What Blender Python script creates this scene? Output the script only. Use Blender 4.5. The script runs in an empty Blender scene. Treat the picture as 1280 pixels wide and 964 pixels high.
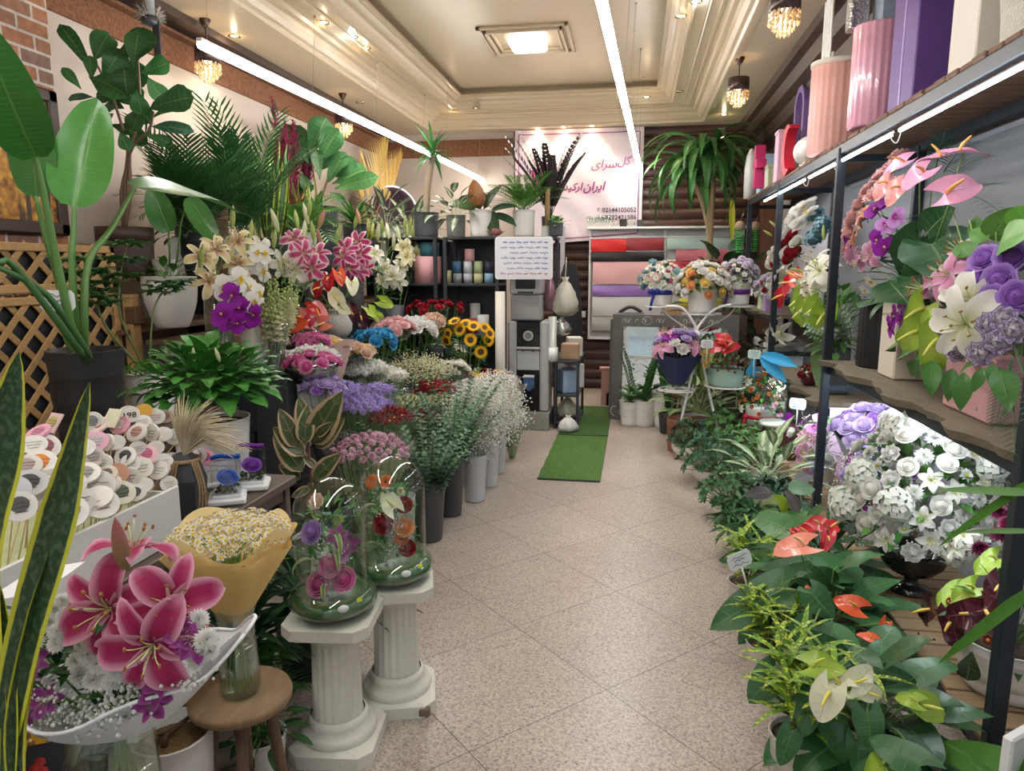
import bpy,math,random
import numpy as np
from mathutils import Vector,Matrix,Euler
R_=random.Random(11)
PI=math.pi
SC=bpy.context.scene
COL=SC.collection
EYE=Vector((0,0,1.65));FPX=888.0
YAW,PIT=math.radians(9.8),math.radians(9.4)
FW=Vector((-math.sin(YAW)*math.cos(PIT),math.cos(YAW)*math.cos(PIT),-math.sin(PIT)))
RT=Vector((math.cos(YAW),math.sin(YAW),0));UP=RT.cross(FW)
def at(px,py,x=None,y=None,z=None):
 """the point of the plane X=x, Y=y or Z=z that the photograph shows at (px, py)"""
 d=FW+RT*((px-640)/FPX)-UP*((py-482)/FPX)
 t=(x-EYE.x)/d.x if x is not None else(y-EYE.y)/d.y if y is not None else(z-EYE.z)/d.z
 return EYE+d*t
def U(a,b):return R_.uniform(a,b)
def thing(name,label,cat,loc=(0,0,0),rz=0.0,group=None):
 o=bpy.data.objects.new(name,None);COL.objects.link(o)
 o.location=loc;o.rotation_euler=(0,0,rz);o.empty_display_size=.05
 return tag(o,label,cat,group)
def tag(o,label,cat,group=None,kind=None):
 o['label']=label;o['category']=cat
 if group:o['group']=group
 if kind:o['kind']=kind
 return o
def link(name,data,parent=None,M=None,label=None):
 o=bpy.data.objects.new(name,data);COL.objects.link(o)
 if parent is not None:o.parent=parent
 if M is not None:o.matrix_basis=M
 if label:o['label']=label
 return o
def struct(name,mb,mats,M=None):
 o=mb.build(name,mats,None,M);o['kind']='structure';return o
class MB:
 def __init__(s):s.V=[];s.F=[];s.C=[];s.L=[];s.MI=[];s.SM=[];s.n=0
 def add(s,v,f,c=(.5,.5,.5),lt=None,M=None,mi=0,smooth=True):
  v=np.asarray(v,float)
  if M is not None:
   A=np.array(M);v=v@A[:3,:3].T+A[:3,3]
  k=len(v);s.V.append(v)
  c=np.asarray(c,float)
  s.C.append(np.broadcast_to(c,(k,3))if c.ndim==1 else c)
  s.L.append(np.zeros((k,3))if lt is None else lt)
  o=s.n
  s.F.extend([tuple(i+o for i in q)for q in f])
  s.MI.extend([mi]*len(f));s.SM.extend([smooth]*len(f));s.n+=k
  return s
 def mesh(s,name,mats):
  me=bpy.data.meshes.new(name)
  me.from_pydata(np.concatenate(s.V)if s.V else[],[],s.F)
  for m in(mats if isinstance(mats,(list,tuple))else[mats]):me.materials.append(m)
  if s.V:
   C=np.ones((s.n,4),np.float32);C[:,:3]=np.concatenate(s.C)
   a=me.attributes.new('Col','FLOAT_COLOR','POINT');a.data.foreach_set('color',C.ravel())
   a=me.attributes.new('lt','FLOAT_VECTOR','POINT');a.data.foreach_set('vector',np.concatenate(s.L).astype(np.float32).ravel())
   me.polygons.foreach_set('material_index',np.array(s.MI,np.int32))
   me.polygons.foreach_set('use_smooth',np.array(s.SM,bool))
  me.update()
  return me
 def build(s,name,mats,parent=None,M=None,label=None):
  return link(name,s.mesh(name,mats),parent,M,label)
def T(x=0,y=0,z=0):return Matrix.Translation((x,y,z))
def RZ(a):return Matrix.Rotation(a,4,'Z')
def RX(a):return Matrix.Rotation(a,4,'X')
def RY(a):return Matrix.Rotation(a,4,'Y')
def SCL(a,b=None,c=None):return Matrix.Diagonal((a,a if b is None else b,a if c is None else c,1))
def frame(p,d,up=(0,0,1)):
 """matrix with local Y along d and local Z as close to up as it can be"""
 y=Vector(d).normalized();x=y.cross(Vector(up))
 if x.length<1e-4:x=y.cross(Vector((1,.02,.01)))
 x.normalize();z=x.cross(y)
 M=Matrix((x,y,z)).transposed().to_4x4();M.translation=Vector(p);return M
def facing(p,d,roll=0.0,s=1.0):
 """matrix with local Z along d"""
 z=Vector(d).normalized();x=Vector((0,0,1)).cross(z)
 if x.length<1e-3:x=Vector((1,0,0))
 x.normalize();y=z.cross(x)
 M=Matrix((x,y,z)).transposed().to_4x4();M.translation=Vector(p)
 return M@RZ(roll)@SCL(s)
def box(mb,cx,cy,cz,sx,sy,sz,c=(.5,.5,.5),b=.004,M=None,mi=0):
 """box given by its centre and size, edges chamfered by b"""
 b=min(b,sx*.3,sy*.3,sz*.3);h=(sx/2,sy/2,sz/2)
 vs=[];idx={}
 for X in(-1,1):
  for Y in(-1,1):
   for Z in(-1,1):
    for a in range(3):
     p=[X*h[0],Y*h[1],Z*h[2]]
     for k in range(3):
      if k!=a:p[k]-=(X,Y,Z)[k]*b
     idx[X,Y,Z,a]=len(vs);vs.append((p[0]+cx,p[1]+cy,p[2]+cz))
 F=[]
 def q(keys):
  ids=[idx[k]for k in keys]
  P=[Vector(vs[i])for i in ids];n=(P[1]-P[0]).cross(P[2]-P[0]);m=sum(P,Vector())/len(P)-Vector((cx,cy,cz))
  F.append(tuple(ids if n.dot(m)>0 else ids[::-1]))
 for a in range(3):
  o1,o2=[k for k in range(3)if k!=a]
  for s_ in(-1,1):
   ks=[]
   for u,v in((-1,-1),(1,-1),(1,1),(-1,1)):
    t=[0,0,0];t[a]=s_;t[o1]=u;t[o2]=v;ks.append((*t,a))
   q(ks)
  for u in(-1,1):
   for v in(-1,1):
    ks=[]
    for w,ax in((-1,o1),(1,o1),(1,o2),(-1,o2)):
     t=[0,0,0];t[a]=w;t[o1]=u;t[o2]=v;ks.append((*t,ax))
    q(ks)
 for X in(-1,1):
  for Y in(-1,1):
   for Z in(-1,1):q([(X,Y,Z,0),(X,Y,Z,1),(X,Y,Z,2)])
 return mb.add(vs,F,c,M=M,mi=mi,smooth=False)
def lathe(mb,prof,n=28,c=(.5,.5,.5),rib=None,M=None,mi=0,smooth=True,sx=1.0,sy=1.0):
 """prof: (r, z) from bottom to top; rib(angle, r, z) scales r"""
 a=np.arange(n)*2*PI/n;V=[];F=[]
 for r,z in prof:
  k=np.ones(n)if rib is None else np.array([rib(x,r,z)for x in a])
  V.append(np.stack([r*k*np.cos(a)*sx,r*k*np.sin(a)*sy,np.full(n,z)],1))
 for i in range(len(prof)-1):
  for j in range(n):
   k=(j+1)%n
   F.append((i*n+j,i*n+k,(i+1)*n+k,(i+1)*n+j))
 return mb.add(np.concatenate(V),F,c,M=M,mi=mi,smooth=smooth)
def smooth_path(pts,k=4):
 P=[Vector(p)for p in pts]
 if len(P)<3:return P
 out=[]
 for i in range(len(P)-1):
  a=P[max(i-1,0)];b=P[i];c=P[i+1];d=P[min(i+2,len(P)-1)]
  for j in range(k):
   t=j/k
   out.append(.5*((2*b)+(c-a)*t+(2*a-5*b+4*c-d)*t*t+(3*b-a-3*c+d)*t**3))
 return out+[P[-1]]
def tube(mb,pts,r,n=6,c=(.5,.5,.5),k=1,mi=0,cap=True,M=None):
 P=smooth_path(pts,k)if k>1 else[Vector(p)for p in pts]
 m=len(P);V=[];F=[]
 rr=r if isinstance(r,(list,tuple))else None
 t=(P[1]-P[0]).normalized()
 x=t.cross(Vector((0,0,1)))
 if x.length<.05:x=t.cross(Vector((1,0,0)))
 x.normalize()
 for i in range(m):
  t=(P[min(i+1,m-1)]-P[max(i-1,0)]).normalized()
  x=(x-t*x.dot(t)).normalized();y=t.cross(x)
  if rr:
   f=i/(m-1)*(len(rr)-1);j=min(int(f),len(rr)-2);q=rr[j]+(rr[j+1]-rr[j])*(f-j)
  else:q=r
  for s_ in range(n):
   a=2*PI*s_/n;V.append(tuple(P[i]+x*(math.cos(a)*q)+y*(math.sin(a)*q)))
 for i in range(m-1):
  for s_ in range(n):
   w=(s_+1)%n;F.append((i*n+s_,i*n+w,(i+1)*n+w,(i+1)*n+s_))
 if cap:F.append(tuple(range(n))[::-1]);F.append(tuple((m-1)*n+s_ for s_ in range(n)))
 return mb.add(V,F,c,M=M,mi=mi)
def ball(mb,p,r,c=(.5,.5,.5),n=8,m=5,sz=1.0,M=None,mi=0,sx=1.0):
 pr=[(r*math.sin(PI*i/m)+1e-4,-r*sz*math.cos(PI*i/m))for i in range(m+1)]
 return lathe(mb,pr,n,c,M=(M or Matrix())@T(*p),mi=mi,sx=sx)
_o=np.array([(1,0,0),(-1,0,0),(0,1,0),(0,-1,0),(0,0,1),(0,0,-1)],float)
_of=[(0,2,4),(2,1,4),(1,3,4),(3,0,4),(2,0,5),(1,2,5),(3,1,5),(0,3,5)]
def dot(mb,p,r,c,mi=0):return mb.add(_o*r+np.array(p),_of,c,mi=mi)
def prism(mb,pts,h,c=(.5,.5,.5),M=None,mi=0):
 """outline in XY (counter-clockwise) raised by h along Z"""
 n=len(pts);V=[(x,y,0)for x,y in pts]+[(x,y,h)for x,y in pts]
 F=[tuple(range(n))[::-1],tuple(range(n,2*n))]+[(i,(i+1)%n,n+(i+1)%n,n+i)for i in range(n)]
 return mb.add(V,F,c,M=M,mi=mi,smooth=False)
def grid(mb,fn,nu,nv,c=(.5,.5,.5),M=None,mi=0,smooth=True,closed=False):
 V=[fn(i/nu,j/nv)for i in range(nu+(0 if closed else 1))for j in range(nv+1)]
 F=[]
 for i in range(nu):
  k=(i+1)%nu if closed else i+1
  for j in range(nv):F.append((i*(nv+1)+j,k*(nv+1)+j,k*(nv+1)+j+1,i*(nv+1)+j+1))
 return mb.add(V,F,c,M=M,mi=mi,smooth=smooth)
MATS={}
def nodes(name):
 m=bpy.data.materials.new(name);m.use_nodes=True
 nt=m.node_tree;return m,nt,nt.nodes['Principled BSDF'],nt.nodes['Material Output']
def N(nt,kind,**kw):
 n=nt.nodes.new(kind)
 for k,v in kw.items():
  if k in n.inputs:n.inputs[k].default_value=v
  else:setattr(n,k,v)
 return n
def rgb(c):return(*c,1)
def pm(name,col,rough=.5,metal=0.0,var=.08,scale=12.0,bump=0.0,bscale=60.0,coat=0.0,stretch=None,spec=.5):
 """a plain procedural surface: colour varied by noise, optional fine bump"""
 if name in MATS:return MATS[name]
 m,nt,b,o=nodes(name)
 tc=N(nt,'ShaderNodeTexCoord');src=tc.outputs['Object']
 if stretch:
  mp=N(nt,'ShaderNodeMapping');mp.inputs['Scale'].default_value=stretch;nt.links.new(src,mp.inputs[0]);src=mp.outputs[0]
 no=N(nt,'ShaderNodeTexNoise',Scale=scale,Detail=4.0);nt.links.new(src,no.inputs['Vector'])
 mx=N(nt,'ShaderNodeMix',data_type='RGBA')
 mx.inputs[6].default_value=rgb([max(0,x*(1-var))for x in col]);mx.inputs[7].default_value=rgb([min(1,x*(1+var))for x in col])
 nt.links.new(no.outputs[0],mx.inputs[0]);nt.links.new(mx.outputs[2],b.inputs['Base Color'])
 b.inputs['Roughness'].default_value=rough;b.inputs['Metallic'].default_value=metal;b.inputs['Coat Weight'].default_value=coat
 b.inputs['Specular IOR Level'].default_value=spec
 if bump:
  n2=N(nt,'ShaderNodeTexNoise',Scale=bscale,Detail=3.0);nt.links.new(src,n2.inputs['Vector'])
  bp=N(nt,'ShaderNodeBump',Strength=bump,Distance=.01);nt.links.new(n2.outputs[0],bp.inputs['Height']);nt.links.new(bp.outputs[0],b.inputs['Normal'])
 MATS[name]=m;return m
def emis(name,col,strength):
 if name in MATS:return MATS[name]
 m,nt,b,o=nodes(name);b.inputs['Base Color'].default_value=rgb(col)
 b.inputs['Emission Color'].default_value=rgb(col);b.inputs['Emission Strength'].default_value=strength
 MATS[name]=m;return m
def plantmat(name,rough=.42,vein=.0,nvein=9.0,vcol=None,trans=.18,speck=None,marg=None,band=0.0,center=None,coat=0.0,var=.18,spec=.5):
 """vertex-coloured petal or leaf: midrib and side veins, optional specks, coloured margin, cross bands or pale centre"""
 if name in MATS:return MATS[name]
 m,nt,b,o=nodes(name);L=nt.links.new
 ca=N(nt,'ShaderNodeAttribute',attribute_name='Col');la=N(nt,'ShaderNodeAttribute',attribute_name='lt')
 sp=N(nt,'ShaderNodeSeparateXYZ');L(la.outputs['Vector'],sp.inputs[0])
 tc=N(nt,'ShaderNodeTexCoord')
 def mth(op,a,bb=None,c=None):
  n=N(nt,'ShaderNodeMath',operation=op)
  for i,v in enumerate((a,bb,c)):
   if v is None:continue
   if isinstance(v,(int,float)):n.inputs[i].default_value=v
   else:L(v,n.inputs[i])
  return n.outputs[0]
 def mixc(f,a,bb):
  n=N(nt,'ShaderNodeMix',data_type='RGBA')
  if isinstance(f,(int,float)):n.inputs[0].default_value=f
  else:L(f,n.inputs[0])
  for i,v in((6,a),(7,bb)):
   if isinstance(v,tuple):n.inputs[i].default_value=rgb(v)
   else:L(v,n.inputs[i])
  return n.outputs[2]
 def ramp(v,a,bb):
  n=N(nt,'ShaderNodeMapRange',interpolation_type='SMOOTHSTEP');L(v,n.inputs[0]);n.inputs[1].default_value=a;n.inputs[2].default_value=bb;return n.outputs[0]
 au=mth('ABSOLUTE',sp.outputs[0])
 no=N(nt,'ShaderNodeTexNoise',Scale=30.0,Detail=3.0);L(tc.outputs['Object'],no.inputs['Vector'])
 hs=N(nt,'ShaderNodeHueSaturation');L(ca.outputs['Color'],hs.inputs['Color'])
 L(mth('ADD',mth('MULTIPLY',no.outputs[0],var*2),1-var),hs.inputs['Value'])
 col=hs.outputs[0];height=None
 if center:col=mixc(mth('MULTIPLY',ramp(mth('ADD',au,mth('MULTIPLY',no.outputs[0],.9)),1.05,.5),.9),col,center)
 if vein or vcol:
  s1=mth('SINE',mth('SUBTRACT',mth('MULTIPLY',sp.outputs[1],nvein*2*PI),mth('MULTIPLY',au,3.4)))
  v1=mth('MULTIPLY',ramp(s1,.86,1.0),ramp(au,1.0,.2));v0=ramp(au,.07,.01)
  vv=mth('MAXIMUM',mth('MULTIPLY',v1,.55),v0)
  if vcol:col=mixc(mth('MULTIPLY',vv,vein),col,vcol)
  height=vv
 if band:
  w=N(nt,'ShaderNodeTexNoise',Scale=3.0);mp=N(nt,'ShaderNodeCombineXYZ');L(mth('MULTIPLY',sp.outputs[1],14.0),mp.inputs[1]);L(mth('MULTIPLY',sp.outputs[0],1.2),mp.inputs[0]);L(sp.outputs[2],mp.inputs[2]);L(mp.outputs[0],w.inputs['Vector'])
  col=mixc(mth('MULTIPLY',ramp(w.outputs[0],.45,.65),band),col,(.16,.25,.13))
 if marg:col=mixc(ramp(mth('ADD',au,mth('MULTIPLY',no.outputs[0],marg[2]if len(marg)>2 else.1)),marg[1]-.06,marg[1]+.03),col,marg[0])
 if speck:
  s=N(nt,'ShaderNodeTexNoise',Scale=speck[1],Detail=1.0);L(tc.outputs['Object'],s.inputs['Vector'])
  col=mixc(ramp(s.outputs[0],speck[2],speck[2]+.07),col,speck[0])
 L(col,b.inputs['Base Color']);b.inputs['Roughness'].default_value=rough;b.inputs['Coat Weight'].default_value=coat;b.inputs['Coat Roughness'].default_value=.15
 b.inputs['Specular IOR Level'].default_value=spec
 if height is not None:
  bp=N(nt,'ShaderNodeBump',Strength=.5,Distance=.004);L(height,bp.inputs['Height']);L(bp.outputs[0],b.inputs['Normal'])
 if trans:
  tr=N(nt,'ShaderNodeBsdfTranslucent');L(col,tr.inputs[0]);ms=N(nt,'ShaderNodeMixShader');ms.inputs[0].default_value=trans
  L(b.outputs[0],ms.inputs[1]);L(tr.outputs[0],ms.inputs[2]);L(ms.outputs[0],o.inputs[0])
 MATS[name]=m;return m
def clearmat(name,col=(1,1,1),clear=.8,rough=.08,wrinkle=0.0,wscale=25.0,haze=0.0):
 """thin clear film or glass: mostly see-through, glossy, optional milky haze and wrinkles"""
 if name in MATS:return MATS[name]
 m,nt,b,o=nodes(name);L=nt.links.new;nt.nodes.remove(b)
 tr=N(nt,'ShaderNodeBsdfTransparent');tr.inputs[0].default_value=rgb(col)
 gl=N(nt,'ShaderNodeBsdfGlossy');gl.inputs['Roughness'].default_value=rough
 lw=N(nt,'ShaderNodeLayerWeight',Blend=.35)
 ms=N(nt,'ShaderNodeMixShader');f=N(nt,'ShaderNodeMapRange');L(lw.outputs['Facing'],f.inputs[0]);f.inputs[3].default_value=1-clear;f.inputs[4].default_value=min(1,(1-clear)+.3)
 L(f.outputs[0],ms.inputs[0]);L(tr.outputs[0],ms.inputs[1])
 if haze:
  df=N(nt,'ShaderNodeBsdfDiffuse');df.inputs[0].default_value=rgb(col);m2=N(nt,'ShaderNodeMixShader');m2.inputs[0].default_value=haze
  L(gl.outputs[0],m2.inputs[1]);L(df.outputs[0],m2.inputs[2]);L(m2.outputs[0],ms.inputs[2])
 else:L(gl.outputs[0],ms.inputs[2])
 if wrinkle:
  tc=N(nt,'ShaderNodeTexCoord');no=N(nt,'ShaderNodeTexNoise',Scale=wscale,Detail=3.0);L(tc.outputs['Object'],no.inputs['Vector'])
  bp=N(nt,'ShaderNodeBump',Strength=wrinkle,Distance=.02);L(no.outputs[0],bp.inputs['Height']);L(bp.outputs[0],gl.inputs['Normal'])
 L(ms.outputs[0],o.inputs[0]);MATS[name]=m;return m
M_PETAL=plantmat('petal',.5,trans=.32,var=.1,spec=.3)
M_PETALV=plantmat('petal_veined',.45,vein=.25,nvein=1,vcol=(.75,.15,.35),trans=.2,var=.12)
M_SPATHE=plantmat('spathe',.22,vein=.15,nvein=5,vcol=(.9,.5,.5),trans=.1,var=.08,coat=.4)
M_SPATHEG=plantmat('spathe_green',.3,vein=.2,nvein=5,vcol=(.45,.6,.1),trans=.15,var=.1,coat=.2)
M_LEAF=plantmat('leaf',.42,vein=.35,vcol=(.3,.42,.13),trans=.14,spec=.32)
M_LEAFG=plantmat('leaf_glossy',.36,vein=.4,nvein=6,vcol=(.2,.34,.1),trans=.08,coat=.06,spec=.4)
M_LEAFP=plantmat('leaf_plain',.45,trans=.18,spec=.3)
M_SNAKE=plantmat('leaf_snake',.35,band=.35,marg=((.62,.62,.05),.84,.12),trans=.05)
M_RUBY=plantmat('leaf_rubber',.32,vein=.5,nvein=3,vcol=(.4,.3,.14),marg=((.5,.36,.22),.86,.26),trans=.08)
M_AGLA=plantmat('leaf_silver',.4,vein=.8,nvein=7,vcol=(.66,.72,.48),center=(.56,.64,.42),trans=.12)
M_CROTON=plantmat('leaf_speckled',.42,speck=((.62,.6,.05),95.0,.55),trans=.12)
M_STEM=plantmat('stem',.5,trans=0)
M_FILM=clearmat('cellophane',(1,1,1),.93,.12,.6,22,haze=.12)
M_GLASS=clearmat('glass',(.93,.98,.95),.9,.03)
M_GREENGLASS=clearmat('glass_green',(.6,.85,.65),.82,.04)
M_WATER=clearmat('water',(.85,.93,.88),.9,.02)
M_SOIL=pm('soil',(.07,.045,.03),.95,var=.5,scale=70,bump=.8,bscale=90)
M_MOSS=pm('moss_stones',(.25,.17,.07),.95,var=.7,scale=60,bump=1,bscale=80)
M_WHITEC=pm('white_ceramic',(.8,.8,.78),.3,var=.03,coat=.3)
M_WHITEP=pm('white_plastic',(.78,.8,.82),.4,var=.03)
M_BLACK=pm('black_metal',(.03,.035,.042),.42,var=.2)
M_WHITEM=pm('white_metal',(.82,.83,.83),.35,var=.03)
def prof(kind,t):
 s=math.sin
 if kind=='lance':return s(PI*t**.85)**.9*(1-.25*t)
 if kind=='ovate':return s(PI*t**.7)**.75
 if kind=='obov':return max(0,s(PI*t**1.9))**.55*.96+.04*(1-t)
 if kind=='round':return max(0,s(PI*min(1,.12+.88*t)**1.05))**.5
 if kind=='strap':return min(1,.45+t*2.5)*max(0,1-t**3.5)
 if kind=='heart':return max(0,1-t**1.9)**.75*(.55+.45*min(1,t/.28)**.7)
 if kind=='banana':return max(0,s(PI*min(1,.06+.94*t**.8)))**.55
 if kind=='lily':return s(PI*(.07+.93*t)**.95)**.8
 if kind=='blunt':return min(1,.35+t*1.1)*max(0,1-t**7)**.5
 return s(PI*t)
_LF={}
def leafgrid(L,W,kind='lance',nl=7,nw=4,bend=.6,fold=.25,wave=0.0,lobe=0.0,cup=0.0,rand=None):
 f=_LF.get((nl,nw))
 if f is None:
  f=_LF[nl,nw]=[(i*(nw+1)+j,i*(nw+1)+j+1,(i+1)*(nw+1)+j+1,(i+1)*(nw+1)+j)for i in range(nl)for j in range(nw)]
 rand=R_.random()if rand is None else rand
 V=[];LT=[];y=z=0.0;ph=rand*6.28
 for i in range(nl+1):
  t=i/nl;a=bend*t
  if i:y+=L/nl*math.cos(bend*(t-.5/nl));z-=L/nl*math.sin(bend*(t-.5/nl))
  w=prof(kind,t)*W/2
  for j in range(nw+1):
   u=-1+2*j/nw;au=abs(u);x=u*w
   h=au*w*fold+cup*au*au*w+wave*W*math.sin(t*9+ph+u*1.7)*au
   sh=-lobe*L*au**1.6*(1-t)**3
   V.append((x,y+h*math.sin(a)+sh*math.cos(a),z+h*math.cos(a)-sh*math.sin(a)));LT.append((u,t,rand))
 return np.array(V),f,np.array(LT)
def jit(c,v=.15,h=.05):
 k=1+U(-v,v);return tuple(max(0,min(1,x*k*(1+U(-h,h))))for x in c)
def leaf(mb,p,d,L,W,kind='lance',c=(.05,.16,.03),up=(0,0,1),nl=7,nw=4,bend=.6,fold=.25,wave=0.0,lobe=0.0,cup=0.0,grad=None,edge=None,roll=0.0,jv=.15):
 v,f,lt=leafgrid(L,W,kind,nl,nw,bend,fold,wave,lobe,cup)
 C=np.tile(np.array(jit(c,jv)),(len(v),1))
 if grad is not None:
  t=lt[:,1:2];C=C*(1-t)+np.array(grad)*t
 if edge is not None:
  w=np.clip((np.maximum(np.abs(lt[:,0:1]),lt[:,1:2]**3)-edge[1])/(1-edge[1]),0,1);C=C*(1-w)+np.array(edge[0])*w
 mb.add(v,f,C,lt,frame(p,d,up)@RY(roll))
def sph(az,el):return Vector((math.cos(az)*math.cos(el),math.sin(az)*math.cos(el),math.sin(el)))
PROTO={}
def proto(key,fn):
 if key not in PROTO:PROTO[key]=fn()
 return PROTO[key]
def lily_m(cin,cmid,cedge,r=.095,opening=1.0,key='',wd=1.0):
 def mk():
  mb=MB()
  for i in range(6):
   a=i*PI/3;wide=i%2
   el=1.15-.45*opening
   d=sph(a,el);up=sph(a+PI,.5)
   v,f,lt=leafgrid(r*1.2,r*wd*(.74 if wide else.5),'lily',9,4,1.75*opening+U(-.2,.45),.3,.06)
   t=lt[:,1:2];u=np.abs(lt[:,0:1])
   C=np.array(cmid)*np.ones((len(v),3))
   g=np.clip(1-t*2.0,0,1)**1.1;C=C*(1-g)+np.array(cin)*g
   e=np.clip((np.maximum(u,t**2)-.45)/.55,0,1)**1.3;C=C*(1-e)+np.array(cedge)*e
   mb.add(v,f,C,lt,frame(sph(a,0)*r*.05,d,up))
  s=MB()
  for i in range(6):
   a=i*PI/3+.5;e=sph(a,1.05)*r*.72
   tube(s,[(0,0,0),e*.6+Vector((0,0,.008)),e],r*.014,4,(.62,.68,.3),3)
   ball(s,e,r*.06,(.32,.13,.03),6,4,1,M=None,sx=.45)
  tube(s,[(0,0,0),(.004,.003,r*.85)],r*.022,5,(.6,.6,.35));ball(s,(.004,.003,r*.87),r*.045,(.3,.12,.14),6,4)
  return mb.mesh('lily_petals',M_PETAL),s.mesh('stamens',M_STEM)
 return proto('lily'+key,mk)
def bud_m(c0,c1,L=.09,w=.024,key=''):
 def mk():
  mb=MB();pr=[(w*.5*math.sin(PI*min(1,.08+.92*t)**.9)**.8+.0006,L*t)for t in[i/8 for i in range(9)]]
  n=12;lathe(mb,pr,n,rib=lambda a,r,z:1+.1*math.cos(3*a))
  C=np.zeros((mb.n,3));z=mb.V[0][:,2:3]/L;C[:]=np.array(c0)*(1-z)+np.array(c1)*z;mb.C[0]=C
  return mb.mesh('lily_bud',M_PETAL)
 return proto('bud'+key,mk)
def rose_m(col,edge,r=.035,layers=5,ruffle=0.0,key='',open_=1.0,npet=4,et=.55):
 def mk():
  mb=MB()
  for k in range(layers):
   q=(k+1)/layers;n=3+int(npet*q*.7)if k else 2
   for i in range(n):
    ph=i*2*PI/n+k*1.1;span=PI/n*1.35 if k else 2.2
    rho=r*(.08+.72*q);H=r*(1.3-.4*q*open_);nu,nv=6,5;V=[];F=[];C=[];rp=U(0,6)
    for a_ in range(nu+1):
     a=-1+2*a_/nu
     for h_ in range(nv+1):
      h=h_/nv
      rad=rho*(.25+.75*math.sin(min(1,h*1.15)*PI/2)**.8)+r*.3*q*q*open_*h**4*(1-.3*a*a)
      if k<2:rad*=1-(.8,.5)[k]*h*h
      z=H*h*(1-.22*a*a)-r*.2*q*open_*h**6
      if ruffle:w=ruffle*r*h*h*math.sin(a*7+rp);rad+=w;z+=ruffle*r*h*h*math.cos(a*9+rp)*.6
      f=ph+a*span*(.5+.5*min(1,h*1.6))
      V.append((rad*math.cos(f),rad*math.sin(f),z));m=max(0,h-et)/(1-et)
      sh=1-.08*k%.2
      C.append([(x*(1-m)+e*m)*sh for x,e in zip(col,edge)])
    for a_ in range(nu):
     for h_ in range(nv):b=a_*(nv+1)+h_;F.append((b,b+nv+1,b+nv+2,b+1))
    mb.add(V,F,np.array(C))
  lathe(mb,[(r*.74,r*.42),(r*.62,r*.66),(r*.42,r*.86),(r*.2,r*1.0),(.0005,r*1.02)],12,[x*.9 for x in col])
  for i in range(5):leaf(mb,(0,0,0),sph(i*1.257,-.3),r*.7,r*.3,'lance',(.1,.22,.05),nl=3,nw=2,bend=.4)
  return mb.mesh('rose_petals',M_PETAL)
 return proto('rose'+key,mk)
def orchid_m(col,vein,lip,r=.045,key=''):
 def mk():
  mb=MB()
  for a,L,W,kd in((PI/2,1,.62,'ovate'),(PI/2+2.2,1,.6,'ovate'),(PI/2-2.2,1,.6,'ovate'),(.18,1.08,1.15,'round'),(PI-.18,1.08,1.15,'round')):
   lay=.004 if kd=='round' else-.002
   v,f,lt=leafgrid(r*L,r*W,kd,6,4,.3,.05,.03)
   t=lt[:,1:2];C=np.array(vein)*(1-t)**1.6+np.array(col)*(1-(1-t)**1.6)
   mb.add(v,f,C,lt,frame((0,0,lay),Vector((math.cos(a),math.sin(a),.22)),(0,0,1)))
  for a in(-PI/2,-.5,PI+.5):leaf(mb,(0,0,.003),Vector((math.cos(a)*.7,math.sin(a)*.7,.9)),r*.5,r*.34,'ovate',lip,nl=4,nw=2,bend=.9,cup=.6)
  ball(mb,(0,.002,.008),r*.12,(.85,.75,.6),6,4)
  return mb.mesh('orchid_petals',M_PETALV if key.endswith('v')else M_PETAL)
 return proto('orchid'+key,mk)
def anth_m(col,spad,r=.05,key='',mat=None,cup=.15,wave=.04,edge=None):
 def mk():
  mb=MB()
  v,f,lt=leafgrid(r*1.9,r*1.75,'heart',10,6,.5,cup,wave,.42,.1)
  C=np.tile(np.array(col),(len(v),1))
  if edge is not None:
   w=np.clip((np.abs(lt[:,0:1])-.3)/.7,0,1);C=C*(1-w)+np.array(edge)*w
  v=v+np.array((0,-r*.45,0));mb.add(v,f,C,lt)
  s=MB();tube(s,[(0,-r*.3,.002),(0,-r*.1,r*.45),(0,r*.3,r*.85)],[r*.1,r*.1,r*.05],7,spad,4)
  return mb.mesh('spathe',mat or M_SPATHE),s.mesh('spadix',M_STEM)
 return proto('anth'+key,mk)
def mum_m(col,r=.03,n=70,core=(.7,.65,.2),flat=.55,pw=.28,key='',dome=1.0,cc=None,inner=0.0):
 """chrysanthemum, daisy, aster, gerbera: n petals spread over a dome; inner > 0 leaves a bare disc"""
 def mk():
  mb=MB()
  for i in range(n):
   q=(i+.5)/n;el=(1.45*(1-q**.8)*dome-.05)*(1 if inner==0 else.6);az=i*2.39996
   b=sph(az,0)*r*inner*.8;L=r*(.55+.45*q)*(1-inner*.6)
   k=.85+.15*q;cx=col if cc is None else[a*q+b2*(1-q)for a,b2 in zip(col,cc)]
   leaf(mb,b,sph(az+U(-.1,.1),el),L,r*pw*1.3,'blunt',[x*k for x in cx],nl=2,nw=2,bend=.35,fold=.2 if inner else-.1,cup=.4,jv=.06)
  if inner:ball(mb,(0,0,0),r*inner,core,9,5,.55)
  else:ball(mb,(0,0,-.002),r*.3,(.4,.45,.15),6,4)
  return mb.mesh('petals',M_PETAL)
 return proto('mum'+key,mk)
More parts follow.
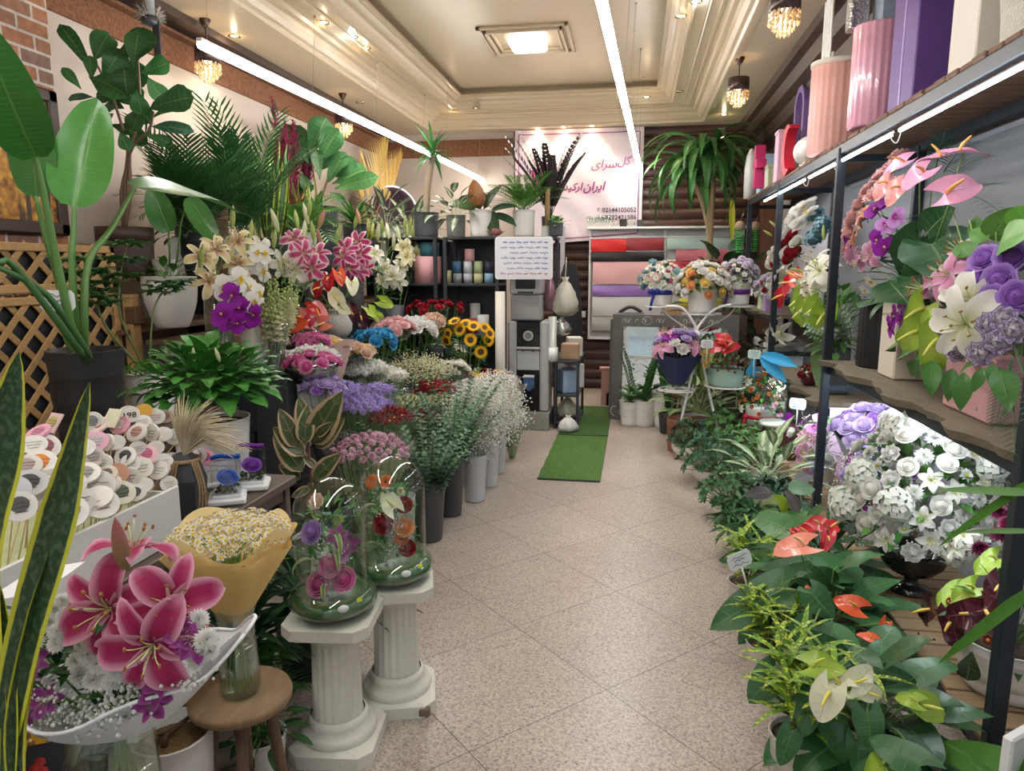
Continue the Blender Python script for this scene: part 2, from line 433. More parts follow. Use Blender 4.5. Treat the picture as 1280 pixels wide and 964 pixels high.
def sunflower_m(r=.055):
 def mk():
  mb=MB()
  for k in range(2):
   for i in range(17):leaf(mb,sph(i*.3696+k*.18,0)*r*.38,sph(i*.3696+k*.18,.3+.18*k),r*.72,r*.24,'lance',(.92,.5,.02),nl=3,nw=2,bend=.4,grad=(.95,.62,.03))
  d=MB();lathe(d,[(r*.46,-.004),(r*.47,.004),(r*.36,.009),(r*.16,.006),(.0005,.004)],18,(.09,.035,.012))
  for i in range(60):a=i*2.4;q=r*.44*math.sqrt(i/60);dot(d,(q*math.cos(a),q*math.sin(a),.009),.0022,(.18,.07,.02)if i>25 else(.1,.08,.02))
  return mb.mesh('ray_petals',M_PETAL),d.mesh('seed_disc',M_STEM)
 return proto('sunf',mk)
def cluster_m(col,col2,r=.06,n=45,fl=.013,key='',pet=4,half=1.0):
 """hydrangea-like head of small open florets on a dome"""
 def mk():
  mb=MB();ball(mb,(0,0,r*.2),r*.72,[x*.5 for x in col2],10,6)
  for i in range(n):
   q=(i+.5)/n;el=PI/2-math.acos(1-q*(1+.25*half));az=i*2.39996
   d=sph(az,el);M=facing(d*r*U(.86,1.06)+Vector((0,0,r*.15)),d+Vector((U(-.4,.4),U(-.4,.4),U(-.2,.4))),U(0,6));m=U(0,1);c=[a*m+b*(1-m)for a,b in zip(col,col2)]
   for k in range(pet):
    v,f,lt=leafgrid(fl,fl*.95,'round',2,2,.3,.15);mb.add(v,f,jit(c,.08),lt,M@RZ(k*2*PI/pet)@RX(.25))
  return mb.mesh('florets',M_PETAL)
 return proto('clus'+key,mk)
def pom_m(col,r=.014,n=26,key='',tip=None):
 def mk():
  mb=MB();ball(mb,(0,0,0),r*.6,[x*.92 for x in col],7,5)
  for i in range(n):
   q=(i+.5)/n;el=PI/2-math.acos(1-q*1.5);leaf(mb,(0,0,0),sph(i*2.4,el),r,r*.4,'blunt',col if tip is None else(tip if i%3 else col),nl=2,nw=2,bend=.2,jv=.1)
  return mb.mesh('florets',M_PETAL)
 return proto('pom'+key,mk)
def spike_m(col,col2,L=.22,n=26,fl=.017,key=''):
 """snapdragon, stock or hyacinth spike: florets round a stem, buds toward the tip"""
 def mk():
  mb=MB();tube(mb,[(0,0,-.05),(0,0,L)],[.004,.002],5,(.25,.4,.12))
  for i in range(n):
   t=i/n;s=fl*(1.15-.75*t);az=i*2.4;c=[a*(1-t)+b*t for a,b in zip(col,col2)]
   d=sph(az,.35+.5*t);p=Vector((0,0,L*t))+sph(az,0)*.006
   if t<.7:
    for k in range(4):leaf(mb,p,(d+sph(k*1.57+az,.2)*.55),s*1.25,s,'round',c,nl=3,nw=2,bend=.7,cup=.3,jv=.08)
   ball(mb,p+d*s*.3,s*.42,c,6,4,1.3)
  return mb.mesh('florets',M_PETAL)
 return proto('spike'+key,mk)
def bloom(par,name,me,p,d=(0,0,1),s=1.0,roll=None,sub='stamen'):
 """one flower head as a part; a pair of meshes gives the second one as a sub-part"""
 M=facing(p,d,U(0,6.28)if roll is None else roll,s)
 if isinstance(me,tuple):
  o=link(name,me[0],par,M);link(sub,me[1],o);return o
 return link(name,me,par,M)
def gyp(par,name,pts,r=.0035,per=26,spread=.05,c=(.9,.9,.86),label=None,stems=None):
 """cloud of tiny white flowers on hair-thin stems: nobody could count them"""
 mb=MB()
 for p in pts:
  p=Vector(p)
  for _ in range(per):
   q=p+Vector((R_.gauss(0,spread),R_.gauss(0,spread),R_.gauss(0,spread*.8)))
   dot(mb,q,r*U(.6,1.25),jit(c,.06,.02))
   if R_.random()<.35:tube(mb,[p+Vector((0,0,-spread)),q],.0006,3,(.35,.42,.2),cap=False)
  if stems is not None:tube(mb,[stems,p],.0012,3,(.3,.4,.15),cap=False)
 o=mb.build(name,M_PETAL,par);o['kind']='stuff';return o
def flute(n,d=.035):return lambda a,r,z:1+d*(abs(math.cos(a*n/2))-.5)
def pot(par,mat,r0,r1,h,z=0.0,wall=.006,n=36,rib=None,name='pot',foot=0.0,lip=.004,belly=0.0,soil=True,x=0,y=0,soilmat=None,sq=None):
 mb=MB();P=[(.001,0.0),(r0*.94,0.0),(r0,.004)]
 for i in range(1,9):
  t=i/8;P.append((r0+(r1-r0)*t+belly*math.sin(PI*t),max(.004,h*t)))
 P[-1]=(r1,h-lip);P+=[(r1+lip*.6,h-lip*.6),(r1+lip*.2,h),(r1-wall,h-lip*.3),(r1-wall-.002,h*.5),(max(.002,r0-wall),h*.06),(.001,h*.05)]
 lathe(mb,P,n,rib=rib,M=T(x,y,z));o=mb.build(name,mat,par)
 if soil:
  s=MB();rs=r1-wall-.003
  lathe(s,[(.001,h*.9+.008),(rs*.5,h*.9+.006),(rs,h*.9),(rs*.9,h*.86)],20,M=T(x,y,z));s.build('soil',soilmat or M_SOIL,par)
 return o
def glassvase(par,prof_,water=None,mat=None,n=28,name='glass',stems=0,stemr=.02,stemh=.1,rib=None):
 mb=MB();lathe(mb,prof_+[(max(.001,r-.003),z+.001)for r,z in prof_[::-1]],n,rib=rib);o=mb.build(name,mat or M_GLASS,par)
 if water:
  w=MB();ins=[(max(.0008,r-.004),z+.004)for r,z in prof_ if z<water];lathe(w,[(.0008,ins[0][1])]+ins+[(ins[-1][0],water),(.0008,water)],n);w.build('water',M_WATER,par)
 if stems:
  s=MB()
  for i in range(stems):
   a=U(0,6.28);q=U(.2,1)*stemr;tube(s,[(q*math.cos(a),q*math.sin(a),.012),(-q*.6*math.cos(a+.5),-q*.6*math.sin(a+.5),stemh)],U(.0018,.003),5,jit((.2,.35,.1),.2))
  s.build('stem_bundle',M_STEM,par)
 return o
G1=(.055,.19,.035);G2=(.11,.3,.045);G3=(.025,.105,.03);GB=(.22,.4,.06);EUC=(.2,.32,.24)
def frond(mb,p,d,L,n=14,ll=.1,lw=.012,c=G1,bend=1.0,up=(0,0,1),kind='lance',ang=.9,lb=.3,start=.18,lift=.15,nl=3):
 """a feather leaf: rachis with n pairs of leaflets"""
 M=frame(p,d,up);pts=[];y=z=0
 for i in range(13):
  t=i/12
  if i:y+=L/12*math.cos(bend*t);z-=L/12*math.sin(bend*t)
  pts.append((Vector((0,y,z)),bend*t))
 tube(mb,[M@q[0]for q in pts[::2]],[.0035,.0012],4,[x*1.25 for x in c],cap=False)
 R3=M.to_3x3()
 for i in range(n):
  t=start+(1-start)*i/(n-1);f=t*12;j=min(int(f),11);q=pts[j][0].lerp(pts[j+1][0],f-j);a=pts[j][1]
  s=math.sin(PI*(.18+.8*(1-(1-t))**1.0*.92))**.6
  for sg in(-1,1):
   dl=Vector((sg*math.sin(ang),math.cos(ang)*math.cos(a),-math.cos(ang)*math.sin(a)+lift))
   leaf(mb,M@q,R3@dl,ll*s*U(.9,1.1),lw,kind,c,up=R3@Vector((0,math.sin(a),math.cos(a))),nl=nl,nw=2,bend=lb,fold=.15,jv=.2)
def areca(par,h=.6,nf=12,c=G1,ll=.2,lw=.014,z=0,spread=1.0,np_=15,x=0,y=0,wall=1.0):
 mb=MB()
 for i in range(nf):
  az=i*2.4+U(-.3,.3);el=1.45-.75*spread*(i/nf)-U(0,.15)
  d=sph(az,el);d.x*=wall if d.x<0 else 1
  frond(mb,(x+U(-.02,.02),y+U(-.02,.02),z),d,h*U(.8,1.1),np_,ll,lw,c,U(.7,1.3)*spread,ang=.62,lb=.5,lift=.25)
 return mb.build('foliage',M_LEAFP,par)
def rosettes(par,n,R,H,z,c=G1,ll=.045,lw=.018,per=9,kind='obov',name='foliage',mat=None,x=0,y=0,flat=.75,bend=.1,tall=.0):
 """low bush of leaf rosettes filling a dome of radius R and height H"""
 mb=MB()
 for i in range(n):
  q=(i+.5)/n;el=PI/2-math.acos(1-q*.97);az=i*2.39996;k=U(.7,1.05)
  d=sph(az,el);p=Vector((x+d.x*R*k,y+d.y*R*k,z+d.z*H*k+tall*U(-.5,1)))
  tube(mb,[(x+d.x*R*.2,y+d.y*R*.2,z-.02),p],.003,4,(.16,.17,.08),cap=False)
  ax=(d+Vector((0,0,.6))+Vector((U(-.3,.3),U(-.3,.3),0))).normalized();M=facing(p,ax,U(0,6)).to_3x3()
  for j in range(per):
   e=.15+.95*(1-j/per);leaf(mb,p+ax*.004*(per-j)*.5*(1 if j else 1),M@sph(j*2.4,1.2-e),ll*U(.75,1.1),lw,kind,c,up=ax,nl=3,nw=2,bend=bend,fold=.2,jv=.3)
 return mb.build(name,mat or M_LEAFP,par)
def strapplant(par,n,L,W,z,c=G2,el0=1.3,el1=.5,bend=1.3,mat=None,x=0,y=0,kind='strap',fold=.25,name='foliage',nl=8):
 mb=MB()
 for i in range(n):
  q=i/max(1,n-1);leaf(mb,(x+U(-.012,.012),y+U(-.012,.012),z+U(0,.02)),sph(i*2.39996+U(-.2,.2),el0+(el1-el0)*q),L*U(.75,1.1),W,kind,c,nl=nl,nw=2,bend=bend*U(.6,1.3),fold=fold,wave=.04)
 return mb.build(name,mat or M_LEAFP,par)
def leafparts(par,specs,mat,name='leaf',stem=(.12,.25,.05),sr=.003,**kw):
 """big leaves, each a part of its own with its stalk: specs of (stalk root, leaf base, direction, L, W)"""
 for s in specs:
  root,p,d,L,W=s[:5];mb=MB();k2=dict(kw)
  if len(s)>5:k2.update(s[5])
  root,p=Vector(root),Vector(p)
  if(root-p).length>.01:tube(mb,[root,root.lerp(p,.55)+Vector((0,0,.12*(p-root).length)),p],[sr*1.5,sr],6,stem,4)
  leaf(mb,p,d,L,W,**k2);mb.build(name,mat,par)
def bushleaves(par,n,R,H,z,L,W,kind='heart',c=G1,mat=None,name='foliage',bend=.7,fold=.15,lobe=0.0,x=0,y=0,low=.2,nl=5,wave=.03,el=(1.1,-.3),parts=False):
 """a bush of stalked leaves covering a dome"""
 mb=MB()
 for i in range(n):
  q=(i+.5)/n;e=PI/2-math.acos(max(-1,1-q*(1+low)));az=i*2.39996;d=sph(az,e);k=U(.55,1)
  p=Vector((x+d.x*R*k,y+d.y*R*k,z+d.z*H*k));o=d.copy();o.z=0
  dd=(o.normalized()if o.length>.01 else sph(az,0))*math.cos(el[0]+(el[1]-el[0])*q)+Vector((0,0,math.sin(el[0]+(el[1]-el[0])*q)))
  tube(mb,[(x,y,z-.03),Vector((x,y,z)).lerp(p,.6)+Vector((0,0,.02)),p],.0022,4,[v*1.3 for v in c],2,cap=False)
  leaf(mb,p,dd+Vector((U(-.3,.3),U(-.3,.3),U(-.2,.2))),L*U(.7,1.1),W*U(.8,1.05),kind,c,nl=nl,nw=4,bend=bend*U(.5,1.4),fold=fold,lobe=lobe,wave=wave,jv=.25)
  if parts:mb.build('leaf',mat or M_LEAF,par);mb=MB()
 if not parts:return mb.build(name,mat or M_LEAF,par)
def zzfrond(mb,p,d,L,c=G3,bend=.5,n=12,ll=.055,lw=.028):
 frond(mb,p,d,L,n,ll,lw,c,bend,kind='ovate',ang=.75,lb=.2,start=.2,lift=.25)
def euc(mb,p,d,L,c=EUC,n=18,r=.018,bend=.4):
 """eucalyptus branch with paired round leaves"""
 M=frame(p,d);pts=[];y=z=0
 for i in range(n):
  t=i/n;y+=L/n*math.cos(bend*t);z-=L/n*math.sin(bend*t);q=M@Vector((0,y,z));pts.append(q)
  if t>.15:
   for s_ in(0,PI):a=i*1.57+s_;leaf(mb,q,M.to_3x3()@Vector((math.cos(a),.55,math.sin(a))),r*1.6*(1.2-.6*t),r*1.5*(1.2-.6*t),'round',c,nl=3,nw=2,bend=.3,jv=.25)
 tube(mb,pts[::3]+[pts[-1]],[.003,.0012],4,(.18,.16,.08),cap=False)
def dome_pts(n,R,H,low=.15,jr=.06,a0=0.0):
 out=[]
 for i in range(n):
  q=(i+.5)/n;e=PI/2-math.acos(1-q*(1+low));az=i*2.39996+a0;d=sph(az,e);k=1+U(-jr,jr)
  out.append((Vector((d.x*R*k,d.y*R*k,d.z*H*k)),Vector((d.x,d.y,d.z*R/H+.15)).normalized()))
 return out
def arrange(par,kinds,n,R,H,c=(0,0,0),low=.15,core=(.05,.12,.03),tilt=0.0,a0=0.0,leaves=14,corek=.8,jr=.06):
 """flower heads over a dome: kinds is a list of (name, mesh, scale, weight)"""
 c=Vector(c);W=sum(k[3]for k in kinds);Mt=RX(tilt)
 if leaves:
  mb=MB()
  for p,d in dome_pts(leaves*2,R*.92,H*.86,.3):leaf(mb,c+Mt@(p*.82),Mt@(d+Vector((U(-.7,.7),U(-.7,.7),U(-.4,.2)))),R*.5,R*.2,'lance',G1 if R_.random()<.6 else G2,nl=4,nw=2,bend=.5)
  for p,d in dome_pts(10,R*.5,H*.5,.3):tube(mb,[c-Vector((0,0,H*.25)),c+Mt@p],.003,4,(.1,.2,.05),cap=False)
  mb.build('foliage',M_LEAFP,par)
 pts=dome_pts(n,R,H,low,jr,a0);bag=[]
 for k in kinds:bag+=[k]*max(1,round(n*k[3]/W))
 R_.shuffle(bag)
 for i,(p,d)in enumerate(pts):
  k=bag[i%len(bag)];bloom(par,k[0],k[1],c+Mt@p,Mt@d,k[2]*U(.9,1.1))
def cone_wrap(mb,z0,z1,r0,r1,n=40,pleat=.06,rim=.08,c=(.8,.8,.8),ex=1.0,corners=0,ph=0.0,off=(0,0)):
 def fn(u,v):
  a=u*2*PI;k=1+pleat*v*math.sin(a*9+ph)+.03*math.sin(a*4+1+ph)
  zz=z1+rim*(z1-z0)*(math.sin(a*3+ph)*.6+math.sin(a*5+2+ph)*.4)
  if corners:zz+=rim*(z1-z0)*abs(math.cos(a*corners/2+ph))**3*1.6
  r=r0+(r1-r0)*v**ex;r*=k
  return(r*math.cos(a)+off[0]*v,r*math.sin(a)+off[1]*v,z0+(zz-z0)*v)
 grid(mb,fn,n,8,c,closed=True)
def bunch(name,label,loc,kinds,n,h=.5,R=.11,H=.05,r0=.03,film=True,filmmat=None,group=None,lean=(0,0),leafc=G1,leaves=20,cat='bouquet',stuff=None,over=.06,leafmat=None,domelow=.0,wrapc=None,stemc=(.16,.3,.08)):
 """a cut bunch standing upright: stems, leaves, a dome of heads at height h, and a clear wrapper round it"""
 t=thing(name,label,cat,loc,U(0,6.28),group);t.rotation_euler=Euler((lean[0],lean[1],U(-.3,.3)))
 mb=MB();pts=dome_pts(max(n,8),R,H,domelow,.1)
 for p,d in pts:tube(mb,[(p.x*.2,p.y*.2,.01),(p.x*.7,p.y*.7,h*.6),(p.x,p.y,h+p.z)],.0022,4,jit(stemc,.2),2,cap=False)
 mb.build('stem',M_STEM,t)
 if leaves:
  mb=MB()
  for i in range(leaves*2):
   a=U(0,6.28);q=U(.3,1);zz=h*U(.35,.97);rr=(r0+(R-r0)*zz/h)*q
   leaf(mb,(rr*math.cos(a),rr*math.sin(a),zz),sph(a+U(-.6,.6),U(0,1.2)),U(.04,.08),U(.012,.025),'lance',leafc,nl=3,nw=2,bend=.6,jv=.3)
  mb.build('foliage',leafmat or M_LEAFP,t)
 W=sum(k[3]for k in kinds);bag=[]
 for k in kinds:bag+=[k]*max(1,round(n*k[3]/W))
 R_.shuffle(bag)
 for i,(p,d)in enumerate(pts[:n]):
  k=bag[i%len(bag)];bloom(t,k[0],k[1],(p.x,p.y,h+p.z),d+Vector((0,0,.4)),k[2]*U(1.15,1.5))
 if stuff:stuff(t)
 if film:
  mb=MB();cone_wrap(mb,h*.12,h+over,r0+.012,R*1.18+.015,36,.05,.06,ph=U(0,6));mb.build('wrapper',filmmat or M_FILM,t)
 return t
def textmesh(par,body,size,M,mat,ext=.0006,shear=0.0,off=0.0,align='CENTER',name='lettering',fit=None):
 cu=bpy.data.curves.new('t','FONT');cu.body=body;cu.size=size;cu.extrude=ext;cu.shear=shear;cu.offset=off;cu.align_x=align
 o=bpy.data.objects.new('t',cu);COL.objects.link(o);dg=bpy.context.evaluated_depsgraph_get();me=bpy.data.meshes.new_from_object(o.evaluated_get(dg));bpy.data.objects.remove(o)
 me.materials.clear();me.materials.append(mat)
 if fit:
  xs=[v.co.x for v in me.vertices];k=fit/(max(xs)-min(xs));M=M@SCL(k,k,1)@T(-(max(xs)+min(xs))/2,0,0)
 return link(name,me,par,M)
XL,XR,YB,YF,ZC=-3.45,1.72,9.8,-1.9,3.45
def floor_mat():
 m,nt,b,o=nodes('granite_tiles');L=nt.links.new
 tc=N(nt,'ShaderNodeTexCoord');s=N(nt,'ShaderNodeSeparateXYZ');L(tc.outputs['Object'],s.inputs[0])
 def mth(op,a,bb=None):
  n=N(nt,'ShaderNodeMath',operation=op)
  for i,v in enumerate((a,bb)):
   if v is None:continue
   if isinstance(v,(int,float)):n.inputs[i].default_value=v
   else:L(v,n.inputs[i])
  return n.outputs[0]
 def line(v,off,pitch):
  w=mth('DIVIDE',mth('SUBTRACT',v,off),pitch);f=mth('FRACT',mth('ADD',w,100.5));d=mth('ABSOLUTE',mth('SUBTRACT',f,.5))
  return mth('LESS_THAN',d,.0026),mth('FLOOR',mth('ADD',w,100.0))
 a=mth('MULTIPLY',mth('ADD',s.outputs[0],s.outputs[1]),.70711);c=mth('MULTIPLY',mth('SUBTRACT',s.outputs[1],s.outputs[0]),.70711)
 l1,i1=line(a,1.155,.637);l2,i2=line(c,1.895,.612);g=mth('MAXIMUM',l1,l2)
 v=N(nt,'ShaderNodeTexVoronoi',Scale=165.0);L(tc.outputs['Object'],v.inputs['Vector'])
 n1=N(nt,'ShaderNodeTexNoise',Scale=75.0,Detail=4.0);L(tc.outputs['Object'],n1.inputs['Vector'])
 n2=N(nt,'ShaderNodeTexNoise',Scale=2.2,Detail=4.0);L(tc.outputs['Object'],n2.inputs['Vector'])
 r=N(nt,'ShaderNodeValToRGB');e=r.color_ramp.elements
 e[0].position=.1;e[0].color=(.13,.095,.075,1);e[1].position=.95;e[1].color=(.6,.53,.47,1)
 for p,cc in((.35,(.33,.275,.235,1)),(.6,(.47,.405,.355,1))):x=e.new(p);x.color=cc
 sv=N(nt,'ShaderNodeSeparateColor');L(v.outputs['Color'],sv.inputs[0])
 L(mth('ADD',mth('MULTIPLY',sv.outputs[0],.45),mth('ADD',mth('MULTIPLY',n1.outputs[0],.75),-.12)),r.inputs[0])
 wn=N(nt,'ShaderNodeTexWhiteNoise');cb=N(nt,'ShaderNodeCombineXYZ');L(i1,cb.inputs[0]);L(i2,cb.inputs[1]);L(cb.outputs[0],wn.inputs[0])
 hs=N(nt,'ShaderNodeHueSaturation');L(r.outputs[0],hs.inputs['Color'])
 L(mth('ADD',mth('MULTIPLY',wn.outputs[0],.1),mth('ADD',mth('MULTIPLY',n2.outputs[0],.3),.8)),hs.inputs['Value'])
 mx=N(nt,'ShaderNodeMix',data_type='RGBA');L(g,mx.inputs[0]);L(hs.outputs[0],mx.inputs[6]);mx.inputs[7].default_value=(.07,.055,.045,1)
 L(mx.outputs[2],b.inputs['Base Color']);L(mth('ADD',mth('MULTIPLY',n2.outputs[0],.2),.22),b.inputs['Roughness'])
 bp=N(nt,'ShaderNodeBump',Strength=.4,Distance=.003);L(mth('SUBTRACT',1.0,g),bp.inputs['Height']);L(bp.outputs[0],b.inputs['Normal'])
 return m
def brick_mat():
 m,nt,b,o=nodes('brick_face');L=nt.links.new
 tc=N(nt,'ShaderNodeTexCoord');s=N(nt,'ShaderNodeSeparateXYZ');L(tc.outputs['Object'],s.inputs[0]);c=N(nt,'ShaderNodeCombineXYZ')
 L(s.outputs[1],c.inputs[0]);L(s.outputs[2],c.inputs[1])
 bt=N(nt,'ShaderNodeTexBrick');L(c.outputs[0],bt.inputs[0]);bt.inputs['Scale'].default_value=1;bt.inputs['Brick Width'].default_value=.21;bt.inputs['Row Height'].default_value=.08;bt.inputs['Mortar Size'].default_value=.008
 bt.inputs['Color1'].default_value=(.36,.15,.07,1);bt.inputs['Color2'].default_value=(.12,.1,.1,1);bt.inputs['Mortar'].default_value=(.5,.46,.42,1);bt.inputs['Bias'].default_value=-.25
 no=N(nt,'ShaderNodeTexNoise',Scale=30.0,Detail=5.0);L(tc.outputs['Object'],no.inputs[0]);hs=N(nt,'ShaderNodeHueSaturation');L(bt.outputs[0],hs.inputs['Color'])
 mr=N(nt,'ShaderNodeMapRange');L(no.outputs[0],mr.inputs[0]);mr.inputs[3].default_value=.5;mr.inputs[4].default_value=1.5;L(mr.outputs[0],hs.inputs['Value']);L(hs.outputs[0],b.inputs['Base Color'])
 b.inputs['Roughness'].default_value=.7;bp=N(nt,'ShaderNodeBump',Strength=.6,Distance=.006);bp.invert=True;L(bt.outputs['Fac'],bp.inputs['Height']);L(bp.outputs[0],b.inputs['Normal']);return m
M_CREAM=pm('cream_gloss_paint',(.5,.405,.28),.3,var=.02,scale=3)
M_PLASTER=pm('plaster',(.5,.42,.36),.8,var=.1,scale=3)
M_CORK=pm('cork_band',(.2,.085,.04),.9,var=.9,scale=55,bump=1,bscale=70)
M_LOG=pm('dark_log_wood',(.055,.02,.014),.45,var=.5,scale=5,stretch=(.6,4,14),bump=.15)
M_DARKWOOD=pm('dark_crown_wood',(.05,.028,.02),.5,var=.4,scale=8)
M_GREYWALL=pm('grey_wall_paint',(.42,.42,.46),.7,var=.06,scale=3)
fl=MB();grid(fl,lambda u,v:(XL+(XR-XL)*u,YF+(YB-YF)*v,0),2,2,smooth=False);struct('floor',fl,floor_mat())
def quad(mb,a,b,c,d,mi=0):mb.add([a,b,c,d],[(0,1,2,3)],mi=mi,smooth=False)
w=MB();box(w,XL-.06,(YF+YB)/2,1.7,.12,YB-YF+.2,3.6);struct('wall_left',w,M_PLASTER)
w=MB();box(w,-3.33,2.0,1.72,.22,3.36,3.44,b=.003);o=struct('wall_brick_pier',w,brick_mat())
w=MB();box(w,XL+.012,5.0,3.24,.024,9.55,.19);box(w,XL+.05,5.0,3.345,.1,9.55,.022);struct('trim_1',w,M_CORK)
w=MB();box(w,XL+.1,4.0,3.42,.22,11.5,.06);struct('trim_dark_gap',w,M_DARKWOOD)  # dark strip stands in for the black shaded gap beside the ceiling
w=MB();box(w,(XL+XR)/2,YB+.06,1.7,XR-XL+.2,.12,3.6);struct('wall_back',w,M_PLASTER)
w=MB();box(w,(XL-1.66)/2,YB-.012,3.25,1.76,.024,.22);struct('trim_3',w,M_CORK)
w=MB()
for i in range(26):
 z0=i*.134
 def fn(u,v,z0=z0):a=v*PI;return(-1.66+3.36*u,YB-.004-.03*math.sin(a)**.6,z0+.002+.13*v)
 grid(w,fn,4,7)
struct('wall_log_siding',w,M_LOG)
w=MB();box(w,XR+.06,(YF+YB)/2,1.7,.12,YB-YF+.2,3.6);struct('wall_right',w,M_GREYWALL)
w=MB();box(w,XR-.09,YB-.12,1.7,.18,.2,3.4);struct('pillar',w,pm('pilaster_wood',(.16,.07,.04),.5,var=.4,scale=6,stretch=(8,8,1)))
w=MB()
P=[(1.23,3.45),(1.24,3.38),(1.3,3.36),(1.34,3.28),(1.42,3.24),(1.46,3.14),(1.58,3.08),(1.62,2.96),(1.72,2.94)]
for a,b in zip(P,P[1:]):quad(w,(a[0],YF,a[1]),(b[0],YF,b[1]),(b[0],YB,b[1]),(a[0],YB,a[1]))
struct('trim_4',w,M_DARKWOOD)
w=MB();box(w,(XL+XR)/2,YF-.05,3.05,XR-XL,.1,.9);box(w,XL+.5,YF-.05,1.3,1.0,.1,2.6);box(w,XR-.2,YF-.05,1.3,.4,.1,2.6);struct('wall_front',w,M_GREYWALL)
for i,x0 in enumerate((-2.45,-1.19,.07)):
 t=MB();x1=x0+1.25
 for xx in(x0+.03,x1-.03):box(t,xx,YF,1.3,.06,.06,2.6)
 for zz in(.04,1.0,2.56):box(t,(x0+x1)/2,YF,zz,1.14,.05,.08)
 o=struct('door_%d'%(i+1),t,M_WHITEM);g=MB();box(g,(x0+x1)/2,YF,1.3,1.13,.008,2.46);q=g.build('door_glass',clearmat('door_glass',(.95,1,1),.93,.02),o)
CX0,CX1,CY0,CY1=-2.75,.78,-1.2,9.45
def ring(mb,d0,z0,d1,z1):
 for(ax,ay,bx,by)in((CX0,CY0,CX0,CY1),(CX0,CY1,CX1,CY1),(CX1,CY1,CX1,CY0),(CX1,CY0,CX0,CY0)):
  def ins(x,y,d):return(x+(d if x==CX0 else-d),y+(d if y==CY0 else-d))
  a,b=ins(ax,ay,d0),ins(bx,by,d0);c,e=ins(bx,by,d1),ins(ax,ay,d1)
  quad(mb,(*a,z0),(*b,z0),(*c,z1),(*e,z1))
w=MB()
for a,b,c,d in((XL,YF,CX0,YB),(CX1,YF,1.235,YB),(CX0,CY1,CX1,YB),(CX0,YF,CX1,CY0)):quad(w,(a,b,ZC),(c,b,ZC),(c,d,ZC),(a,d,ZC))
quad(w,(CX0+.5,CY0+.5,3.80),(CX1-.5,CY0+.5,3.80),(CX1-.5,CY1-.5,3.80),(CX0+.5,CY1-.5,3.80))
ring(w,.21,3.595,.40,3.595);ring(w,.5,3.73,.5,3.8)
quad(w,(1.22,YF,3.452),(XR,YF,3.452),(XR,YB,3.452),(1.22,YB,3.452))
struct('ceiling',w,M_CREAM)
w=MB()
PR=[(-.05,3.449),(-.05,3.436),(-.012,3.436),(-.012,3.43),(.012,3.43),(.03,3.445),(.03,3.462),(.055,3.468),(.085,3.495),(.1,3.53),(.1,3.545),(.135,3.55),(.15,3.575),(.185,3.585),(.185,3.575),(.21,3.575),(.21,3.596)]
for a,b in zip(PR,PR[1:]):ring(w,*a,*b)
PR=[(.285,3.594),(.285,3.583),(.297,3.588),(.309,3.583),(.309,3.594)]
for a,b in zip(PR,PR[1:]):ring(w,*a,*b)
struct('trim_5',w,M_CREAM)
w=MB()
PR=[(.395,3.596),(.395,3.577),(.42,3.577),(.425,3.6),(.45,3.605),(.47,3.64),(.5,3.655),(.505,3.685),(.53,3.69),(.56,3.70),(.56,3.712),(.6,3.715),(.6,3.735),(.5,3.735)]
for a,b in zip(PR,PR[1:]):ring(w,*a,*b)
struct('trim_6',w,M_CREAM)
p=at(660,50,z=3.79)
t=thing('ceiling_lamp','square white ceiling lamp in a moulded frame, in the middle of the raised ceiling','lamp',(p.x,p.y,3.8))
m=MB()
for d,z,wd in((.4,-.012,.04),(.345,-.022,.03),(.3,-.012,.025)):
 for sx,sy in((1,0),(-1,0),(0,1),(0,-1)):box(m,sx*d*1.0,sy*d,z,wd if sx else d*2+wd,wd if sy else d*2+wd,-z*2,b=.004)
m.build('frame',M_CREAM,t)
m=MB();box(m,0,0,-.045,.34,.34,.085,b=.03);m.build('diffuser',emis('lamp_white',(1,.96,.86),5),t)
M_BULBW=emis('bulb_warm',(1,.78,.5),14);M_BULBC=emis('bulb_cool',(.8,.9,1),16);M_OFF=pm('bulb_off',(.6,.58,.52),.3)
SPOTS=[((405,28),3.594,1,'warm spot, foremost in the left coffer step'),((441,46),3.594,2,'cool white spot between the two warm spots of the left coffer step'),((457,60),3.594,1,'warm spot, rearmost of the three in the left coffer step'),((565,138),3.594,1,'lit spot in the left corner of the rear coffer step'),((595,135),3.594,0,'unlit spot beside the lit corner spot of the rear coffer step'),((808,121),3.594,1,'warm spot in the rear coffer step right of the light tube'),((849,114),3.594,0,'unlit spot in the right corner of the rear coffer step'),((851,20),3.594,1,'warm spot in the right coffer step'),((870,2),3.594,2,'cool white spot in the right coffer step'),((293,45),ZC,1,'warm spot between crystal pendant and coffer on the left'),((450,128),ZC,0,'unlit spot in the left ceiling border'),((672,160.5),ZC,1,'left of the three warm spots over the banner'),((705,159),ZC,1,'middle of the three warm spots over the banner'),((740,157.5),ZC,1,'right of the three warm spots over the banner'),((905,143),ZC,1,'warm spot in the rear right ceiling corner')]
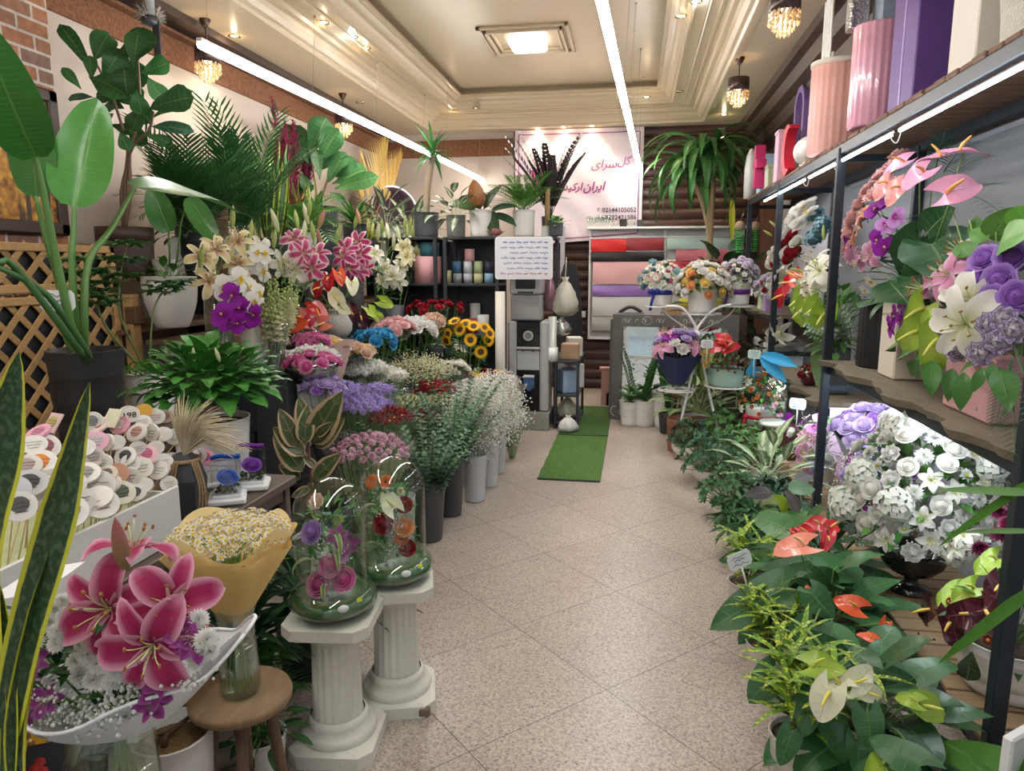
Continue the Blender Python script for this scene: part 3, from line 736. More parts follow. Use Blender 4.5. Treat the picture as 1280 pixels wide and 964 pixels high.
for(px,py),z,on,lab in SPOTS:
 p=at(px,py,z=z);p.y=min(p.y,YB-.1)
 t=thing('recessed_spot','round recessed '+lab,'spotlight',p)
 m=MB();lathe(m,[(.03,.004),(.04,-.006),(.048,-.005),(.05,.001)],20);m.build('trim_ring',pm('brass_ring',(.55,.42,.22),.25,1),t)
 m=MB();lathe(m,[(.0005,-.004),(.02,-.004),(.031,.002)],16);m.build('bulb',(M_OFF,M_BULBW,M_BULBC)[on],t)
 if on:
  l=bpy.data.lights.new('spot_light','SPOT');l.energy=26 if on==1 else 34;l.color=(1,.74,.45)if on==1 else(.75,.87,1);l.spot_size=1.9;l.spot_blend=.7;l.shadow_soft_size=.03
  o=bpy.data.objects.new('spot_light',l);COL.objects.link(o);o.location=p+Vector((0,0,-.02))
  l=bpy.data.lights.new('spot_halo','POINT');l.energy=.55 if on==1 else 1.4;l.color=(1,.75,.45)if on==1 else(.75,.87,1);l.shadow_soft_size=.02
  o=bpy.data.objects.new('spot_halo',l);COL.objects.link(o);o.location=p+Vector((0,0,-.06))
M_TUBE=emis('tube_white',(1,.97,.93),40);M_WIRE=pm('steel_wire',(.35,.33,.3),.4,1)
def tube_light(a,b,wires,lab,lit=True):
 a,b=Vector(a),Vector(b);t=thing('tube_light',lab,'light tube',a)
 d=b-a;m=MB();F_=frame((0,0,0),d)
 box(m,0,d.length/2,.014,.04,d.length,.02,b=.003,M=F_);m.build('housing',M_WHITEM,t)
 m=MB();tube(m,[F_@Vector((0,.02,-.006)),F_@Vector((0,d.length-.02,-.006))],.028,12);m.build('diffuser',M_TUBE,t)
 for f in wires:
  q=d*f;top=Vector((q.x+.04,q.y,(3.8 if CX0+.5<(a+q).x<CX1-.5 else 3.45)-a.z));m=MB();tube(m,[q+Vector((0,0,.02)),top],.0016,4);ball(m,top,.012,n=6,m=4);m.build('hanging_wire',M_WIRE,t)
tube_light((-2.45,3.88,2.9),(-2.29,7.66,2.9),(.02,.35,.66,.99),'long bright light tube hanging on wires over the left plants')
tube_light((-2.285,7.75,2.9),(-2.07,9.7,2.82),(.3,.9),'farther light tube in line behind the left one, at the rear wall')
tube_light((-.34,-.6,2.9),(-.12,5.9,2.9),(.5,.95),'long bright light tube over the aisle, its near end above the camera')
tube_light((-.115,6.0,2.9),(.01,9.6,2.9),(.1,.45,.75),'light tube over the aisle ending in front of the banner')
tube_light((-2.3,-.7,2.9),(-2.3,2.3,2.9),(.1,.9),'light tube added over the front of the shop, above the painting side, out of view')  # unseen tube, added to brighten the lower left
M_CRYST=plantmat('crystal',.08,trans=.3,var=.3,coat=1.0);M_SHADE=pm('smoked_shade',(.06,.035,.03),.3,.4,var=.6,scale=60);M_BRONZE=pm('dark_bronze',(.07,.04,.03),.35,.7)
def chandelier(px,py,dz,lab,z=ZC,s=1.0):
 p=at(px,py,z=z);t=thing('crystal_pendant',lab,'pendant lamp',p)
 m=MB();lathe(m,[(.001,-.06),(.012,-.06),(.03,-.035),(.042,-.008),(.04,0)],16);m.build('canopy',M_BRONZE,t)
 m=MB();tube(m,[(0,0,-.05),(0,0,-dz)],.005,6);m.build('rod',M_BRONZE,t)
 m=MB();lathe(m,[(.085,-dz-.11),(.09,-dz-.11),(.09,-dz),(.085,-dz)],28);m.build('shade',M_SHADE,t)
 m=MB()
 for k,(r,n_,l)in enumerate(((.088,18,3),(.062,13,4),(.034,8,5))):
  for i in range(n_):
   a=i*2*PI/n_+k
   for j in range(l):m.add(_o*np.array((.011,.011,.016))+np.array((r*math.cos(a),r*math.sin(a),-dz-.115-j*.026-k*.006)),_of,jit((.8,.66,.45),.25),smooth=False)
 m.build('crystal_drops',M_CRYST,t)
 m=MB();ball(m,(0,0,-dz-.09),.022,n=10,m=6);m.build('bulb',M_BULBW,t)
 l=bpy.data.lights.new('pendant_glow','POINT');l.energy=4.5;l.color=(1,.72,.42);l.shadow_soft_size=.03
 o=bpy.data.objects.new('pendant_glow',l);COL.objects.link(o);o.location=p+Vector((0,0,-dz-.155))
chandelier(256,24,.2,'crystal pendant with smoked shade at the near end of the left light tube')
chandelier(428,117,.2,'crystal pendant glowing amber under the middle of the left light tube')
chandelier(925,72,.17,'crystal pendant by the dark right cornice at the rear')
chandelier(985,-55,.2,'amber crystal pendant nearest on the right, cut by the top of the photo')
M_STEEL=pm('blue_black_steel',(.022,.03,.042),.4,.3,var=.25)
M_PLANK=pm('weathered_planks',(.3,.2,.11),.65,var=.45,scale=5,stretch=(1.2,14,6),bump=.3)
M_PLANKR=pm('reddish_planks',(.17,.09,.055),.7,var=.5,scale=5,stretch=(1.2,14,6),bump=.3)
M_LIVE=pm('grey_brown_slab',(.2,.165,.12),.6,var=.4,scale=6,stretch=(6,1,6),bump=.35)
rk=thing('shelf_rack','long blue-black steel rack with wooden shelves along the right wall','shelf rack',(1.42,5.2,0))
def rel(o,p):return Vector(p)-o.location
XF,XK=1.2,1.64;PY=(2.36,4.72,6.58,8.25)
def bxw(t,nm,mat,lo,hi,b=.004):
 m=MB();lo=rel(t,lo);hi=rel(t,hi);c=(lo+hi)/2;s=hi-lo;box(m,c.x,c.y,c.z,abs(s.x),abs(s.y),abs(s.z),b=b);return m.build(nm,mat,t)
for y in PY:
 for x in(XF,XK):bxw(rk,'post',M_STEEL,(x-.025,y-.025,0),(x+.025,y+.025,2.36))
for x in(XF,XK):
 for z in(2.31,):bxw(rk,'rail',M_STEEL,(x-.015,1.2,z+.01),(x+.015,8.25,z+.07))
 bxw(rk,'rail',M_STEEL,(x-.012,2.0,.03),(x+.012,6.6,.085))
for a,b,z in((2.36,4.72,1.02),(4.72,6.58,.745),(6.58,8.25,1.18),(6.58,8.25,.6)):
 for x in(XF+.03,XK):bxw(rk,'rail',M_STEEL,(x-.012,a,z-.03),(x+.012,b,z+.02))
for y in PY:
 for z in(.06,2.3,.9):bxw(rk,'rail',M_STEEL,(XF,y-.012,z-.02),(XK,y+.012,z+.02))
def planks(nm,y0,y1,z,mat,w=.1,gap=.012,x0=XF-.02,x1=XK+.05,th=.022):
 m=MB();y=y0
 while y<y1:box(m,(x0+x1)/2-rk.location.x+U(-.006,.006),y+w/2-rk.location.y,z-th/2,x1-x0,w,th,b=.004);y+=w+gap
 return m.build(nm,mat,rk)
bxw(rk,'back_panel',pm('grey_back_panel',(.2,.21,.235),.6),(XK+.03,2.3,.95),(XK+.04,6.6,2.28))
planks('plank_base',2.0,6.6,.105,M_PLANK)
planks('plank_top',1.2,8.3,2.4,M_PLANKR)
def slab(y0,y1,z,x0=XF-.04,seed=0,th=.035):
 m=MB()
 def fr(v):return x0+.03*math.sin(v*21+seed)+.018*math.sin(v*47+seed*2)+.008*math.sin(v*130)
 for zz,fl_ in((z,0),(z-th,1)):
  def fn(u,v,zz=zz,fl_=fl_):a=fr(v)+.02*fl_;return(a+(XK+.03-a)*u-rk.location.x,y0+(y1-y0)*v-rk.location.y,zz)
  grid(m,fn,3,40,smooth=False)
 grid(m,lambda u,v:(fr(v)+.02*u-rk.location.x,y0+(y1-y0)*v-rk.location.y,z-th*u),1,40)
 for yy in(y0,y1):quad(m,*[(x-rk.location.x,yy-rk.location.y,zz)for x,zz in((fr(0 if yy==y0 else 1),z),(XK+.03,z),(XK+.03,z-th),(fr(0 if yy==y0 else 1)+.02,z-th))])
 return m.build('wavy_edged_board',M_LIVE,rk)
slab(2.3,4.69,1.08,seed=1);slab(4.76,6.55,.8,seed=4);slab(6.62,8.3,1.24,seed=2);slab(6.62,8.3,.66,seed=3)
M_LED=emis('led_cool',(.86,.95,1),22)
for y0,y1,lab in((1.7,3.72,'nearest LED tube under the top shelf of the right rack'),(3.8,4.66,'LED tube left of the black post under the top shelf'),(4.8,5.5,'short LED tube just beyond the black post under the top shelf'),(5.62,7.3,'farthest LED tube under the top shelf of the right rack')):
 t=thing('led_tube',lab,'LED tube',(XF-.012,y0,2.285));m=MB();box(m,.012,(y1-y0)/2,.012,.014,y1-y0,.014);m.build('batten',M_STEEL,t)
 m=MB();tube(m,[(0,.02,-.004),(0,y1-y0-.02,-.004)],.0095,8);m.build('tube',M_LED,t)
 m=MB();tube(m,[(0,-.0,.01),(-.01,-.02,-.03),(.01,-.04,-.05),(.02,-.06,.01)],.003,5,k=4);m.build('cable',M_WHITEP,t)
for y0,y1,z,lab in((2.5,4.6,1.02,'LED tube hidden under the nearest middle board, over the white dome'),(4.85,6.4,.745,'LED tube hidden under the second middle board')):
 t=thing('led_tube',lab,'LED tube',(1.25,y0,z-.012));m=MB();box(m,0,(y1-y0)/2,.012,.03,y1-y0,.02);m.build('batten',M_WHITEP,t);m=MB();tube(m,[(0,.02,-.01),(0,y1-y0-.02,-.01)],.012,8);m.build('tube',emis('led_bright',(.86,.95,1),60),t)
ZT=2.402
def fluted_box(nm,lab,p,rx,ry,h,mat,lid=None,n=22,cat='flower box',d=.05,open_=False):
 t=thing(nm,lab,cat,p);m=MB()
 pr=[(.001,0),(.97,0),(1,.01),(1,h-.01),(.985,h)]+([(.94,h),(.93,.02),(.001,.02)]if open_ else[(.001,h)])
 lathe(m,pr,88,rib=(lambda a,r,z:(1+d*(abs(math.cos(a*n/2))-.5))if r>.95 else 1),sx=rx,sy=ry);m.build('body',mat,t)
 if lid:m=MB();lathe(m,[(.001,h+.001),(1.06,h+.001),(1.06,h+.03),(1.0,h+.035),(.001,h+.035)],44,sx=rx,sy=ry);m.build('lid',lid,t)
 return t
M_WOVEN=pm('woven_cream',(.6,.57,.5),.85,var=.12,scale=70,bump=1,bscale=110)
t=thing('woven_planter','cream woven-textured round planter, nearest on the top shelf at the upper right','planter',(1.44,2.95,ZT));pot(t,M_WOVEN,.17,.2,.5,rib=lambda a,r,z:1+.012*math.sin(a*60)*math.sin(z*180),soil=False,n=120)
m=MB();lathe(m,[(.15,.005),(.165,0),(.168,.02),(.16,.03)],30);m.build('dark_foot',M_DARKWOOD,t)
def carton(nm,lab,p,s,mat,tilt=0,cat='box',lid=None,lit_strip=None,rz=0):
 t=thing(nm,lab,cat,p,rz);m=MB();box(m,0,0,s[2]/2,*s,b=.006);m.build('body',mat,t)
 if lid:m=MB();box(m,0,0,s[2]+.012,s[0]+.012,s[1]+.012,.03);m.build('lid',lid,t)
 if lit_strip:m=MB();box(m,-s[0]/2-.001,0,s[2]/2,.004,.018,s[2]*.98,b=.001);m.build('lit_side_strip',lit_strip,t)  # pale strip puts the light on the aisle face into colour
 return t
M_CARDW=pm('cream_card',(.68,.64,.57),.7,var=.05);M_PURP=pm('purple_card',(.11,.05,.24),.5,var=.12);M_LILAC=pm('lilac_lit_side',(.4,.3,.62),.45,var=.08)
carton('carton','tall plain cream box between woven planter and purple box on the top shelf',(1.46,3.42,ZT),(.3,.26,.62),M_CARDW)
carton('gift_box','tall deep purple box on the top shelf',(1.44,3.98,ZT),(.36,.34,.75),M_PURP,lit_strip=M_LILAC)
M_PINKG=pm('pink_glitter_card',(.72,.36,.47),.25,var=.25,scale=160,coat=.6);M_PEACH=pm('peach_card',(.72,.4,.36),.55,var=.05)
fluted_box('flower_box','glittery pink fluted oval flower box overhanging the top shelf',(1.32,4.52,ZT+.03),.15,.13,.55,M_PINKG,n=24)
fluted_box('flower_box','peach-pink fluted oval flower box overhanging the top shelf',(1.3,5.28,ZT),.18,.15,.56,M_PEACH,lid=M_CARDW,n=26)
o=SC.objects
carton('small_box','small blue-grey box standing on the glittery pink flower box',(1.34,4.52,ZT+.582),(.12,.17,.3),pm('blue_grey_card',(.28,.34,.42),.55))
t=carton('foil_parcel','silver foil parcel beside the blue-grey box on the pink flower box',(1.2,4.6,ZT+.582),(.1,.1,.3),pm('crumpled_foil',(.72,.73,.76),.18,.9,var=.2,bump=.9,bscale=40))
t=thing('slatted_crate','upright white slatted crate standing on the peach flower box','crate',(1.32,5.28,ZT+.597));m=MB()
for i in range(4):box(m,-.12,-.09+i*.06,.2,.012,.04,.4)
m.build('slat',M_WHITEM,t);m=MB()
for z in(.02,.38):box(m,-.105,0,z,.012,.24,.03)
m.build('rail',M_WHITEM,t)
def slabshape(nm,lab,p,outline,th,mat,cat,hole=None):
 """upright flat figure facing the aisle: outline in (y, z)"""
 t=thing(nm,lab,cat,p);m=MB();prism(m,outline,th,M=Matrix(((0,0,-1,0),(-1,0,0,0),(0,1,0,0),(0,0,0,1))));m.build('body',mat,t);return t
M_RED=pm('red_card',(.6,.02,.05),.4,var=.1)
cres=[(.19*math.cos(a),.2+.2*math.sin(a))for a in[math.radians(60+240*i/20)for i in range(21)]]+[(.07+.14*math.cos(a),.2+.16*math.sin(a))for a in[math.radians(285-210*i/20)for i in range(21)]]
t=slabshape('crescent_box','red crescent shaped flower box standing on the top shelf',(1.26,6.35,ZT),cres,.08,M_RED,'flower box')
pl=[(-.05,.02),(.05,.02),(.05,.2),(.13,.2),(.13,.28),(.05,.28),(.05,.42),(-.05,.42),(-.05,.28),(-.1,.28),(-.1,.2),(-.05,.2)]
t=slabshape('letter_box','dark pink stepped box on the top shelf near its far end',(1.2,7.5,ZT),pl,.09,pm('raspberry_card',(.5,.02,.13),.45),'flower box')
arch=[(.2*math.cos(a),.36+.2*math.sin(a))for a in[PI*i/16 for i in range(17)]]+[(-.2,0),(-.14,0)]+[(.14*math.cos(a),.36+.14*math.sin(a))for a in[PI-PI*i/16 for i in range(17)]]+[(.14,0),(.2,0)]
slabshape('arch_frame','violet arch frame leaning behind the boxes on the top shelf',(1.45,7.05,ZT+.3),arch,.05,pm('violet_card',(.22,.14,.36),.5),'flower frame')
carton('stand_box','dark box that carries the violet arch on the top shelf',(1.45,7.05,ZT),(.1,.44,.3),M_DARKWOOD)
for lab,y,x,s,c in(('tall white wrapped pack behind the red crescent',6.0,1.45,(.16,.16,.62),(.7,.68,.66)),('pink box left of the red crescent',6.9,1.27,(.14,.16,.42),(.72,.42,.56)),('pale pink box just behind the pink one',6.72,1.5,(.14,.16,.55),(.75,.6,.62)),('light blue patterned box near the far end of the top shelf',8.02,1.3,(.14,.18,.38),(.42,.6,.78)),('pale green box below the dark pink box',7.28,1.24,(.1,.13,.18),(.45,.52,.33)),('small lilac box among the far top shelf boxes',7.72,1.3,(.1,.1,.22),(.42,.34,.6)),('black box behind the pink boxes',7.2,1.52,(.1,.14,.5),(.05,.04,.05)),('pink carton at the far end of the top shelf',8.3,1.45,(.13,.12,.3),(.7,.36,.42))):
 carton('gift_box',lab,(x,y,ZT),s,pm('card_%d'%int(y*100),c,.5,var=.1,scale=25),lid=pm('card_%d'%int(y*100),c,.5)if s[2]<.5 else None)
t=thing('ridged_pillar_vase','narrow white pointed panel at the far end of the top shelf','vase',(1.2,8.36,ZT));m=MB();lathe(m,[(.001,0),(.06,0),(.065,.3),(.05,.45),(.02,.52),(.001,.53)],20,rib=flute(10,.08));m.build('body',M_WHITEC,t)
t=thing('grid_screen','grey-green wire grid panel beside the peach flower box','grid panel',(1.26,5.62,ZT));m=MB()
for i in range(5):tube(m,[(0,-.02+.0*i,.1*i+.01),(.3,-.02,.1*i+.01)],.004,5)
for x in(0,.1,.2,.3):tube(m,[(x,-.02,0),(x,-.02,.5)],.004,5)
m.build('grid',M_STEEL,t);m=MB();box(m,.15,0,.25,.3,.01,.5);m.build('back_panel',pm('sage_panel',(.34,.36,.3),.6),t)
t=thing('wrapped_bag','crumpled clear bag of white boxes under the peach flower box rim','bag',(1.3,5.9,ZT));m=MB();ball(m,(0,0,.12),.15,n=20,m=10,sz=.8);m.build('film',clearmat('bag_film',(.95,.95,.93),.5,.2,1,30,haze=.6),t);m=MB();box(m,0,0,.1,.17,.17,.18);m.build('white_box',M_CARDW,t)
def put(t,nm,me,px,py,c,s=1.0,x=None,y=None,z=None,d=None,roll=None,face=.45,**k):
 """bloom at the spot of plane x/y/z seen at (px, py), turned away from the middle c and a little to the aisle"""
 p=at(px,py,x=x,y=y,z=z)
 if d is None:d=(p-Vector(c)).normalized()+(EYE-p).normalized()*face
 return bloom(t,nm,me,p-t.location,d,s,roll,**k)
A_PINK=anth_m((.86,.4,.58),(.85,.42,.1),.06,'pink',edge=(.84,.34,.52));A_SALM=anth_m((.85,.33,.33),(.9,.45,.1),.055,'salm')
A_RED=anth_m((.55,.015,.03),(.85,.5,.12),.05,'red',wave=.07);A_GRN=anth_m((.38,.52,.06),(.6,.65,.12),.055,'grn',M_SPATHEG,wave=.08,edge=(.24,.42,.04));A_BURG=anth_m((.07,.008,.02),(.75,.5,.1),.06,'burg',wave=.1)
A_WHT=anth_m((.8,.8,.6),(.75,.65,.1),.05,'wht',M_SPATHEG);A_CORAL=anth_m((.86,.28,.2),(.85,.6,.3),.06,'coral');A_ORNG=anth_m((.75,.1,.03),(.85,.5,.05),.05,'orng')
L_PINK=lily_m((.7,.3,.5),(.68,.26,.45),(.86,.62,.74),.085,1.0,'pk');L_HOT=lily_m((.3,.006,.05),(.37,.014,.1),(.76,.4,.53),.1,.95,'hot');L_WHT=lily_m((.6,.66,.3),(.8,.78,.7),(.88,.87,.83),.095,1.05,'wh',.84);L_YEL=lily_m((.34,.03,.02),(.82,.7,.38),(.88,.84,.68),.08,1.15,'yl',.72)
L_STR=lily_m((.4,.02,.1),(.5,.06,.2),(.87,.75,.79),.09,1.15,'st',.8);AL_SALM=lily_m((.8,.5,.1),(.82,.3,.25),(.85,.42,.35),.035,.7,'als');AL_PURP=lily_m((.5,.3,.4),(.28,.03,.22),(.4,.1,.34),.035,.7,'alp');AL_WHT=lily_m((.7,.7,.3),(.8,.78,.74),(.84,.83,.8),.035,.75,'alw')
O_PURP=orchid_m((.34,.02,.42),(.25,.01,.3),(.3,.02,.2),.045,'pp');O_WHT=orchid_m((.84,.83,.8),(.82,.8,.74),(.8,.6,.1),.045,'w');O_LIL=orchid_m((.6,.32,.72),(.5,.1,.5),(.4,.05,.3),.042,'lv');O_PINK=orchid_m((.82,.5,.68),(.7,.2,.45),(.6,.1,.3),.042,'pv')
RS_WHT=rose_m((.84,.82,.75),(.88,.87,.82),.034,5,0,'w');RS_RED=rose_m((.28,.005,.015),(.36,.01,.03),.034,5,0,'r');RS_PURP=rose_m((.36,.14,.62),(.52,.32,.76),.04,6,.06,'p');RS_LIL=rose_m((.5,.38,.74),(.62,.52,.8),.034,5,.05,'l');RS_PINK=rose_m((.8,.38,.42),(.86,.6,.6),.034,5,0,'k');RS_YEL=rose_m((.8,.55,.12),(.84,.66,.25),.03,5,0,'y');RS_ORG=rose_m((.78,.3,.1),(.82,.42,.2),.03,5,0,'o')
RS_BLUE=rose_m((.02,.22,.5),(.08,.42,.68),.034,5,0,'b');RS_MAG=rose_m((.6,.08,.3),(.78,.3,.52),.036,5,0,'m')
C_PW=rose_m((.82,.78,.84),(.16,.05,.36),.036,6,.16,'cpw',et=.86);C_WHT=rose_m((.86,.85,.82),(.9,.89,.87),.034,6,.14,'cw');C_SALM=rose_m((.86,.42,.42),(.9,.6,.58),.034,6,.14,'cs');C_PEACH=rose_m((.75,.5,.36),(.8,.6,.48),.034,6,.1,'cp')
MM_WHT=mum_m((.87,.87,.83),.032,90,key='w');MM_BURG=mum_m((.17,.01,.06),.045,110,key='b',cc=(.1,.005,.03));MM_PINK=mum_m((.72,.42,.56),.026,60,key='p');MM_RED=mum_m((.3,.01,.02),.016,30,key='rd',core=(.7,.6,.1),inner=.35);MM_GRN=mum_m((.36,.5,.1),.024,60,key='g');MM_CRM=mum_m((.8,.78,.6),.022,50,key='c',cc=(.6,.6,.2));DAISY=mum_m((.84,.83,.78),.014,14,key='d',core=(.75,.55,.04),inner=.45);DAISYB=mum_m((.82,.83,.82),.028,26,key='db',core=(.7,.6,.1),inner=.3);GERB=mum_m((.78,.2,.04),.03,46,key='go',core=(.3,.08,.02),inner=.25);MM_DBL=mum_m((.12,.3,.62),.024,40,key='bl')
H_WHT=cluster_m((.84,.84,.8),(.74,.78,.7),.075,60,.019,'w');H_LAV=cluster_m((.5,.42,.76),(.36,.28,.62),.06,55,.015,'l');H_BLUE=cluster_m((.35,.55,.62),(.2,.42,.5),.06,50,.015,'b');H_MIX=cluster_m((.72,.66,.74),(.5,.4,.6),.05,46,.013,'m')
POM_W=pom_m((.84,.84,.8),.013,26,'w');POM_L=pom_m((.42,.32,.72),.013,26,'l',(.52,.44,.78));POM_P=pom_m((.72,.44,.58),.013,24,'p',(.78,.56,.66));POM_DR=pom_m((.26,.01,.03),.011,22,'r',(.34,.02,.04))
SP_CRM=spike_m((.8,.78,.58),(.48,.58,.2),.22,34,.023,'c');SP_WHT=spike_m((.82,.8,.74),(.6,.65,.4),.2,26,.018,'w')
BUD_G=bud_m((.36,.46,.12),(.5,.56,.22),.085,.02,'g');BUD_P=bud_m((.4,.36,.14),(.5,.14,.18),.095,.024,'p');BUD_W=bud_m((.55,.6,.3),(.76,.75,.6),.1,.024,'w')
def greens(t,specs,mat=None,c=G1,W=.45,kind='lance',name='leaf',**kw):
 """loose leaves given by (base px, base py, tip px, tip py, x plane of base, x plane of tip)"""
 for s in specs:
  a,b=at(s[0],s[1],x=s[4]),at(s[2],s[3],x=s[5]);m=MB();d=b-a
  leaf(m,a-t.location,d,d.length,d.length*(s[6]if len(s)>6 else W),kind,c,up=(EYE-a)+Vector((0,0,1.2)),nl=8,nw=4,bend=kw.get('bend',.3),fold=.15,lobe=kw.get('lobe',0),wave=.04);m.build(name,mat or M_LEAFG,t)
t=thing('flower_arrangement','pink anthuriums, salmon blooms and purple orchids in a cream box on the middle shelf','flower arrangement',(1.44,4.0,1.082))
m=MB();box(m,0,0,.23,.26,.24,.46,b=.008);m.build('box',pm('cream_box',(.66,.6,.5),.5),t)
q=at(1104,394,y=3.8785)-t.location;textmesh(t,'FLOWERS',.03,Matrix.Translation(q)@RX(PI/2),pm('ink',(.02,.02,.02),.6),fit=.062)
C1=(1.46,4.05,1.78)
for px,py,x in((1118,212,1.36),(1104,224,1.32),(1090,240,1.3),(1079,258,1.28),(1070,275,1.27),(1066,292,1.27),(1085,272,1.24),(1096,247,1.24),(1125,200,1.4),(1110,235,1.26)):put(t,'carnation_bloom',C_SALM,px,py,C1,1.6,x=x)
for px,py,x in((1078,284,1.22),(1082,268,1.21),(1070,300,1.23),(1062,310,1.27)):put(t,'alstroemeria_bloom',AL_SALM,px,py,C1,1.5,x=x)
for px,py,x,d,s,r in((1150,218,1.25,(-.35,-.75,.8),1.15,2.4),(1192,238,1.22,(-.2,-1,.45),1.35,-1.2),(1205,190,1.3,(-.1,-.3,1),1.2,-1.2),(1170,196,1.34,(-.2,-.35,1),1.15,1.4),(1125,205,1.3,(-.6,-.55,.8),1.1,2.2)):put(t,'anthurium_bloom',A_PINK,px,py,C1,s,x=x,d=d,roll=r,sub='spadix')
for px,py,x in((1106,232,1.21),(1122,238,1.22)):put(t,'anthurium_bloom',A_SALM,px,py,C1,1.1,x=x,d=(-.6,-.6,.4),roll=2.6,sub='spadix')
for px,py,x in((1095,262,1.19),(1098,300,1.21),(1107,309,1.22),(1062,302,1.26)):put(t,'orchid_bloom',O_PURP,px,py,C1,1.3,x=x)
for px,py,x in((1108,282,1.18),(1120,272,1.2)):put(t,'orchid_bloom',O_LIL,px,py,C1,1.2,x=x)
for px,py,x in((1076,326,1.24),(1090,318,1.2),(1065,318,1.26)):put(t,'lily_bloom',L_PINK,px,py,C1,.9,x=x)
for px,py in((1082,362),(1090,352)):put(t,'orchid_bloom',O_WHT,px,py,C1,1.0,x=1.23)
greens(t,[(1150,300,1120,348,1.28,1.24,1.0),(1165,305,1190,345,1.3,1.28,1.0),(1160,290,1185,262,1.32,1.32,.9)],c=(.014,.07,.02),kind='heart',lobe=.35)
greens(t,[(1110,350,1135,372,1.26,1.24,.7),(1075,370,1062,385,1.3,1.3,.5),(1100,380,1075,365,1.3,1.3,.5)],c=G3)
m=MB()
for a,b,c_,d_ in((1190,250,1240,208,),(1185,240,1255,232),(1180,215,1205,172),(1170,210,1178,170),(1165,270,1130,262),(1185,225,1225,180)):
 p,q=at(a,b,x=1.42),at(c_,d_,x=1.4);frond(m,p-t.location,q-p,(q-p).length*1.3,14,.09,.006,(.03,.09,.05),.4)
m.build('palm_frond',M_LEAFP,t);bushleaves(t,60,.13,.38,.46,.14,.07,'lance',G3,M_LEAFG,'foliage',x=-.05)
m=MB();b_=Vector((0,0,.45))
for px,py,x in((1150,218,1.25),(1192,238,1.22),(1205,190,1.3),(1095,262,1.19),(1090,240,1.3),(1076,326,1.24),(1140,280,1.3),(1170,196,1.34)):tube(m,[b_,rel(t,at(px,py,x=x))*.5+b_*.5,rel(t,at(px,py,x=x))],.0035,5,(.2,.33,.1),2)
m.build('stem',M_STEM,t)
t=thing('flower_arrangement','pink box of purple roses, white lilies and lime anthuriums, nearest on the middle shelf','flower arrangement',(1.46,3.0,1.082))
m=MB();box(m,0,0,.12,.36,.4,.24,b=.01);m.build('box',pm('dusty_pink_box',(.62,.34,.36),.5),t);C2=(1.5,3.0,1.5)
for px,py,x in((1226,352,1.3),(1236,328,1.32),(1252,352,1.3),(1266,325,1.34),(1246,376,1.28),(1272,372,1.3),(1240,395,1.27)):put(t,'rose_bloom',RS_PURP,px,py,C2,1.4,x=x,face=.8)
put(t,'rose_bloom',RS_LIL,1215,322,C2,1,x=1.36)
for px,py,x,s in((1188,345,1.26,1.35),(1160,362,1.28,1.3),(1205,318,1.32,1.2)):put(t,'lily_bloom',L_PINK,px,py,C2,s,x=x,face=.7)
for px,py,x,s in((1208,405,1.17,1.5),(1215,376,1.22,1.3)):put(t,'lily_bloom',L_WHT,px,py,C2,s,x=x,face=.9)
for px,py,x in((1240,405,1.22),(1256,398,1.24),(1268,412,1.24),(1200,436,1.2),(1228,440,1.2),(1272,330,1.36),(1250,425,1.22)):put(t,'carnation_bloom',C_PW,px,py,C2,1.15,x=x,face=.6)
for px,py,x,r in((1150,392,1.24,2.6),(1142,418,1.23,2.3),(1170,432,1.2,2.9)):put(t,'anthurium_bloom',A_GRN,px,py,C2,1.65,x=x,face=1.6,roll=r,sub='spadix')
for px,py in((1130,378),(1120,395),(1115,408),(1128,402)):put(t,'orchid_bloom',O_PURP,px,py,C2,1.3,x=1.27,face=1)
greens(t,[(1235,300,1212,285,1.34,1.3,.8),(1240,300,1262,262,1.36,1.36,.8),(1250,305,1279,285,1.3,1.28,.7),(1222,300,1220,268,1.36,1.36,.6),(1215,320,1195,300,1.3,1.28,.7),(1262,290,1290,262,1.34,1.34,.8)],c=(.1,.28,.04),kind='ovate')
greens(t,[(1160,445,1120,455,1.24,1.2),(1175,455,1150,475,1.22,1.18),(1190,460,1185,500,1.2,1.17),(1230,460,1215,490,1.2,1.16),(1250,460,1262,500,1.2,1.16),(1140,440,1108,440,1.26,1.22),(1150,450,1128,478,1.2,1.18),(1205,465,1200,515,1.17,1.15),(1165,450,1165,490,1.2,1.17),(1240,455,1240,480,1.18,1.16),(1130,425,1100,425,1.26,1.24)],c=G1,W=.5,bend=.7)
m=MB()
for a,b,c_,d_ in((1265,450,1240,520),(1270,440,1300,500),(1262,460,1275,535)):p,q=at(a,b,x=1.24),at(c_,d_,x=1.16);frond(m,p-t.location,q-p,(q-p).length*1.1,16,.06,.004,(.06,.16,.08),.5)
m.build('palm_frond',M_LEAFP,t)
m=MB()
for px,py,px2,py2,x in((1225,330,1212,275,1.34),(1245,330,1245,262,1.36),(1210,330,1190,260,1.36),(1205,340,1176,262,1.36)):tube(m,[rel(t,at(px,py,x=x)),rel(t,at(px2,py2,x=x))],.003,5,(.3,.45,.15))
m.build('stem',M_STEM,t);bushleaves(t,60,.15,.32,.16,.13,.06,'lance',G1,M_LEAF,'foliage',y=-.05)
m=MB();tube(m,[rel(t,at(1207,385,x=1.25)),rel(t,at(1208,378,x=1.22))],.003)
t=thing('flower_arrangement','large dome of white blooms in a black footed urn on the low plank shelf','flower arrangement',(1.35,3.52,.107))
m=MB();lathe(m,[(.001,0),(.09,0),(.095,.012),(.05,.03),(.03,.05),(.034,.08),(.09,.1),(.13,.14),(.145,.19),(.15,.22),(.14,.22),(.12,.15),(.001,.12)],48,rib=lambda a,r,z:1+.035*math.cos(a*24)if.07<r else 1);m.build('urn',pm('black_gloss',(.015,.014,.015),.15,coat=.6),t)
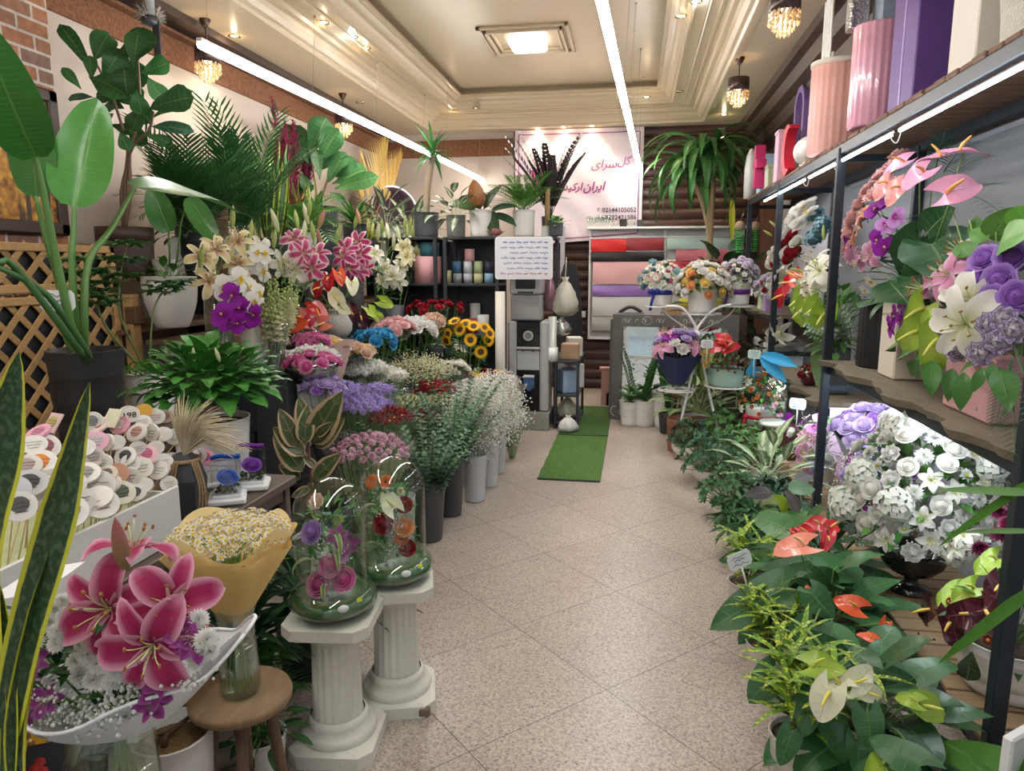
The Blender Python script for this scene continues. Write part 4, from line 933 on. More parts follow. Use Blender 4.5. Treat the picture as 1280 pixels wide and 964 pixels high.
arrange(t,[('hydrangea_bloom',H_WHT,1.0,3),('chrysanthemum_bloom',MM_WHT,1.35,4),('rose_bloom',RS_WHT,1.35,3),('carnation_bloom',C_WHT,1.3,3),('alstroemeria_bloom',AL_WHT,1.5,3),('daisy_bloom',DAISYB,1.3,2)],120,.3,.45,(0,0,.42),.3,jr=.05,leaves=40)
gyp(t,'baby_breath',[Vector((.29*math.cos(a),.29*math.sin(a),.3+U(-.08,.1)))for a in[i*.5 for i in range(13)]],.005,30,.045)
t=thing('flower_arrangement','white pot of dark burgundy anthuriums, burgundy chrysanthemums and lime anthuriums on the near planks','flower arrangement',(1.41,2.72,.107));pot(t,M_WHITEC,.15,.185,.2,rib=flute(28,.02),n=84);C4=(1.42,2.75,.35)
for px,py,x,s,r in((1160,765,1.2,1.1,.6),(1192,782,1.2,1.1,1.4),(1215,768,1.22,1.2,0),(1238,770,1.24,1.1,2),(1248,738,1.3,1.0,1)):put(t,'anthurium_bloom',A_BURG,px,py,C4,s,x=x,face=.9,roll=r+2,sub='spadix')
for px,py,x in((1192,742,1.26),(1212,738,1.27),(1240,702,1.34)):put(t,'anthurium_bloom',A_GRN,px,py,C4,1.0,x=x,d=(-.3,-.5,.9),roll=2.5,sub='spadix')
for px,py,x in((1225,686,1.35),(1248,640,1.38),(1262,655,1.38),(1268,625,1.4),(1250,668,1.37)):put(t,'chrysanthemum_bloom',MM_BURG,px,py,C4,1.0,x=x,face=.7)
for px,py in((1178,745),(1186,752),(1235,800),(1150,795)):put(t,'small_daisy',MM_RED,px,py,C4,1.2,x=1.23)
for px,py in((1198,690),(1206,672)):put(t,'lily_bloom',L_WHT,px,py,C4,.6,x=1.34,face=.7)
greens(t,[(1215,815,1208,852,1.22,1.2,.75)],c=(.03,.045,.02),kind='obov');bushleaves(t,30,.17,.25,.2,.11,.05,'lance',G3,M_LEAF,'foliage')
t=thing('flower_arrangement','white fluted pot of purple orchids and lavender blooms left of the white dome','flower arrangement',(1.41,4.2,.107));pot(t,M_WHITEC,.155,.17,.25,rib=flute(34,.03),n=102)
arrange(t,[('orchid_bloom',O_PURP,1.2,3),('hydrangea_bloom',H_LAV,.8,2),('lisianthus_bloom',RS_LIL,1.1,4),('rose_bloom',RS_PURP,.85,2),('alstroemeria_bloom',AL_PURP,1.3,1)],46,.19,.36,(0,0,.26),.1)
gyp(t,'baby_breath',[Vector((-.19+U(-.03,.03),U(-.16,.1),.2+.05*i))for i in range(7)],.005,26,.035)
t=bunch('wrapped_bouquet','lavender bouquet in pale blue paper standing behind the white dome',(1.5,4.62,.107),[('lisianthus_bloom',RS_LIL,1.3,4),('rose_bloom',RS_PURP,1.1,2),('alstroemeria_bloom',AL_PURP,1.3,1)],22,h=.6,R=.16,H=.1,filmmat=pm('pale_blue_paper',(.52,.58,.72),.6),over=.0,lean=(.25,-.1))
t=thing('flower_arrangement','beige pot of pink lilies, purple orchids and white blooms by the black post, low shelf','flower arrangement',(1.36,5.32,.107));pot(t,pm('beige_ceramic',(.5,.46,.38),.4),.09,.11,.17,rib=flute(20,.03),n=60);C7=(1.42,5.4,.35)
for px,py,me,nm,s in((985,525,O_PURP,'orchid_bloom',1.1),(1003,530,O_PURP,'orchid_bloom',1),(1025,520,O_LIL,'orchid_bloom',1),(1018,535,O_LIL,'orchid_bloom',1),(1010,548,L_PINK,'lily_bloom',1),(1000,565,L_PINK,'lily_bloom',1),(992,542,C_WHT,'carnation_bloom',1),(985,570,O_PINK,'orchid_bloom',1),(995,590,C_WHT,'carnation_bloom',1),(1012,588,O_PINK,'orchid_bloom',1),(1026,560,RS_LIL,'lisianthus_bloom',1),(1022,585,H_LAV,'hydrangea_bloom',.7),(984,552,O_PINK,'orchid_bloom',1),(1030,540,C_WHT,'carnation_bloom',1),(1035,575,C_WHT,'carnation_bloom',1)):put(t,nm,me,px,py,C7,s*1.25,x=1.27)
bushleaves(t,26,.13,.3,.2,.1,.035,'lance',G1,M_LEAF,'foliage');gyp(t,'baby_breath',[Vector((-.08,-.1+i*.05,.28+i*.03))for i in range(6)],.005,24,.04)
def pricetag(lab,p,ang=0,s=1.0,mat=M_WHITEP,stick=.16,tilt=0.0,lines=3,rot=0.0):
 t=thing('price_tag',lab,'price tag',p);t.rotation_euler=Euler((tilt,rot,ang));m=MB();w,h=.035*s,.024*s
 prism(m,[(-w,-h*.6),(-w*.8,-h),(w*.8,-h),(w,-h*.6),(w,h*.6),(w*.8,h),(-w*.8,h),(-w,h*.6)],.002,M=T(0,0,stick)@RX(PI/2));m.build('card',mat,t)
 m=MB();tube(m,[(0,.002,-.02),(0,.002,stick)],.003*s,5);m.build('stick',M_WHITEP,t)
 m=MB()
 for k in range(lines):
  z=stick+h*(.5-k*.5);x0=w*U(.4,.7);n=9;tube(m,[(x0-2*x0*i/n,-.0028,z+h*U(-.16,.16))for i in range(n+1)],.0009*s,4,k=2)
 m.build('handwriting',pm('blue_ink',(.05,.06,.16),.6),t);return t
pricetag('mint price card above the pink lily pot on the low shelf',at(997,505,x=1.26)-Vector((0,0,.16)),-.5,1.8,pm('mint_card',(.6,.78,.74),.6))
carton('pink_card_sheet','pink sheet of card leaning behind the pink lily pot',(1.52,5.5,.107),(.02,.5,.62),pm('pink_sheet',(.7,.5,.72),.6),cat='card sheet')
carton('wood_block','small wooden block beside the pink lily pot on the low shelf',at(978,592,z=.107),(.07,.1,.1),M_PLANK,cat='block')
t=thing('flower_arrangement','tall cascade of white lilies, dark red roses and lime anthuriums in a dark vase','flower arrangement',(1.36,5.12,.802));m=MB();box(m,0,0,.16,.15,.15,.32,b=.01);m.build('vase',pm('charcoal_vase',(.06,.065,.06),.4),t);C8=(1.5,5.25,1.45)
greens(t,[(1024,418,1022,488,1.24,1.24,.3)],c=(.12,.2,.08),W=.3,kind='lance',bend=.05)
for px,py in((1000,262),(1008,256),(993,272),(1003,272),(1011,268),(988,285),(999,281),(1007,262),(980,292)):put(t,'orchid_bloom',O_WHT,px,py,C8,2.0,x=1.3)
for px,py in((992,297),(983,308),(976,316),(998,318),(988,325),(972,330),(990,316)):put(t,'rose_bloom',RS_RED,px,py,C8,1.6,x=1.28)
for px,py in((998,305),(985,318),(975,324),(966,330)):put(t,'rose_bloom',RS_WHT,px,py,C8,1.7,x=1.27)
for px,py,s in((1012,350,1),(1022,365,1),(1026,340,1),(1005,362,.8),(980,345,.8),(970,318,.8),(972,360,.9),(976,415,.9),(968,422,.8),(1020,330,.9)):put(t,'lily_bloom',L_WHT,px,py,C8,s*1.6,x=1.27,face=.6)
for px,py,r in((986,355,2),(976,372,2.4),(995,345,1)):put(t,'anthurium_bloom',A_RED,px,py,C8,1.9,x=1.24,face=1.2,roll=r,sub='spadix')
for px,py,r in((1000,378,2.6),(1018,388,2.4),(1028,398,2.8),(1004,390,2.6)):put(t,'anthurium_bloom',A_GRN,px,py,C8,2.0,x=1.23,face=1.4,roll=r,sub='spadix')
for px,py in((1026,292),(1018,300),(1030,282),(1020,270)):put(t,'hydrangea_bloom',H_BLUE,px,py,C8,1.2,x=1.4)
for px,py,d in((965,295,(-.8,-.2,.5)),(1002,340,(-.9,-.2,.3)),(1030,300,(-.1,0,1)),(972,285,(-.7,0,.6))):put(t,'lily_bud',BUD_G,px,py,C8,1.2,x=1.24,d=d)
bushleaves(t,90,.17,.55,.3,.12,.055,'lance',(.09,.24,.06),M_LEAF,'foliage',low=.1);m=MB()
for i in range(12):euc(m,(U(-.1,.1),U(-.1,.1),.35),sph(U(PI*.65,PI*1.5),U(.5,1.3)),U(.2,.42),(.3,.42,.32),14,.02)
m.build('eucalyptus_sprig',M_LEAFP,t)
t=thing('glass_bowl_arrangement','small dark glass bowl of burgundy blooms left of the tall cascade','flower arrangement',(1.27,5.45,.802));glassvase(t,[(.03,0),(.055,.02),(.06,.06),(.05,.1)],None,pm('burgundy_glass',(.09,.005,.015),.1,coat=.5));arrange(t,[('rose_bloom',RS_RED,.8,1),('daisy',DAISY,.8,1)],14,.07,.06,(0,0,.08),leaves=5)
t=thing('flower_arrangement','orange and white blooms in a white box with red ribbon before the far rack','flower arrangement',(1.1,6.36,.3));m=MB();lathe(m,[(.001,0),(.12,0),(.125,.15),(.12,.16),(.001,.16)],32);m.build('box',M_WHITEC,t);m=MB();lathe(m,[(.1262,.06),(.1275,.06),(.1275,.09),(.1262,.09)],32);ball(m,(-.125,-.03,.07),.03,n=8,m=6);tube(m,[(-.13,-.03,.07),(-.14,-.05,.02),(-.13,-.05,-.06)],.012,5,k=3);m.build('ribbon',M_RED,t)
arrange(t,[('gerbera_bloom',GERB,.8,4),('alstroemeria_bloom',AL_WHT,1.0,3),('chrysanthemum_bloom',MM_GRN,1.0,1),('small_daisy',MM_RED,1.4,2)],50,.19,.26,(0,0,.2),.3)
carton('plinth_box','dark brown block carrying the white ribboned flower box, by the far rack',(1.1,6.36,0),(.28,.28,.298),M_DARKWOOD,cat='plinth')
def domebell(nm,lab,p,r,h,blooms,fill,base=None):
 t=thing(nm,lab,'glass dome',p);m=MB();lathe(m,base or[(.001,0),(r*1.1,0),(r*1.12,.015),(r*1.02,.03),(.001,.03)],32);m.build('base',M_WHITEC,t)
 m=MB();lathe(m,[(r,.03)]+[(r,.03+(h-r)*k/3)for k in(1,2,3)]+[(r*math.cos(a),h-r+.03+r*math.sin(a))for a in[PI/2*k/8 for k in range(1,8)]]+[(.001,h+.03)],36);m.build('glass',M_GLASS,t)
 for i,(nm2,me,s)in enumerate(blooms):bloom(t,nm2,me,(r*.5*math.cos(i*2.4),r*.5*math.sin(i*2.4),.08+(h-.16)*i/len(blooms)),(math.cos(i*2.4)*.6-.4,math.sin(i*2.4)*.6-.7,.5),s)
 m=MB()
 for i in range(fill):leaf(m,(0,0,.05+U(0,h*.6)),sph(i*2.4,.5),r*.8,r*.25,'lance',G1,nl=3,nw=2)
 m.build('foliage',M_LEAFP,t);return t
carton('plinth_box','dark red-brown box under the small glass dome by the far rack',(1.2,6.0,.107),(.24,.24,.27),pm('maroon_box',(.07,.02,.015),.4),cat='plinth')
domebell('glass_dome','small glass dome of pink blooms on a white saucer at the far rack post',(1.14,6.0,.379),.1,.34,[('orchid_bloom',O_PINK,.7),('rose_bloom',RS_LIL,.8),('orchid_bloom',O_PINK,.7),('rose_bloom',RS_PINK,.8)],26)
t=thing('flower_arrangement','white and blue daisies over a blue ribbon bow, front of the far rack','flower arrangement',(1.1,6.86,.1));pot(t,pm('dark_green_pot',(.03,.06,.05),.5),.1,.13,.42)
arrange(t,[('daisy_bloom',DAISYB,1.1,2),('blue_chrysanthemum',MM_DBL,1.3,1),('alstroemeria_bloom',AL_WHT,1,1)],24,.16,.14,(0,0,.42));m=MB()
for px,py,px2,py2 in((945,448,922,466),(945,448,935,475),(950,445,965,440),(950,447,962,455)):a,b=rel(t,at(px,py,x=1.0)),rel(t,at(px2,py2,x=.96));leaf(m,a,b-a,(b-a).length,.09,'obov',(.05,.42,.75),up=(-.3,-1,.3),cup=.4)
m.build('ribbon_bow',M_PETAL,t);pricetag('mint price card on the blue ribbon bow, far rack',at(943,443,x=.97)-Vector((0,0,.16)),-.4,1.5,MATS['mint_card'])
for lab,p,c in(('mint green box of white and lilac blooms on the far upper board',(1.3,7.5,1.242),(.5,.68,.42)),('lilac box of white blooms with dark red ones on the far upper board',(1.28,7.1,1.242),(.48,.32,.6))):
 t=thing('flower_arrangement',lab,'flower arrangement',p);m=MB();box(m,0,0,.08,.15,.17,.16);m.build('box',pm(lab[:8],c,.5),t);arrange(t,[('carnation_bloom',C_WHT,.9,3),('hydrangea_bloom',H_MIX,.7,2),('rose_bloom',RS_RED if 'dark' in lab else MM_GRN,.8,1),('alstroemeria_bloom',AL_WHT,1,2)],30,.15,.17,(0,0,.17),.2)
for lab,px,py in(('string of bright green beads hanging from a coconut shell at the rack end',925,300),('second string of green beads hanging inside the rack end post',944,300)):
 p=at(px,285,x=1.08 if px<930 else 1.3);t=thing('bead_plant',lab,'hanging plant',p);m=MB()
 for i in range(14):
  a=U(0,6.28)
  for j in range(10):dot(m,(.035*math.cos(a)*(1-j*.03),.035*math.sin(a),-.02-j*.026),.011,jit((.1,.5,.12),.2))
 m.build('strands',M_PETAL,t);m=MB();ball(m,(0,0,.02),.055,n=14,m=8);m.build('shell',pm('coconut_shell',(.35,.24,.15),.7,bump=.4),t);m=MB();tube(m,[(0,0,.07),(.06,.03,2.3-p.z)],.002,4);m.build('cord',M_WIRE,t)
for lab,p,s,c in(('pale grey storage box on the far lower board, behind the wire stand',(1.42,7.2,.662),(.3,.4,.26),(.6,.62,.64)),('white storage box on the far lower board, at its far end',(1.42,7.8,.662),(.3,.36,.26),(.66,.66,.68))):carton('storage_box',lab,p,s,pm('st'+lab[:4],c,.5))
for lab,x,y,nl in(('black-leaved trailing plant in front of the pale storage box',1.26,6.9,16),('black-leaved plant at the far end of the lower board',1.24,7.55,14)):
 t=thing('potted_plant',lab,'potted plant',(x,y,.662));pot(t,M_BLACK,.05,.065,.1);bushleaves(t,nl,.18,.25,.1,.12,.08,'ovate',(.012,.02,.014),M_LEAFG)
def potted(lab,p,potmat=None,r0=.07,r1=.085,h=.13,nm='potted_plant',cat='potted plant',group=None,**k):
 t=thing(nm,lab,cat,p,0,group);pot(t,potmat or M_WHITEC,r0,r1,h,**k);return t
M_POTB=pm('beige_plastic',(.6,.56,.5),.45)
for lab,x,y,n,L in(('gold-speckled narrow-leaved croton in a beige pot, nearest on the floor',.56,2.22,50,.29),('gold-speckled croton in a beige pot, second from the front',.57,2.8,26,.2),('gold-speckled croton in a beige pot behind the tagged anthurium leaf',.57,3.38,28,.21)):
 t=potted(lab,(x,y,0),M_POTB,.065,.09,.16,nm='croton',cat='potted croton')
 m=MB()
 for i in range(9):
  a=i*.7;q=sph(a,U(.85,1.4));tube(m,[(0,0,.14),q*L*.45+Vector((0,0,.14)),q*L*.8+Vector((0,0,.16))],.003,4,(.2,.25,.06),cap=False)
  for j in range(n//3):p_=q*L*(.25+.55*j/(n//5))+Vector((0,0,.15));leaf(m,p_,sph(a+j*2.4,U(.1,.9))+q*.3,U(.12,.18),.021,'strap',(.12,.27,.02),nl=5,nw=2,bend=U(.4,1.1),fold=.2,jv=.3)
 m.build('foliage',M_CROTON,t)
def hero(t,leaves,c=G3,W=.95,mat=M_LEAFG,lobe=.38,kind='heart',root=(0,0,.12)):
 """heart leaves given by attachment and tip in the photograph with their heights"""
 for ax,ay,az,tx,ty,tz,*w in leaves:
  a,b=at(ax,ay,z=az),at(tx,ty,z=tz);d=b-a;L=d.length*1.12
  leafparts(t,[(root,a-t.location,d,L,L*(w[0]if w else W),dict(c=c if len(w)<2 else w[1],up=(EYE-a).normalized()*.9+Vector((0,0,.5)),kind=kind,lobe=lobe,nl=10,nw=6,bend=.35,fold=.12,wave=.03))],mat)
t=potted('large anthurium with cream-white and green spathes, nearest at the rack foot',(.8,2.32,0),M_POTB,.09,.12,.18,nm='anthurium',cat='potted anthurium')
bushleaves(t,34,.27,.3,.12,.19,.16,'heart',(.03,.11,.035),M_LEAFG,'leaf',bend=.5,fold=.12,lobe=.38,el=(.9,-.7),nl=8,parts=True)
hero(t,[(1084,891,.42,1090,936,.34,.9),(1015,862,.36,1005,916,.26,.75),(1035,892,.3,1056,950,.2,.7),(1072,926,.26,1076,972,.18,.7),(970,840,.32,938,874,.24,.9),(1086,832,.4,1064,806,.42,.9),(1030,809,.38,1082,838,.3,.55),(1150,958,.36,1090,921,.38,.75),(1110,960,.3,1060,975,.24,.7),(1100,838,.34,1150,850,.3,.4),(990,915,.24,975,955,.15,.7)])
def spathe(t,me,px,py,z,d,s,r,nm='anthurium_bloom'):
 p=at(px,py,z=z)-t.location;bloom(t,nm,me,p,d,s,r,sub='spadix');m=MB();tube(m,[(0,0,.12),p*.55+Vector((0,0,.05)),p],.003,5,(.15,.3,.06),3);m.build('flower_stalk',M_STEM,t)
for a in((1034,872,.46,(-.4,-.9,.35),1.15,2.9),(1072,850,.48,(.1,-.95,.5),.95,-1.0),(1088,866,.45,(.3,-.9,.3),.7,-1.9),(1045,855,.47,(-.1,-.5,.9),.9,1.2)):spathe(t,A_WHT,*a)
for a in((1024,833,.5,(-.2,-.55,.9),1.0,-1.3),(1160,884,.4,(.3,-.8,.5),.95,-2.0),(1140,876,.42,(-.3,-.6,.8),.6,1.6),(1100,958,.3,(.2,-.5,.9),.8,2)):spathe(t,A_GRN,*a)
t=potted('anthurium with coral and orange-red spathes beside the planks',(.86,3.05,0),M_POTB,.09,.12,.18,nm='anthurium',cat='potted anthurium')
bushleaves(t,34,.27,.3,.12,.19,.16,'heart',(.03,.11,.035),M_LEAFG,'leaf',bend=.5,fold=.12,lobe=.38,el=(.9,-.7),nl=8,parts=True)
hero(t,[(1014,742,.42,1040,770,.36,1.1),(984,735,.36,893,777,.22,.55),(980,745,.32,936,767,.24,.6),(1016,784,.4,984,828,.28,.8),(1042,712,.38,1066,696,.38,1.0),(990,711,.36,938,723,.3,.6),(1040,790,.32,1062,800,.28,.9),(960,760,.28,925,800,.16,.6),(1070,745,.28,1100,735,.26,.8),(1000,760,.26,985,790,.18,.8)])
spathe(t,A_CORAL,998,683,.52,(-.1,-.5,.95),1.25,1.9);spathe(t,A_ORNG,1066,757,.42,(-.2,-.75,.6),1.0,1.35);spathe(t,A_ORNG,1106,780,.34,(.3,-.4,.4),.6,2);spathe(t,A_ORNG,1086,797,.34,(0,-.3,.9),.6,1);spathe(t,A_ORNG,1010,742,.34,(0,-.6,.3),.5,0)
t=potted('anthurium with deep red spathes in front of the white fluted pot',(.98,3.62,0),M_POTB,.085,.11,.17,nm='anthurium',cat='potted anthurium')
bushleaves(t,34,.27,.3,.12,.19,.16,'heart',(.03,.11,.035),M_LEAFG,'leaf',bend=.5,fold=.12,lobe=.38,el=(.9,-.7),nl=8,parts=True)
hero(t,[(982,661,.4,943,643,.42,.8,(.06,.2,.06)),(1000,655,.4,975,640,.4,.9,(.05,.17,.05)),(952,692,.34,900,697,.28,.5),(1050,690,.34,1070,690,.3,.8),(965,675,.34,940,690,.28,.6,(.2,.36,.04)),(985,680,.3,965,690,.26,.7,(.16,.34,.05))])
for a in((1022,655,.47,(-.3,-.7,.7),.95,1.6),(1040,658,.48,(.4,-.6,.8),.9,-1.4),(1034,674,.44,(.1,-.9,.5),.85,2.8),(1006,664,.46,(-.5,-.6,.6),.8,1.4),(992,665,.45,(-.8,-.5,.3),.5,1.2)):spathe(t,A_RED,*a)
pricetag('white price tag on a stick among the anthurium leaves by the aisle',at(938,744,z=.3),.35,1.5,stick=.17,rot=-.35)
t=potted('dark green compact dracaena by the aisle, behind the price tag',(.68,4.05,0),M_WHITEC,.08,.1,.16,nm='dracaena',cat='potted dracaena');rosettes(t,16,.16,.16,.16,G3,.16,.03,14,'lance',mat=M_LEAFG,bend=.9)
t=potted('second compact dracaena, half hidden by the rubber plant',(.86,4.42,0),M_WHITEC,.08,.1,.16,nm='dracaena',cat='potted dracaena');rosettes(t,12,.14,.2,.16,(.02,.07,.035),.17,.035,12,'lance',mat=M_LEAFG,bend=.9)
t=potted('rubber plant with dark purple-grey and lime leaves beside the low planks',(1.0,4.1,0),M_POTB,.08,.1,.17,nm='rubber_plant',cat='potted rubber plant')
hero(t,[(1000,640,.46,985,615,.56,.45,(.09,.07,.08)),(985,640,.4,975,622,.5,.5,(.3,.4,.03)),(965,615,.42,935,617,.42,.5,(.07,.055,.075)),(1010,650,.42,1027,630,.5,.4,(.06,.17,.04)),(975,625,.36,930,628,.34,.4,(.25,.26,.1)),(980,650,.36,950,640,.38,.5,(.16,.3,.04)),(995,600,.44,1016,592,.46,.5,(.1,.1,.1)),(985,612,.5,1020,607,.5,.45,(.12,.24,.12))],kind='ovate',lobe=0,mat=M_LEAF)
t=potted('silver-leaved aglaonema beside the rack post',(.95,5.05,0),M_WHITEC,.09,.11,.18,nm='aglaonema',cat='potted aglaonema');bushleaves(t,34,.24,.3,.2,.26,.085,'lance',(.14,.22,.1),M_AGLA,'leaf',bend=.7,el=(1.3,.1),parts=True)
M_BOWL=pm('white_bowl',(.74,.72,.67),.4,coat=.2)
def bowlplant(lab,x,y,c,R,H,n,ll=.05,lw=.022,z=.05,soil=M_MOSS):
 t=potted(lab,(x,y,0),M_BOWL,.09,.15,.12,nm='bowl_plant',cat='bowl of plants',belly=.02,soilmat=soil,wall=.014);rosettes(t,n,R,H,.12,c,ll,lw,9,'obov',mat=M_LEAFG);return t
bowlplant('mound of dark jade rosettes in a white bowl by the aisle, nearest of the bowls',.68,4.72,(.035,.13,.04),.24,.22,60)
bowlplant('mound of blue-green jade rosettes in a white bowl, middle of the bowls',.62,5.52,(.03,.11,.05),.25,.27,70)
bowlplant('mound of dark rosettes in a white bowl, farthest of the bowls',.5,6.28,(.03,.09,.045),.18,.2,44)
bowlplant('bright green jade mound between the middle bowl and the rack',.93,5.72,(.08,.22,.05),.26,.3,64,.055,.026)
bowlplant('bright green jade mound with one red tip near the ribboned flower box',.8,6.45,(.08,.22,.05),.2,.28,46,.055,.026)
t=potted('dieffenbachia with yellow-green flecked leaves in a pale grey pot under the wire stand',(.62,6.78,0),pm('pale_grey_pot',(.55,.57,.6),.4),.13,.15,.27,nm='dieffenbachia',cat='potted dieffenbachia');bushleaves(t,46,.34,.42,.32,.27,.1,'ovate',(.1,.2,.05),plantmat('leaf_dieff',.4,vein=.7,nvein=8,vcol=(.5,.58,.25),center=(.38,.46,.2),trans=.12),'leaf',bend=.8,el=(1.2,-.1),parts=True)
for lab,x,y,r,h,nf,L,c in(('ribbed white pot with one tall leafy spike, left of the mirror front pots',-.02,7.52,.12,.26,1,.5,M_WHITEC),('white pot with leafy spikes, middle of the mirror front pots',.13,7.5,.115,.28,3,.42,M_WHITEC),('taller white pot with dark leafy stems, right of the mirror front pots',.33,7.5,.13,.38,5,.38,M_WHITEC),('small black pot with sparse dark leaves in front of the white pots',.36,7.2,.1,.2,4,.4,M_BLACK)):
 t=potted(lab,(x,y,0),c,r*.8,r,h,nm='zz_plant',cat='potted zz plant',rib=flute(22,.03)if 'ribbed' in lab else None,n=66);m=MB()
 for i in range(nf):
  zzfrond(m,(U(-.02,.02),U(-.02,.02),h-.02),Vector((U(-.2,.2),U(-.2,.2),1)),L*U(.85,1.1),(.04,.15,.04),.25,13,.075,.03)
  for j in range(10 if nf<4 else 4):a=j*2.4;leaf(m,(0,0,h+L*.9*j/10),sph(a,.7),.09,.03,'lance',(.05,.18,.04),nl=4,nw=2)
 if nf<4:
  for i in range(8):zzfrond(m,(U(-.03,.03),U(-.03,.03),h-.02),sph(i*.8,.8),.2,(.05,.17,.04),.5,7,.05,.024)
 m.build('foliage',M_LEAFG,t)
t=thing('wooden_stool','low brown round stool behind the black pot','stool',(.48,7.35,0));m=MB();lathe(m,[(.001,.36),(.15,.36),(.155,.375),(.15,.4),(.001,.4)],28);m.build('seat',M_PLANK,t)
for a in(0,2.1,4.2):m=MB();tube(m,[(.11*math.cos(a),.11*math.sin(a),.36),(.15*math.cos(a),.15*math.sin(a),0)],.014,6);m.build('leg',M_DARKWOOD,t)
t=potted('strap-leaved plant in a big white pot at the lower right corner, blades crossing the rack',(1.0,1.55,0),M_WHITEC,.13,.17,.3,nm='strap_plant',cat='potted plant')
for(a,b,za),(c_,d_,zc),w,bd in(((1300,618,1.0),(1166,608,.98),.03,.1),((1310,590,1.15),(1160,684,.84),.026,.15),((1300,730,.9),(1165,832,.58),.034,.1),((1310,978,.5),(1150,925,.42),.11,.2),((1300,665,.95),(1190,662,.9),.02,.1)):
 p,q=at(a,b,y=1.9),at(c_,d_,y=2.15);m=MB();tube(m,[(0,0,.28),(p-t.location)*.55+Vector((0,0,.2)),p-t.location],[.012,w*.1],6,(.1,.25,.05),4);leaf(m,p-t.location,q-p,(q-p).length,w,'strap',(.07,.21,.03),up=(-.2,-.7,.7),nl=10,nw=2,bend=bd,fold=.2);m.build('leaf',M_LEAFP,t)
strapplant(t,9,.4,.04,.28,G1,name='foliage')
carton('white_card','white curved card standing in the lower right corner beside the near rack post',(1.14,2.03,0),(.03,.3,.4),M_WHITEP,cat='card',rz=-.9)
M_TAN=pm('pine_slats',(.48,.29,.12),.55,var=.3,scale=5,stretch=(6,6,14))
M_BROWNW=pm('brown_stained_wood',(.13,.07,.04),.5,var=.4,scale=4,stretch=(3,12,12),bump=.15)
M_TABLE=pm('dark_table_wood',(.1,.07,.055),.45,var=.35,scale=4,stretch=(14,2,8))
def table(nm,lab,x0,x1,y0,y1,z,mat=M_TABLE,th=.035,cat='table',leg=.04):
 t=thing(nm,lab,cat,((x0+x1)/2,(y0+y1)/2,0));m=MB();box(m,0,0,z-th/2,x1-x0,y1-y0,th);m.build('tabletop',mat,t);hx,hy=(x1-x0)/2-leg,(y1-y0)/2-leg
 for sx in(-1,1):
  for sy in(-1,1):m=MB();box(m,sx*hx,sy*hy,(z-th)/2,leg,leg,z-th);m.build('leg',mat,t)
 m=MB()
 for s_ in(-1,1):box(m,s_*hx,0,z-th-.03,.02,2*hy,.06);box(m,0,s_*hy,z-th-.03,2*hx,.02,.06)
 m.build('apron',mat,t);return t
table('display_table','dark wooden table with the message picks, white pot and acrylic rose cubes',-2.05,-1.37,1.0,2.66,.8)
table('plant_table','low dark table behind the picks carrying the black ribbed pot',-2.75,-2.12,2.2,3.5,.9)
table('low_table','low table at the lower left corner under the lily bouquet',-1.7,-.97,.62,1.32,.47)
t=thing('framed_picture','framed autumn forest painting in dark wood on the brick pier at the left edge','painting',(-3.2,2.85,2.22));H2,W2=.39,.8
m=MB()
for sy in(-1,1):box(m,0,sy*(W2-.035),0,.045,.07,2*H2,b=.01);box(m,0,0,sy*(H2-.035),.045,2*W2,.07,b=.01)
m.build('frame',M_DARKWOOD,t)
mm,nt,b,o=nodes('autumn_forest');L=nt.links.new;tc=N(nt,'ShaderNodeTexCoord');no=N(nt,'ShaderNodeTexNoise',Scale=16.0,Detail=6.0);L(tc.outputs['Object'],no.inputs[0]);rp=N(nt,'ShaderNodeValToRGB');e=rp.color_ramp.elements;e[0].position=.35;e[0].color=(.03,.02,.01,1);e[1].position=.7;e[1].color=(.75,.42,.04,1);x=e.new(.5);x.color=(.38,.16,.02,1);L(no.outputs[0],rp.inputs[0])
mp=N(nt,'ShaderNodeMapping');mp.inputs['Scale'].default_value=(1,14,.8);L(tc.outputs['Object'],mp.inputs[0]);n2=N(nt,'ShaderNodeTexNoise',Scale=1.0,Detail=2.0);L(mp.outputs[0],n2.inputs[0]);mr=N(nt,'ShaderNodeMapRange');L(n2.outputs[0],mr.inputs[0]);mr.inputs[1].default_value=.56;mr.inputs[2].default_value=.6;mx=N(nt,'ShaderNodeMix',data_type='RGBA');L(mr.outputs[0],mx.inputs[0]);L(rp.outputs[0],mx.inputs[6]);mx.inputs[7].default_value=(.05,.035,.025,1);L(mx.outputs[2],b.inputs['Base Color']);b.inputs['Roughness'].default_value=.5
m=MB();box(m,-.005,0,0,.02,2*W2-.12,2*H2-.12);m.build('canvas',mm,t)
def trellis(lab,x,y0,y1,z0,z1,cells):
 t=thing('trellis',lab,'trellis',(x,(y0+y1)/2,z0));h=z1-z0;w=y1-y0;m=MB()
 for z in(.02,h-.02):box(m,0,0,z,.03,w,.04)
 for s_ in(-1,1):box(m,0,s_*(w/2-.02),h/2,.03,.04,h)
 m.build('frame',M_TAN,t);m=MB();st=.15
 for sg in(-1,1):
  k=-h
  while k<w:
   a0=max(0,-k);a1=min(h,w-k)
   if a1>a0+.02:
    yy=-w/2+k+(a0+a1)/2;zz=(a0+a1)/2;box(m,.006*sg,yy*sg,zz,.008,(a1-a0)*1.414,.034,b=.002,M=T(0,yy*sg,zz)@RX(sg*PI/4)@T(0,-yy*sg,-zz))
   k+=st
 m.build('lattice',M_TAN,t);m=MB();box(m,-.03,0,h/2,.01,w-.02,h-.02);m.build('lattice_dark_sheet',M_BLACK,t);return t  # black sheet added so the lattice openings look dark
trellis('upper pine trellis panel below the autumn painting',-2.92,2.3,3.64,1.53,1.77,4);trellis('lower pine trellis panel behind the black ribbed pot',-2.92,2.3,3.64,.8,1.51,4)
